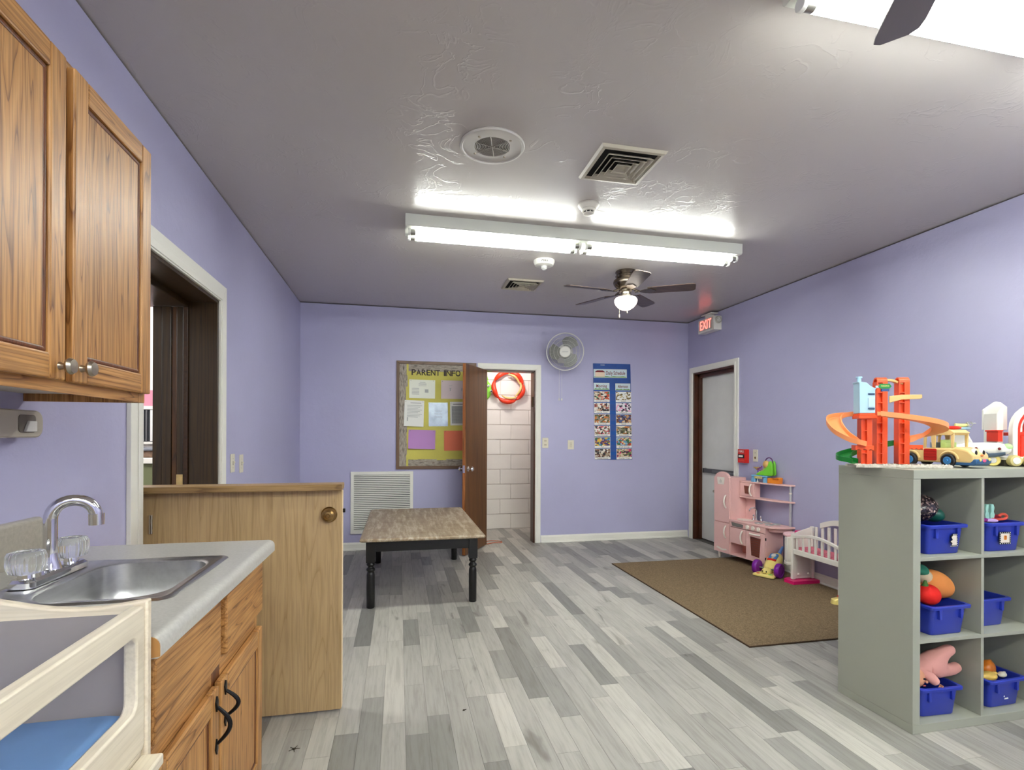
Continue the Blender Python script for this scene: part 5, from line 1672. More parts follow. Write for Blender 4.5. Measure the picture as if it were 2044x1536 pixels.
# ------------------------------------------------------------------ toy vacuum
VS = 0.85
vc = thing('toy_vacuum', 'yellow push toy vacuum with purple wheels beside the play kitchen', 'toy', (3.310, 4.166, 0.0105), R(-64))
# local: x = left/right as the viewer sees, -y = nose towards the room
nose = [(-0.115, -0.135), (-0.10, -0.150), (0.10, -0.150), (0.115, -0.135), (0.085, 0.02), (0.06, 0.06), (-0.06, 0.06), (-0.085, 0.02)]
MB().loft([[(a, b_, 0.006) for a, b_ in nose], [(a, b_, 0.022) for a, b_ in nose], [(a * 0.86, b_ * 0.9, 0.034) for a, b_ in nose]]).build('head_plate', YELLOWP, vc, bevel=0.004, **L)
MB().loft([[(a * 0.96, b_ * 0.97, 0.0) for a, b_ in nose], [(a * 0.96, b_ * 0.97, 0.0058) for a, b_ in nose]]).build('brush_strip', mat('brush_dark', (60, 56, 44), 0.7), vc, **L)
MB().ell((0.0, -0.055, 0.048), (0.052, 0.058, 0.045), 20, 12).build('dome', YELLOWP, vc, **L)
for x_ in (-0.020, 0.020):
    MB().ell((x_, -0.109, 0.060), (0.0065, 0.004, 0.008), 10, 6).build('eye', INK, vc, **L)
MB().tube([(-0.020, -0.112, 0.043), (-0.010, -0.116, 0.037), (0.010, -0.116, 0.037), (0.020, -0.112, 0.043)], 0.0022, 6).build('smile', mat('smile_brown', (110, 70, 30), 0.5), vc, **L)
bd = [Vector((0, -0.02, 0.060)), Vector((0, 0.05, 0.095)), Vector((0, 0.12, 0.140)), Vector((0, 0.18, 0.172)), Vector((0, 0.215, 0.190))]
bw = [(0.056, 0.044), (0.078, 0.058), (0.082, 0.062), (0.064, 0.052), (0.034, 0.030)]
loops = []
for p, (a, b_) in zip(bd, bw):
    loops.append([p + Vector((a * math.cos(2 * PI * i / 16), -b_ * 0.6 * math.sin(2 * PI * i / 16), b_ * 0.8 * math.sin(2 * PI * i / 16))) for i in range(16)])
MB().loft(loops).build('body', YELLOWP, vc, ang=60, **L)
MV = Matrix.Translation((0, 0.086, 0.184)) @ Matrix.Rotation(R(32), 4, 'X')
MB(MV).prism(rrect(-0.045, 0.045, -0.045, 0.055, 0.022, 4), 'z', -0.006, 0.004).build('blue_panel', mat('toy_blue', (66, 130, 190), 0.35), vc, bevel=0.002, **L)
MB(MV).prism(rrect(-0.047, 0.047, -0.055, -0.028, 0.010, 4), 'z', -0.006, 0.0055).build('red_band', REDP, vc, bevel=0.002, **L)
MB(MV).lathe([(0.026, 0.0042), (0.024, 0.012), (0.001, 0.016)], (0, 0.02, 0), 20).build('white_dial', WPLAST, vc, **L)
for x_ in (-0.105, 0.105):
    s = 1 if x_ > 0 else -1
    MB().lathe([(0.040, -0.026), (0.072, -0.024), (0.0765, -0.012), (0.0765, 0.012), (0.072, 0.024), (0.056, 0.024), (0.053, 0.019), (0.001, 0.019)] if s > 0 else [(0.001, -0.019), (0.053, -0.019), (0.056, -0.024), (0.072, -0.024), (0.0765, -0.012), (0.0765, 0.012), (0.072, 0.024), (0.040, 0.026)], (x_ * 1.12, -0.030, 0.0770), 28, 'x').build('wheel', PURPLEP, vc, **L)
MB().cyl((-0.10, -0.030, 0.0770), (0.10, -0.030, 0.0770), 0.008, n=10).build('axle', GREYP, vc, **L)
MB().ell((-0.060, -0.125, 0.034), (0.020, 0.014, 0.006), 14, 6).build('red_button', REDP, vc, **L)
MB().ell((0.062, -0.105, 0.036), (0.024, 0.016, 0.008), 14, 6).build('green_button', mat('button_green', (146, 196, 90), 0.4), vc, **L)
MB().tube([(0, 0.205, 0.185), (0, 0.26, 0.225), (0, 0.31, 0.265)], [0.020, 0.017, 0.012], 12).build('handle', mat('handle_blue', (96, 142, 206), 0.35), vc, **L)

vc.scale = (VS, VS, VS)

# ------------------------------------------------------------------ doll crib
dcb = thing('doll_crib', 'white toy doll crib with slatted rails on a hot pink base', 'toy crib', (3.47, 3.67, 0.0105))
WC = mat('crib_white', (236, 232, 224), 0.38)
cx0, cx1, cyn, cyf = 3.352, 3.545, 3.420, 3.925
Z0 = 0.0105
MB().box(cx0 - 0.012, cx0 + 0.016, cyf - 0.016, cyf + 0.012, Z0 + 0.03, 0.435).build('post', WC, dcb, bevel=0.003, smooth=False)
MB().box(cx0 - 0.012, cx0 + 0.016, cyn - 0.012, cyn + 0.016, Z0, 0.440).build('post', WC, dcb, bevel=0.003, smooth=False)
MB().box(cx1 - 0.012, cx1 + 0.016, cyn - 0.012, cyn + 0.016, Z0, 0.560).build('post', WC, dcb, bevel=0.003, smooth=False)
MB().box(cx1 - 0.012, cx1 + 0.016, cyf - 0.016, cyf + 0.012, Z0 + 0.03, 0.490).build('post', WC, dcb, bevel=0.003, smooth=False)


def arch_rail(name, x, y0, y1, zb, ze, rise, h, t):
    n = 14
    lo, hi = [], []
    for i in range(n + 1):
        y = y0 + (y1 - y0) * i / n
        z = ze + rise * math.sin(PI * i / n)
        lo.append((y, z - h))
        hi.append((y, z))
    return MB().prism(lo + hi[::-1], 'x', x - t, x + t).build(name, WC, dcb, bevel=0.002, ang=30)


arch_rail('front_top_rail', cx0 + 0.002, cyn + 0.017, cyf - 0.017, 0, 0.418, 0.038, 0.022, 0.011)
MB().box(cx0 - 0.008, cx0 + 0.012, cyn + 0.017, cyf - 0.017, 0.262, 0.305).build('front_bottom_rail', WC, dcb, bevel=0.003, smooth=False)
arch_rail('back_top_rail', cx1 + 0.002, cyn + 0.017, cyf - 0.10, 0, 0.535, 0.050, 0.045, 0.013)
MB().box(cx1 - 0.008, cx1 + 0.012, cyn + 0.017, cyf - 0.017, 0.262, 0.300).build('back_bottom_rail', WC, dcb, bevel=0.003, smooth=False)
ns = 7
for k in range(ns):
    y = cyn + 0.05 + (cyf - cyn - 0.10) * k / (ns - 1)
    f = (y - cyn) / (cyf - cyn)
    MB().box(cx0 - 0.003, cx0 + 0.007, y - 0.011, y + 0.011, 0.3055, 0.395 + 0.038 * math.sin(PI * f)).build('front_slat', WC, dcb, bevel=0.002, smooth=False)
    MB().box(cx1 - 0.003, cx1 + 0.007, y - 0.013, y + 0.013, 0.3005, 0.485 + 0.03 * math.sin(PI * f)).build('back_slat', WC, dcb, bevel=0.002, smooth=False)
for yy, nm in ((cyf - 0.004, 'end_board'), (cyn, 'end_board')):
    n = 10
    pts = [(cx0 + 0.017, 0.30), (cx1 - 0.013, 0.30)] + [(cx1 - 0.013 - (cx1 - cx0 - 0.03) * i / n, 0.440 + 0.045 * (1 - i / n) ** 0.8) for i in range(n + 1)]
    MB().prism(pts, 'y', yy - 0.006, yy + 0.006).build(nm, WC, dcb, bevel=0.002, ang=30)
MB().box(cx0 + 0.013, cx1 - 0.009, cyn + 0.017, cyf - 0.017, 0.280, 0.320).build('mattress', mat('pink_gingham', (226, 120, 140), 0.7, var=(60, 0.35)), dcb, bevel=0.008)
# lower cabinet panel and the round tray end
MB().box(cx0 + 0.017, cx1 - 0.013, cyf - 0.010, cyf + 0.004, 0.045, 0.275).build('cabinet_panel', WC, dcb, bevel=0.003, smooth=False)
MB().box(cx0 + 0.034, cx1 - 0.030, cyf - 0.0135, cyf - 0.0105, 0.065, 0.225).build('cabinet_door', mat('crib_grey', (216, 210, 204), 0.4), dcb, bevel=0.002, smooth=False)
for xx in (cx0 + 0.045, cx1 - 0.05):
    MB().cyl((xx, cyf - 0.014, 0.085), (xx, cyf - 0.026, 0.085), 0.009, n=12).build('peg', WC, dcb)


def half_round(cy_, r, n=16):
    return [((cx0 + cx1) / 2 - 0.018 + 0.130 * math.cos(PI - PI * i / n), cy_ + r * math.sin(PI * i / n)) for i in range(n + 1)]


MB().prism([(cx0 - 0.05, cyf - 0.07), (cx1 + 0.018, cyf - 0.07)] + [(cx1 + 0.018, cyf + 0.03)] + [((cx0 + cx1) / 2 - 0.02 + 0.135 * math.cos(PI * i / 12), cyf + 0.03 + 0.04 * math.sin(PI * i / 12)) for i in range(13)] + [(cx0 - 0.055, cyf + 0.01)], 'z', Z0, Z0 + 0.028).build('pink_base', PINKHOT, dcb, bevel=0.006)
MB().prism(half_round(cyf + 0.006, 0.105), 'z', 0.19, 0.405).build('round_cabinet', WC, dcb, bevel=0.006, ang=30)
MB().prism(half_round(cyf + 0.014, 0.128), 'z', 0.4055, 0.425).build('tray_rim', mat('pink_tray', (240, 196, 200), 0.35), dcb, bevel=0.006, ang=30)
MB().prism(half_round(cyf + 0.006, 0.118), 'z', 0.16, 0.1895).build('lower_rim', WC, dcb, bevel=0.006, ang=30)
MB().cyl(((cx0 + cx1) / 2, cyf + 0.05, Z0 + 0.0285), ((cx0 + cx1) / 2, cyf + 0.05, 0.1595), 0.03, n=14).build('column', WC, dcb)
for k in range(4):
    MB().ell((cx0 + 0.02 - 0.022, cyf + 0.045 + 0.0 * k, 0.23 + 0.04 * k), (0.010, 0.012, 0.010), 10, 6).build('pink_bead', mat('bead_pink', (236, 130, 168), 0.35), dcb)
o = MB().loft([[(a, b_, 0.4255) for a, b_ in rrect(3.44, 3.53, 3.965, 4.02, 0.014, 3)], [(a, b_, 0.445) for a, b_ in rrect(3.445, 3.525, 3.97, 4.015, 0.012, 3)]]).build('toy_dish', PINKHOT, bevel=0.003)
tag(o, 'small hot pink dish on the round tray of the doll crib', 'toy dish')

yt = thing('toy_shoe', 'yellow toy with a red top peeking out behind the cube shelf', 'toy', (3.290, 3.345, 0.0105), R(-35))
MB().loft([[(a, b_, 0.0) for a, b_ in rrect(-0.075, 0.075, -0.04, 0.04, 0.03, 4)], [(a, b_, 0.030) for a, b_ in rrect(-0.070, 0.075, -0.038, 0.038, 0.03, 4)], [(a, b_, 0.050) for a, b_ in rrect(-0.02, 0.07, -0.030, 0.030, 0.025, 4)]]).build('body', YELLOWP, yt, **L)
MB().ell((0.012, 0, 0.056), (0.045, 0.026, 0.016), 14, 8).build('red_top', REDP, yt, **L)
MB().ell((0.02, 0.012, 0.074), (0.03, 0.012, 0.010), 12, 6).build('pink_bow', PINKHOT, yt, **L)

# ------------------------------------------------------------------ cube shelf
cs = thing('cube_shelf', 'grey cube shelf unit with blue bins', 'shelf', (2.72, 2.02, 0))
SX, SXE, SYF, SYB, SH = 2.162, 3.280, 1.829, 2.222, 1.137
OT, IT = 0.039, 0.016
for nm, z0, z1 in (('top_board', SH - OT, SH), ('bottom_board', 0.0005, OT)):
    MB().box(SX, SXE, SYF, SYB, z0, z1).build(nm, GREYSH, cs, bevel=0.0015, smooth=False)
for x0 in (SX, SXE - OT):
    MB().box(x0, x0 + OT, SYF + 0.001, SYB - 0.001, OT + 0.0004, SH - OT - 0.0004).build('side_board', GREYSH, cs, bevel=0.0012, smooth=False)
rz = [OT, 0.386, 0.742, SH - OT]
cw_ = (SXE - SX - 2 * OT - 2 * IT) / 3
for k in (1, 2):
    MB().box(SX + OT + 0.0003, SXE - OT - 0.0003, SYF + 0.003, SYB - 0.003, rz[k], rz[k] + IT).build('shelf_board', GREYSH, cs, bevel=0.001, smooth=False)
cxs = [SX + OT, SX + OT + cw_ + IT, SX + OT + 2 * (cw_ + IT)]
for r_ in range(3):
    z0 = rz[r_] + (IT if r_ else 0) + 0.0003
    for k in (1, 2):
        MB().box(cxs[k] - IT, cxs[k], SYF + 0.003, SYB - 0.003, z0, rz[r_ + 1] - 0.0003).build('divider', GREYSH, cs, bevel=0.001, smooth=False)
    for k in range(3):
        MB().box(cxs[k], cxs[k] + cw_, SYB - 0.008, SYB - 0.004, z0, rz[r_ + 1] - 0.0003).build('back_panel', GREYSH, cs, smooth=False)
floorz = [OT, rz[1] + IT, rz[2] + IT]


def bin_(label, x, y, z, rot=0.0, w=0.200, d=0.290, h=0.132):
    t = thing('storage_bin', label, 'bin', (x, y, z + 0.0006), rot, group='blue bins in the cube shelf')
    K_ = 4

    def rr(s, zz, grow=0.0):
        return [(a, b_, zz) for a, b_ in rrect(-w / 2 * s - grow, w / 2 * s + grow, -d / 2 * s - grow, d / 2 * s + grow, 0.018, K_)]
    lo = [rr(0.88, 0.0), rr(0.90, 0.004), rr(0.985, h - 0.014), rr(1.0, h - 0.014, 0.012), rr(1.0, h - 0.003, 0.013), rr(1.0, h, 0.010), rr(1.0, h, -0.001), rr(0.98, h - 0.012, -0.002), rr(0.90, 0.008, -0.004)]
    MB().loft(lo, True, True).build('tub', BLUEBIN, t, local=True, ang=40)
    for s in (-1, 1):
        MB().prism([(s * w * 0.30 - 0.008, h - 0.014), (s * w * 0.30 + 0.008, h - 0.014), (s * w * 0.30 + 0.006, h * 0.55), (s * w * 0.30 - 0.006, h * 0.55)], 'y', -d / 2 - 0.006, -d / 2 * 0.93).build('rib', BLUEBIN, t, bevel=0.002, local=True)
    return t


c1, c2 = cxs[0] + cw_ / 2, cxs[1] + cw_ / 2
b11 = bin_('blue bin holding a sequin ball on the top left cube', c1 + 0.012, 2.005, floorz[2])
b12 = bin_('blue bin with a dotted number 7 tag on the top row', c2 - 0.006, 2.000, floorz[2], R(-1))
b21 = bin_('blue bin holding plush vegetables on the middle row', c1 + 0.018, 1.995, floorz[1], R(1))
b22 = bin_('empty-looking blue bin pushed back on the middle row', c2 - 0.040, 2.038, floorz[1], R(2))
b31 = bin_('blue bin holding a doll on the bottom left cube', c1 - 0.012, 2.005, floorz[0], R(-2))
b32 = bin_('blue bin heaped with toy food on the bottom row', c2 + 0.010, 2.010, floorz[0], R(2))
CARDT = mat('tag_paper', (216, 206, 192), 0.6)


def dotted_tag(b, x, z, w_, h_, torn=False):
    y = -0.290 / 2 - 0.0015
    pts = [(x - w_ / 2, z - h_ / 2), (x + w_ / 2, z - h_ / 2), (x + w_ / 2, z + h_ / 2), (x - w_ / 2, z + h_ / 2)]
    if torn:
        pts = [(x - w_ / 2 * 0.7, z - h_ / 2), (x + w_ / 2, z - h_ / 2), (x + w_ / 2, z + h_ / 2), (x - w_ * 0.15, z + h_ / 2), (x - w_ * 0.40, z + h_ * 0.30), (x - w_ * 0.2, z + h_ * 0.05), (x - w_ * 0.55, z - h_ * 0.12), (x - w_ * 0.25, z - h_ * 0.28)]
    t = MB().prism(pts, 'y', y - 0.0012, y).build('name_tag', mat('tag_border', (24, 24, 32), 0.5), b, smooth=False, local=True)
    ip = [(x + (p - x) * 0.74, z + (q_ - z) * 0.74) for p, q_ in pts]
    MB().prism(ip, 'y', y - 0.0018, y - 0.0013).build('tag_face', CARDT, t, smooth=False, local=True)
    mb = MB()
    for k in range(6):
        f = -0.42 + 0.84 * k / 5
        if not torn or f > -0.1:
            mb.lathe([(0.0022, y - 0.0018), (0.001, y - 0.0019)], (x + f * w_, 0, z + h_ * 0.44), 6, 'y')
        mb.lathe([(0.0022, y - 0.0018), (0.001, y - 0.0019)], (x + f * w_, 0, z - h_ * 0.44), 6, 'y')
        mb.lathe([(0.0022, y - 0.0018), (0.001, y - 0.0019)], (x + w_ * 0.44, 0, z + f * h_), 6, 'y')
        if not torn:
            mb.lathe([(0.0022, y - 0.0018), (0.001, y - 0.0019)], (x - w_ * 0.44, 0, z + f * h_), 6, 'y')
    mb.build('border_dots', PAPER, t, local=True)
    return t


dotted_tag(b11, 0.035, 0.062, 0.042, 0.058, True)
tg = dotted_tag(b12, -0.010, 0.062, 0.066, 0.056)
MB().prism(rrect(-0.018, -0.002, 0.054, 0.074, 0.005, 3), 'y', -0.1494, -0.1484).build('orange_patch', mat('patch_orange', (226, 140, 60), 0.5), tg, smooth=False, local=True)
MT = Matrix.Translation((-0.010, -0.1499, 0.064)) @ Matrix.Rotation(PI / 2, 4, 'X')
text('lettering', '7', 0.018, OM[b12.name] @ MT, INK, tg)
MB().prism([(-0.020, 0.040), (0.004, 0.040), (0.002, 0.046), (-0.018, 0.045)], 'y', -0.1475, -0.1465).prism([(-0.024, 0.052), (-0.018, 0.050), (-0.020, 0.058)], 'y', -0.1475, -0.1465).build('label_scrap', PAPER, b32, smooth=False, local=True)


def world_of(b, x, y, z):
    return tuple(OM[b.name] @ Vector((x, y, z)))


def loose(name, label, cat, b, x, y, z, rot=0.0, group=None):
    return thing(name, label, cat, mtx=OM[b.name] @ Matrix.Translation((x, y, z)) @ Matrix.Rotation(rot, 4, 'Z'), group=group)


L = dict(local=True)
# sequin ball with a green collar
hb = loose('sequin_ball', 'black sequin ball toy with a green band', 'toy', b11, -0.030, -0.01, 0.158)
mS, nt, b = _new('sequins')
vo = nt.nodes.new('ShaderNodeTexVoronoi'); vo.inputs['Scale'].default_value = 130
nt.links.new(_pos(nt, (1, 1, 1)), vo.inputs['Vector'])
nt.links.new(_ramp(nt, vo.outputs['Color'], [(0.0, lin((18, 14, 18))), (0.62, lin((40, 30, 38))), (0.80, lin((150, 126, 120))), (1.0, lin((236, 206, 190)))]), b.inputs['Base Color'])
b.inputs['Roughness'].default_value = 0.2
MB().ell((-0.01, -0.02, 0.034), (0.092, 0.085, 0.062), 24, 14, Euler((0, R(-14), 0)).to_matrix()).build('ball', mS, hb, **L)
MB().ell((0.060, -0.045, 0.006), (0.042, 0.05, 0.034), 18, 10, Euler((0, R(20), 0)).to_matrix()).build('green_band', mat('dark_teal', (22, 88, 74), 0.35), hb, **L)
MB().ell((-0.045, 0.0, 0.055), (0.05, 0.06, 0.035), 18, 10).build('dark_cap', mat('dark_green_cap', (22, 52, 46), 0.3), hb, **L)
# second bin: plastic tools
mf = loose('toy_clip', 'mint green toy clip standing in the numbered bin', 'toy', b12, -0.020, -0.085, 0.115)
for s in (-1, 1):
    MB().prism([(s * 0.002, 0.0), (s * 0.026, 0.0), (s * 0.024, 0.030), (s * 0.028, 0.045), (s * 0.022, 0.058), (s * 0.026, 0.078), (s * 0.020, 0.094), (s * 0.006, 0.094), (s * 0.010, 0.06), (s * 0.003, 0.045)], 'y', -0.008, 0.008).build('jaw', mat('mint_plastic', (164, 218, 202), 0.4), mf, bevel=0.003, **L)
for k, (x_, y_, z_, ln, rz_, tilt, colr, nm, lb) in enumerate((
        (-0.072, 0.01, 0.158, 0.09, 18, -24, (150, 20, 60), 'toy_spatula', 'dark crimson toy spatula in the numbered bin'),
        (-0.050, -0.05, 0.142, 0.12, 6, -10, (170, 26, 80), 'toy_rod', 'magenta toy rod leaning on the mint clip'),
        (0.045, -0.05, 0.138, 0.085, -8, 6, (190, 30, 60), 'toy_rod', 'red toy rod right of the mint clip'))):
    t = loose(nm, lb, 'toy', b12, x_, y_, z_, R(rz_))
    m_ = mat('toy_colour_%d' % k, colr, 0.3)
    A = Matrix.Rotation(R(-tilt), 3, 'Y')
    MB().tube([A @ Vector((-ln / 2, 0, 0)), A @ Vector((ln / 2 - 0.01, 0, 0)), A @ Vector((ln / 2, 0, 0))], [0.013, 0.013, 0.009], 10).build('shaft', m_, t, **L)
    MB().cyl(A @ Vector((-ln / 2, 0, 0)), A @ Vector((-ln / 2 + 0.012, 0, 0)), 0.015, n=12).build('end_cap', m_, t, **L)
t = loose('toy_hook', 'coral toy hook on the edge of the numbered bin', 'toy', b12, 0.050, -0.095, 0.140)
MB().tube([(-0.055, 0, -0.004)] + [(0.022 * math.sin(a_), 0, 0.004 - 0.012 * math.cos(a_) + 0.006) for a_ in [R(20 * i) for i in range(0, 14)]], 0.006, 8).build('hook', mat('coral_plastic', (232, 92, 70), 0.35), t, **L)
MB().ell((-0.058, 0, -0.003), (0.010, 0.009, 0.009), 10, 8).build('hook_end', MATS['coral_plastic'], t, **L)
t = loose('toy_brush', 'purple and lavender toy brush lying in the numbered bin', 'toy', b12, -0.068, -0.085, 0.136, R(-18))
MB().ell((0, 0, 0), (0.040, 0.014, 0.012), 14, 8).build('handle', mat('violet_plastic', (150, 40, 140), 0.35), t, **L)
MB().ell((0.045, 0, -0.002), (0.030, 0.016, 0.010), 14, 8).build('head', mat('lavender_plastic', (206, 170, 226), 0.4), t, **L)
# plush vegetables
PLO = mat('orange_plush', (236, 150, 78), 0.85, bump=(160, 0.15), var=(6, 0.12))
cr = loose('plush_squash', 'orange plush squash with a green stem on the middle shelf', 'plush toy', b21, 0.044, -0.040, 0.182)
E1 = Euler((R(8), R(24), R(0))).to_matrix()
MB().ell((0.0, 0, 0.015), (0.098, 0.060, 0.060), 26, 16, E1).build('body', PLO, cr, **L)
MB().torus((0, 0, 0), 0.062, 0.004, 'x', 24, 6).build('seam', mat('plush_seam', (196, 112, 52), 0.9), cr, **L) if False else None
MB().ell((-0.070, 0.0, 0.055), (0.040, 0.042, 0.034), 16, 10, E1).build('neck', mat('cream_plush', (206, 190, 160), 0.9), cr, **L)
MB().ell((-0.088, -0.005, 0.085), (0.034, 0.034, 0.026), 16, 10, E1).build('stem', mat('teal_plush', (48, 128, 104), 0.85), cr, **L)
tm = loose('plush_tomato', 'bright red plush tomato next to the orange squash', 'plush toy', b21, -0.062, -0.096, 0.160)
MB().ell((0.0, 0, 0.010), (0.056, 0.040, 0.046), 24, 14, Euler((0, R(18), 0)).to_matrix()).build('body', mat('red_plush', (222, 26, 14), 0.75, bump=(160, 0.12)), tm, **L)
MB().lathe([(0.016, 0.050), (0.010, 0.060), (0.005, 0.075)], (-0.018, 0, 0), 10).build('stalk', mat('stalk_green', (70, 110, 50), 0.8), tm, **L)
pp = loose('plush_pepper', 'dark red plush pepper behind the tomato', 'plush toy', b21, -0.040, 0.100, 0.170)
MB().ell((0, 0, 0.015), (0.06, 0.05, 0.042), 18, 12).build('body', mat('maroon_plush', (122, 16, 18), 0.85), pp, **L)
MB().ell((-0.02, -0.02, 0.060), (0.02, 0.018, 0.016), 12, 8).build('leaf_cap', mat('olive_plush', (96, 100, 56), 0.85), pp, **L)
# doll lying on the bin
dl = loose('doll', 'soft baby doll in a pink sleep suit lying on the bottom bin', 'doll', b31, 0.006, -0.085, 0.150)
SUIT = mat('pink_suit', (222, 160, 150), 0.85, bump=(200, 0.1))


def skin_mesh(name, verts, edges, radii, m, parent, sub=2):
    me = bpy.data.meshes.new(name)
    me.from_pydata(verts, edges, [])
    o = bpy.data.objects.new(name, me)
    COL.objects.link(o)
    o.parent = parent
    OM[o.name] = OM[parent.name]
    md = o.modifiers.new('skin', 'SKIN')
    md.use_smooth_shade = True
    for v_, r in zip(me.skin_vertices[0].data, radii):
        v_.radius = (r, r)
    me.skin_vertices[0].data[0].use_root = True
    s = o.modifiers.new('subdivision', 'SUBSURF')
    s.levels = sub
    s.render_levels = sub
    me.materials.append(m)
    return o


# body: pelvis 0, chest 1, neck 2, two legs towards the right, two arms
V = [(0.010, 0, 0.060), (-0.050, 0, 0.052), (-0.085, 0, 0.040), (0.050, -0.004, 0.094), (0.090, -0.004, 0.118), (0.128, -0.004, 0.122),
     (0.060, 0.004, 0.026), (0.118, 0.004, 0.022), (0.168, 0.004, 0.038),
     (-0.045, -0.030, 0.030), (-0.025, -0.045, 0.006), (-0.012, -0.050, -0.008), (-0.075, 0.035, 0.05), (-0.06, 0.06, 0.03)]
Ed = [(0, 1), (1, 2), (0, 3), (3, 4), (4, 5), (0, 6), (6, 7), (7, 8), (1, 9), (9, 10), (10, 11), (1, 12), (12, 13)]
Rd = [0.050, 0.046, 0.030, 0.034, 0.028, 0.022, 0.034, 0.028, 0.022, 0.026, 0.022, 0.018, 0.022, 0.018]
skin_mesh('sleep_suit', V, Ed, Rd, SUIT, dl)
SKN = mat('doll_vinyl', (222, 160, 124), 0.45)
MB().ell((-0.098, -0.012, 0.016), (0.044, 0.042, 0.046), 22, 14).build('head', SKN, dl, **L)
MB().ell((-0.120, 0.010, 0.040), (0.036, 0.036, 0.030), 16, 10).build('hair', mat('doll_hair', (150, 100, 60), 0.7), dl, **L)
MB().ell((-0.085, -0.053, 0.022), (0.007, 0.003, 0.004), 10, 6).build('eye', INK, dl, **L)
MB().ell((-0.070, -0.050, 0.006), (0.006, 0.006, 0.006), 10, 6).build('nose', SKN, dl, **L)
MB().ell((-0.082, -0.050, -0.010), (0.008, 0.003, 0.003), 10, 6).build('mouth', mat('doll_lips', (190, 90, 80), 0.5), dl, **L)
V = [(-0.010, -0.052, -0.016), (-0.006, -0.056, -0.026), (-0.010, -0.058, -0.036), (-0.002, -0.060, -0.038), (0.005, -0.059, -0.035), (-0.018, -0.056, -0.032), (0.006, -0.055, -0.024)]
skin_mesh('hand', V, [(0, 1), (1, 2), (1, 3), (1, 4), (1, 5), (0, 6)], [0.011, 0.012, 0.0042, 0.0045, 0.0042, 0.0040, 0.0046], SKN, dl)
# toy food heap
for k, (x_, y_, z_, r3, colr, rt, nm, lb) in enumerate((
        (-0.008, -0.070, 0.150, (0.042, 0.030, 0.036), (206, 116, 34), 20, 'toy_chicken', 'glossy brown toy roast chicken in the toy food bin'),
        (-0.062, -0.108, 0.134, (0.042, 0.024, 0.022), (226, 190, 96), -10, 'toy_bread', 'pale yellow toy bread roll at the front of the toy food bin'),
        (-0.088, -0.060, 0.148, (0.024, 0.026, 0.044), (26, 60, 44), 0, 'toy_bottle', 'dark green toy bottle at the left of the toy food bin'),
        (0.030, -0.045, 0.140, (0.030, 0.024, 0.020), (176, 156, 110), 30, 'toy_potato', 'tan toy potato behind the roast chicken'),
        (0.030, -0.105, 0.130, (0.026, 0.016, 0.012), (236, 232, 210), 10, 'toy_egg', 'white toy egg at the right of the toy food bin'),
        (0.012, -0.080, 0.128, (0.020, 0.016, 0.016), (30, 30, 34), 0, 'toy_olive', 'black toy olive between the chicken and the egg'))):
    t = loose(nm, lb, 'toy food', b32, x_, y_, z_, R(rt))
    MB().ell((0, 0, 0), r3, 16, 10, Euler((0, R(12 * (k % 3) - 12), 0)).to_matrix()).build('body', mat('food_%d' % k, colr, 0.35, var=(30, 0.2)), t, **L)
    MB().ell((r3[0] * 0.75, 0, r3[2] * 0.55), tuple(q_ * 0.35 for q_ in r3), 10, 6).build('end_knob', MATS['food_%d' % k], t, **L)

# ------------------------------------------------------------------ toy garage tower
gt = thing('toy_garage', 'orange spiral ramp toy garage tower on top of the cube shelf', 'toy', (2.060, 2.018, SH + 0.0005), R(-24))
L = dict(local=True)
rk = random.Random(5)
edge = []
for i in range(25):
    edge.append((0.39 * i / 24, 0.004 * math.sin(i * 2.1)))
bp = edge + [(0.385, 0.09), (0.36, 0.17), (0.20, 0.20), (0.06, 0.18), (0.0, 0.12)]
STONE = mat('grey_stone_plastic', (206, 200, 186), 0.6, var=(70, 0.2), bump=(80, 0.5))
MB().prism(bp, 'z', 0.0, 0.012).build('base', STONE, gt, bevel=0.002, smooth=False, **L)
mb = MB()
for i in range(46):
    x_ = 0.39 * (i + 0.5) / 46
    mb.ell((x_, 0.006 + rk.uniform(0, 0.01), 0.012), (0.007, 0.006, rk.uniform(0.003, 0.008)), 7, 5)
o = mb.build('rock_edge', STONE, gt, **L)
o['kind'] = 'stuff'
MB().prism([(0.06, 0.03), (0.36, 0.02), (0.35, 0.16), (0.08, 0.17)], 'z', 0.0121, 0.014).build('roadway', mat('road_grey', (150, 146, 140), 0.6), gt, smooth=False, **L)


def tower(x, y, w, z0, z1, arched=False):
    t = 0.007
    h = w * 0.52
    mb = MB()
    mb.box(x + h, x + w, y, y + w, z0, z1)                            # solid right half
    mb.box(x, x + 0.004, y, y + w, z0, z1)                            # left edge
    mb.box(x + 0.004, x + h, y + 0.014, y + w, z0, z1)                # recessed ladder face
    o_ = mb.build('tower', ORANGE, gt, smooth=False, **L)
    nrun = max(2, int((z1 - z0) / 0.046))
    for k in range(nrun + 1):
        z = z0 + (z1 - z0 - 0.004) * k / nrun
        MB().box(x + 0.0042, x + h - 0.0002, y + 0.001, y + 0.0138, z, z + 0.004).build('rung', ORANGE, o_, smooth=False, **L)
        if k < nrun:
            MB().box(x + h + 0.006, x + w - 0.006, y - 0.0012, y - 0.0001, z + 0.010, z + 0.024).build('brick_mark', ORANGE, o_, smooth=False, **L)
    if arched:
        n = 12
        lo, hi = [], []
        for i in range(n + 1):
            a = PI * i / n
            lo.append((y + w / 2 + (w / 2 - 0.007) * math.cos(a), z1 + (w / 2 - 0.007) * math.sin(a)))
            hi.append((y + w / 2 + w / 2 * math.cos(a), z1 + w / 2 * math.sin(a)))
        MB().prism(lo + hi[::-1], 'x', x + 0.002, x + w).build('arch_top', ORANGE, o_, ang=30, **L)
    return o_


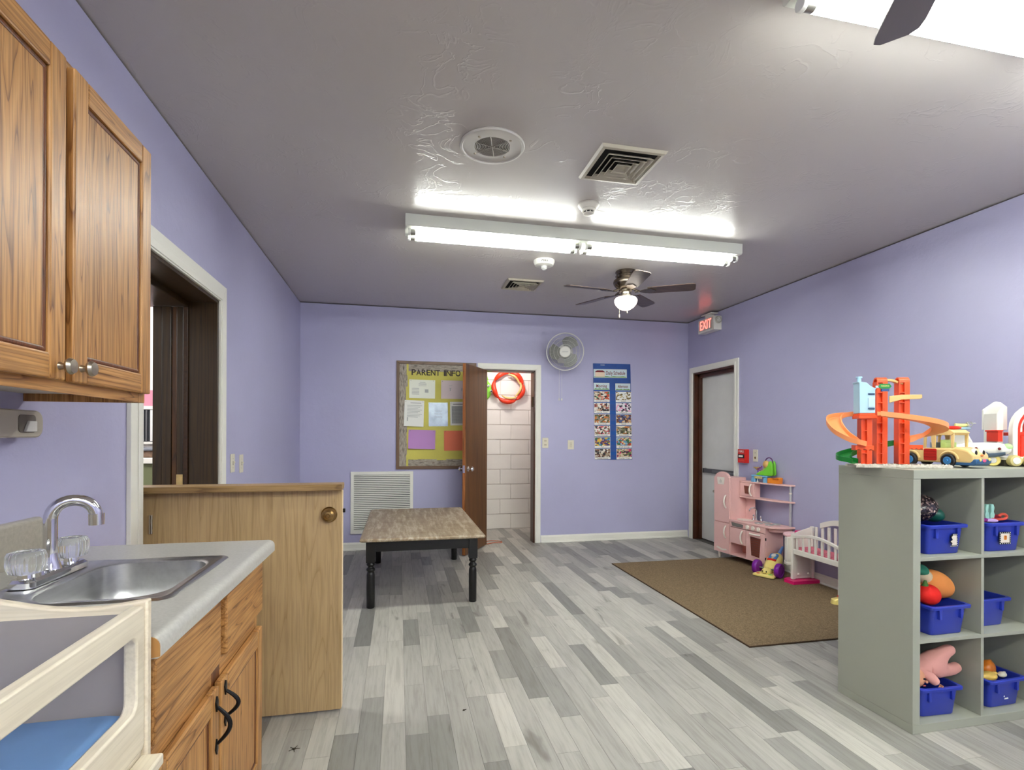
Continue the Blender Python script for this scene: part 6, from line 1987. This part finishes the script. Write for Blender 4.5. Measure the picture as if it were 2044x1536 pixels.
TW = 0.045
tower(0.027, 0.016, TW, 0.0125, 0.225)
tower(0.116, 0.075, TW, 0.0145, 0.400, True)
tower(0.212, 0.085, TW, 0.0145, 0.400, True)
MB().box(0.012, 0.086, 0.004, 0.078, 0.2252, 0.240).box(0.016, 0.082, 0.008, 0.074, 0.2401, 0.250).build('tower_cap', ORANGE, gt, bevel=0.002, smooth=False, **L)
# blue house
hp = [(0.016, 0.2505), (0.082, 0.2505), (0.082, 0.360), (0.088, 0.364), (0.076, 0.368), (0.062, 0.376), (0.046, 0.392), (0.012, 0.398), (0.012, 0.392), (0.016, 0.390)]
bh = MB().prism(hp, 'y', 0.010, 0.076).build('blue_house', LBLUE, gt, bevel=0.002, ang=30, **L)
MB().cyl((0.030, 0.05, 0.400), (0.030, 0.05, 0.416), 0.009, n=12).cyl((0.030, 0.05, 0.416), (0.030, 0.05, 0.423), 0.013, n=12).build('chimney', LBLUE, bh, **L)
for z0, z1 in ((0.335, 0.342), (0.268, 0.274)):
    MB().box(0.052, 0.078, 0.0065, 0.0098, z0, z1).build('window_slot', mat('slot_navy', (28, 60, 98), 0.5), bh, smooth=False, **L)
MB().box(0.052, 0.078, 0.007, 0.0098, 0.278, 0.320).build('shutter', mat('shutter_blue', (176, 208, 226), 0.4), bh, bevel=0.001, smooth=False, **L)
sg = MB().prism([(0.090, 0.372), (0.098, 0.362), (0.136, 0.362), (0.144, 0.372), (0.136, 0.384), (0.098, 0.384)], 'y', 0.000, 0.006).build('garage_sign', GREENP, gt, bevel=0.001, smooth=False, **L)
MB().box(0.080, 0.098, 0.003, 0.005, 0.366, 0.376).build('sign_arm', LBLUE, sg, smooth=False, **L)
text('lettering', 'PARKING', 0.010, OM[gt.name] @ Matrix.Translation((0.117, -0.0006, 0.3735)) @ Matrix.Rotation(PI / 2, 4, 'X'), YELLOWP, sg, width=0.032)
MB().box(0.104, 0.134, 0.001, 0.012, 0.350, 0.3615).build('sign_base', mat('sign_navy', (38, 76, 130), 0.4), sg, smooth=False, **L)
MB().sweep([(-0.010, 0), (0.010, 0), (0.010, 0.010), (-0.010, 0.010)], spline([(0.165, 0.10, 0.405), (0.19, 0.10, 0.402), (0.215, 0.105, 0.392), (0.235, 0.105, 0.388)], 5)).build('top_bridge', TANP, gt, ang=30, **L)
MB().prism([(0.165, 0.300), (0.215, 0.315), (0.290, 0.318), (0.300, 0.322), (0.300, 0.338), (0.215, 0.338), (0.165, 0.332)], 'y', 0.068, 0.074).build('upper_platform', TANP, gt, bevel=0.002, smooth=False, **L)
CHAN = [(-0.031, 0), (0.031, 0), (0.031, 0.022), (0.027, 0.022), (0.027, 0.004), (-0.027, 0.004), (-0.027, 0.022), (-0.031, 0.022)]
left = spline([(0.060, 0.110, 0.240), (0.000, 0.118, 0.238), (-0.055, 0.090, 0.226), (-0.082, 0.030, 0.196), (-0.078, -0.040, 0.152), (-0.045, -0.095, 0.116), (-0.005, -0.115, 0.100)], 6)
MB().sweep(CHAN, left).build('ramp', PEACH, gt, ang=30, **L)
right = spline([(0.085, -0.018, 0.236), (0.150, -0.030, 0.226), (0.220, -0.034, 0.214), (0.290, -0.020, 0.200), (0.345, 0.020, 0.184), (0.365, 0.070, 0.166), (0.345, 0.115, 0.146), (0.300, 0.135, 0.128), (0.260, 0.130, 0.116)], 6)
MB().sweep(CHAN, right).build('ramp', PEACH, gt, ang=30, **L)
green = spline([(0.270, 0.160, 0.112), (0.200, 0.172, 0.096), (0.120, 0.165, 0.078), (0.040, 0.140, 0.060), (-0.015, 0.095, 0.044), (-0.030, 0.045, 0.030), (0.000, 0.012, 0.018)], 6)
MB().sweep(CHAN, green).build('ramp', GREENP, gt, ang=30, **L)
for a, b_, y0 in ((-0.050, 0.022, -0.120), (0.264, 0.320, 0.10)):
    pts = [(a, 0.104), (b_, 0.104), (b_, 0.080)]
    n = 6
    for i in range(n + 1):
        x_ = b_ + (a - b_) * i / n
        pts.append((x_, 0.082 + (0.006 if i % 2 else 0.0)))
    MB().prism(pts, 'y', y0, y0 + 0.045).build('ramp_bracket', ORANGE, gt, bevel=0.001, smooth=False, **L)
MB().box(-0.000, 0.0215, -0.0745, 0.0115, 0.088, 0.103).build('bracket_arm', ORANGE, gt, bevel=0.001, smooth=False, **L)

# ------------------------------------------------------------------ toy car
tc = thing('toy_car', 'beige toy bus car with red doors beside the toy garage', 'toy car', (2.570, 2.020, SH + 0.0005), R(-80))
CARM = mat('car_beige', (222, 192, 130), 0.35)
# local x = forward, y = left side, side facing the viewer is -y
bodyp = [(-0.165, 0.022), (0.150, 0.022), (0.165, 0.034), (0.162, 0.064), (0.140, 0.084), (0.085, 0.098), (0.070, 0.0945), (-0.06, 0.092), (-0.165, 0.080)]
MB().prism(bodyp, 'y', -0.062, 0.062).build('body', CARM, tc, bevel=0.010, seg=3, **L)
cab = [(-0.068, 0.0921), (-0.066, 0.128), (-0.055, 0.146), (-0.02, 0.158), (0.06, 0.154), (0.078, 0.146), (0.074, 0.0921)]
inn = []
for y0, y1 in ((-0.060, -0.052), (0.052, 0.060)):
    for q in ([(-0.068, 0.0921), (-0.054, 0.0921), (-0.052, 0.142), (-0.046, 0.154), (-0.055, 0.166), (-0.066, 0.144)],
              [(-0.026, 0.0921), (-0.010, 0.0921), (-0.006, 0.160), (-0.032, 0.158)],
              [(0.062, 0.0921), (0.074, 0.0921), (0.078, 0.166), (0.060, 0.158)]):
        MB().prism(q, 'y', y0, y1).build('cab_pillar', CARM, tc, bevel=0.003, **L)
MB().prism([(-0.056, 0.154), (0.066, 0.154), (0.082, 0.166), (0.062, 0.180), (-0.02, 0.184), (-0.054, 0.170), (-0.066, 0.148)], 'y', -0.0625, 0.0625).build('roof', CARM, tc, bevel=0.006, seg=3, **L)
for y0 in (-0.0645, 0.0625):
    dd_ = MB().prism(rrect(-0.062, 0.000, 0.030, 0.088, 0.006, 3), 'y', y0, y0 + 0.002).build('door', mat('car_red', (190, 36, 26), 0.4), tc, bevel=0.0008, **L)
    for z_ in (0.046, 0.060, 0.074):
        MB().box(-0.060, -0.002, y0 - 0.002, y0, z_, z_ + 0.003).build('door_slat', mat('car_red_dark', (150, 22, 18), 0.4), dd_, smooth=False, **L)
for x_ in (-0.125, 0.055):
    for s in (-1, 1):
        w_ = MB().lathe([(0.018, s * 0.052), (0.030, s * 0.054), (0.033, s * 0.060), (0.033, s * 0.072), (0.028, s * 0.077), (0.018, s * 0.076), (0.001, s * 0.074)], (x_, 0, 0.033), 26, 'y').build('tyre', mat('tyre_black', (32, 30, 30), 0.6), tc, **L)
        MB().lathe([(0.019, s * 0.0765), (0.016, s * 0.0785), (0.006, s * 0.0775), (0.005, s * 0.082), (0.001, s * 0.083)], (x_, 0, 0.033), 20, 'y').build('hub_cap', mat('hub_blue', (60, 130, 190), 0.3), w_, **L)
        MB().tube([(x_ + 0.041 * math.cos(R(10 + 16 * i)), s * 0.0625, 0.034 + 0.041 * math.sin(R(10 + 16 * i))) for i in range(11)], 0.006, 8).build('wheel_arch', CARM, tc, **L)
MB().prism([(0.075, 0.012), (0.160, 0.012), (0.176, 0.024), (0.176, 0.042), (0.150, 0.044), (0.080, 0.040)], 'y', -0.060, 0.060).build('bumper', mat('bumper_blue', (50, 96, 140), 0.35), tc, bevel=0.006, **L)
for y_ in (-0.030, 0.030):
    e_ = MB().ell((0.146, y_, 0.072), (0.014, 0.018, 0.021), 16, 10).build('headlight_eye', WPLAST, tc, **L)
    MB().ell((0.1575, y_ - 0.002, 0.072), (0.004, 0.009, 0.012), 12, 8).build('pupil', INK, e_, **L)
    MB().ell((0.178, y_ * 1.2, 0.040), (0.005, 0.007, 0.007), 10, 6).build('fog_lamp', YELLOWP, tc, **L)
MB().ell((0.166, 0.0, 0.060), (0.006, 0.010, 0.005), 12, 8).build('nose_badge', mat('nose_orange', (232, 130, 70), 0.4), tc, **L)
MB().ell((0.176, 0.0, 0.036), (0.003, 0.014, 0.008), 12, 8).build('mouth', mat('mouth_pink', (226, 90, 130), 0.4), tc, **L)
MB().ell((0.03, 0.01, 0.190), (0.042, 0.016, 0.009), 16, 8).build('roof_board', REDP, tc, **L)
MB().ell((-0.008, -0.02, 0.189), (0.010, 0.010, 0.008), 12, 8).build('roof_beacon', REDP, tc, **L)
MB().tube([(-0.008, -0.02, 0.191), (-0.034, -0.02, 0.190)], 0.003, 8).build('roof_rod', TANP, tc, **L)
MB().box(0.01, 0.03, -0.045, 0.045, 0.0922, 0.120).box(0.005, 0.012, -0.045, 0.045, 0.0922, 0.132).build('seat', mat('seat_lime', (190, 216, 130), 0.4), tc, bevel=0.003, **L)
MB().box(-0.045, -0.026, -0.045, 0.045, 0.0922, 0.120).build('seat', mat('seat_blue', (150, 170, 196), 0.4), tc, bevel=0.003, **L)

tc.scale = (0.90, 0.98, 0.98)
# ------------------------------------------------------------------ toy plane
tp = thing('toy_plane', 'white toy aeroplane with blue underside behind the beige toy car', 'toy plane', (2.845, 2.075, SH + 0.0005), R(-60))
prof_p = [(-0.10, 0.080, 0.012), (-0.085, 0.082, 0.022), (-0.04, 0.080, 0.034), (0.02, 0.078, 0.038), (0.07, 0.080, 0.035), (0.105, 0.082, 0.026), (0.125, 0.082, 0.012)]
def plane_loop(x, zc, r):
    return [(x, r * 1.0 * math.cos(2 * PI * i / 20), zc + r * math.sin(2 * PI * i / 20)) for i in range(20)]
MB().loft([plane_loop(*p) for p in prof_p]).build('fuselage', WPLAST, tp, ang=60, **L)
SLATE = mat('slate_blue', (92, 112, 134), 0.4)
MB().loft([[(x, r * 1.02 * math.cos(PI + PI * i / 10), zc - r * 0.45 + r * 0.62 * math.sin(PI + PI * i / 10)) for i in range(11)] for x, zc, r in prof_p[1:-1]]).build('underside', SLATE, tp, ang=60, **L)
MB().prism([(-0.02, 0.108), (0.045, 0.112), (-0.035, 0.182), (-0.085, 0.186)], 'y', -0.010, 0.010).build('tail_fin', WPLAST, tp, bevel=0.004, **L) if False else MB().prism([(-0.095, 0.092), (-0.015, 0.110), (-0.045, 0.176), (-0.085, 0.180)], 'y', -0.010, 0.010).build('tail_fin', WPLAST, tp, bevel=0.004, **L)
MB().prism([(-0.100, -0.075), (-0.035, -0.065), (-0.025, 0.0), (-0.035, 0.065), (-0.100, 0.075)], 'z', 0.1805, 0.191).build('tail_plane', LBLUE, tp, bevel=0.005, **L)
MB().prism([(-0.03, -0.088), (0.02, -0.084), (0.05, -0.020), (0.05, 0.020), (0.02, 0.084), (-0.03, 0.088), (-0.02, 0.0)], 'z', 0.058, 0.068).build('wing', SLATE, tp, bevel=0.004, **L)
for x_ in (0.0, 0.085):
    p_ = MB().lathe([(0.009, -0.0405), (0.010, -0.038), (0.009, -0.034)], (x_, 0, 0.086), 14, 'y').build('porthole', WPLAST, tp, **L)
    MB().ell((x_, -0.0405, 0.086), (0.006, 0.002, 0.007), 12, 6).build('porthole_glass', mat('porthole_red', (110, 30, 30), 0.3), p_, **L)
MB().ell((0.11, 0, 0.094), (0.020, 0.022, 0.018), 16, 10).build('cockpit', mat('cockpit_lime', (180, 220, 150), 0.2), tp, **L)
for x_, y_ in ((-0.05, -0.05), (-0.05, 0.05), (0.06, 0.0)):
    w_ = MB().lathe([(0.016, -0.012), (0.026, -0.012), (0.028, 0), (0.026, 0.012), (0.016, 0.012)], (x_, y_, 0.028), 20, 'y').build('wheel', YELLOWP, tp, **L)
    MB().lathe([(0.014, -0.0125), (0.013, -0.0145), (0.001, -0.0150)], (x_, y_, 0.028), 16, 'y').build('wheel_hub', WPLAST, w_, **L)
    MB().cyl((x_, y_ * 0.8, 0.036), (x_, y_ * 0.6, 0.062), 0.006, n=8).build('strut', SLATE, tp, **L)

# ------------------------------------------------------------------ toy house
th_ = thing('toy_house', 'red and white arched toy house on the right end of the cube shelf', 'toy house', (3.085, 2.035, SH + 0.0005), R(-22))
RW = mat('toy_house_red', (226, 58, 34), 0.35)
MB().prism(rrect(-0.16, 0.17, -0.12, 0.10, 0.02, 4), 'z', 0.030, 0.046).build('base', WPLAST, th_, bevel=0.004, **L)
for x_ in (-0.125, -0.060):
    w_ = MB().lathe([(0.016, -0.142), (0.026, -0.140), (0.028, -0.130), (0.027, -0.112), (0.016, -0.108)], (x_, 0, 0.0285), 22, 'y').build('wheel', mat('wheel_cream', (206, 192, 128), 0.45), th_, **L)
    MB().lathe([(0.017, -0.1425), (0.015, -0.1445), (0.001, -0.1440)], (x_, 0, 0.0285), 18, 'y').build('wheel_hub', WPLAST, w_, **L)
MB().box(-0.02, 0.05, -0.138, -0.1205, 0.0, 0.045).build('front_step', mat('step_grey', (206, 206, 200), 0.45), th_, bevel=0.003, smooth=False, **L)
MB().box(-0.15, 0.16, -0.10, 0.09, 0.0, 0.0298).build('chassis', mat('chassis_dark', (90, 84, 70), 0.6), th_, smooth=False, **L)


def arch_band(x0, x1, zb, zt_, r, t, n=14):
    """outer and inner outline of an arched doorway"""
    def line(ins):
        pts = [(x0 + ins, zb)]
        for i in range(n + 1):
            a = PI - PI * i / n
            pts.append(((x0 + x1) / 2 + ((x1 - x0) / 2 - ins) * math.cos(a), zt_ - r + (r - ins) * math.sin(a)))
        pts.append((x1 - ins, zb))
        return pts
    o_, i_ = line(0), line(t)
    return o_ + i_[::-1]


MB().prism(arch_band(-0.10, 0.17, 0.0462, 0.315, 0.13, 0.022), 'y', -0.080, -0.048).build('outer_arch', WPLAST, th_, bevel=0.003, ang=30, **L)
MB().prism(arch_band(-0.0775, 0.1475, 0.0462, 0.2925, 0.11, 0.014), 'y', -0.074, -0.044).build('red_arch', RW, th_, bevel=0.002, ang=30, **L)
MB().prism(arch_band(-0.063, 0.133, 0.168, 0.278, 0.085, 0.011), 'y', -0.070, -0.060).build('window_band', WPLAST, th_, bevel=0.002, ang=30, **L)
MB().prism([(-0.13, 0.0462), (-0.101, 0.0462), (-0.101, 0.300), (-0.112, 0.290), (-0.13, 0.262)], 'y', -0.02, 0.075).prism([(-0.13, 0.18), (-0.02, 0.18), (-0.02, 0.30), (-0.05, 0.325), (-0.075, 0.328), (-0.13, 0.285)], 'y', 0.0755, 0.09).build('rear_gable', WPLAST, th_, bevel=0.003, ang=30, **L)
MB().box(-0.063, 0.133, -0.072, 0.06, 0.150, 0.1675).build('upper_floor', RW, th_, bevel=0.003, smooth=False, **L)
for x_ in (-0.045, 0.045):
    MB().cyl((x_, -0.055, 0.0462), (x_, -0.055, 0.1498), 0.022, n=18).build('red_column', RW, th_, **L)
MB().box(-0.045, 0.045, -0.050, -0.040, 0.105, 0.1498).build('lintel', RW, th_, smooth=False, **L)
MB().box(-0.018, 0.018, -0.066, -0.058, 0.0462, 0.085).build('small_door', MATS['step_grey'], th_, bevel=0.002, smooth=False, **L)
MB().box(-0.152, -0.1305, -0.06, 0.02, 0.120, 0.170).box(-0.156, -0.1305, -0.065, 0.025, 0.170, 0.178).build('red_balcony', RW, th_, bevel=0.002, smooth=False, **L)
MB().prism([(-0.02, 0.168), (0.025, 0.168), (0.05, 0.250), (0.02, 0.262)], 'y', -0.02, 0.0).build('red_slide', RW, th_, bevel=0.003, **L)
text('lettering', 'HOME', 0.011, OM[th_.name] @ Matrix.Translation((0.055, -0.0806, 0.306)) @ Matrix.Rotation(PI / 2, 4, 'X'), mat('house_print', (160, 70, 60), 0.5), th_, width=0.022) if False else None
kf = thing('toy_keys', 'silver and cream rattle lying on the tail of the toy plane', 'toy', (2.835, 2.118, SH + 0.1925), R(-30))
for k in range(3):
    MB().torus((0.012 * k, 0.0, 0.012 + 0.004 * k), 0.012, 0.0022, ('x', 'y', 'z')[k], 18, 6).build('ring', mat('ring_silver', (190, 190, 180), 0.3, 0.7), kf, **L)
MB().tube([(-0.05, 0, 0.011), (-0.02, 0, 0.010), (0.008, 0, 0.012)], [0.010, 0.009, 0.006], 10).build('grip', YELLOWP, kf, **L)

# ------------------------------------------------------------------ small debris on the floor
o = MB().ell((-0.411, 2.263, 0.003), (0.008, 0.006, 0.003), 10, 6)
for k in range(5):
    a = R(70 * k)
    o.tube([(-0.411, 2.263, 0.003), (-0.411 + 0.022 * math.cos(a), 2.263 + 0.022 * math.sin(a), 0.002)], 0.0012, 5)
o = o.build('dry_leaf', mat('debris_brown', (52, 44, 30), 0.8))
tag(o, 'tiny dark scrap of debris on the floor near the half door', 'debris')
o = MB().ell((0.30, 2.42, 0.003), (0.006, 0.005, 0.003), 10, 6).tube([(0.30, 2.42, 0.003), (0.312, 2.426, 0.002)], 0.0015, 5).build('floor_crumb', MATS['debris_brown'])
tag(o, 'tiny dark crumb in the middle of the floor', 'debris')
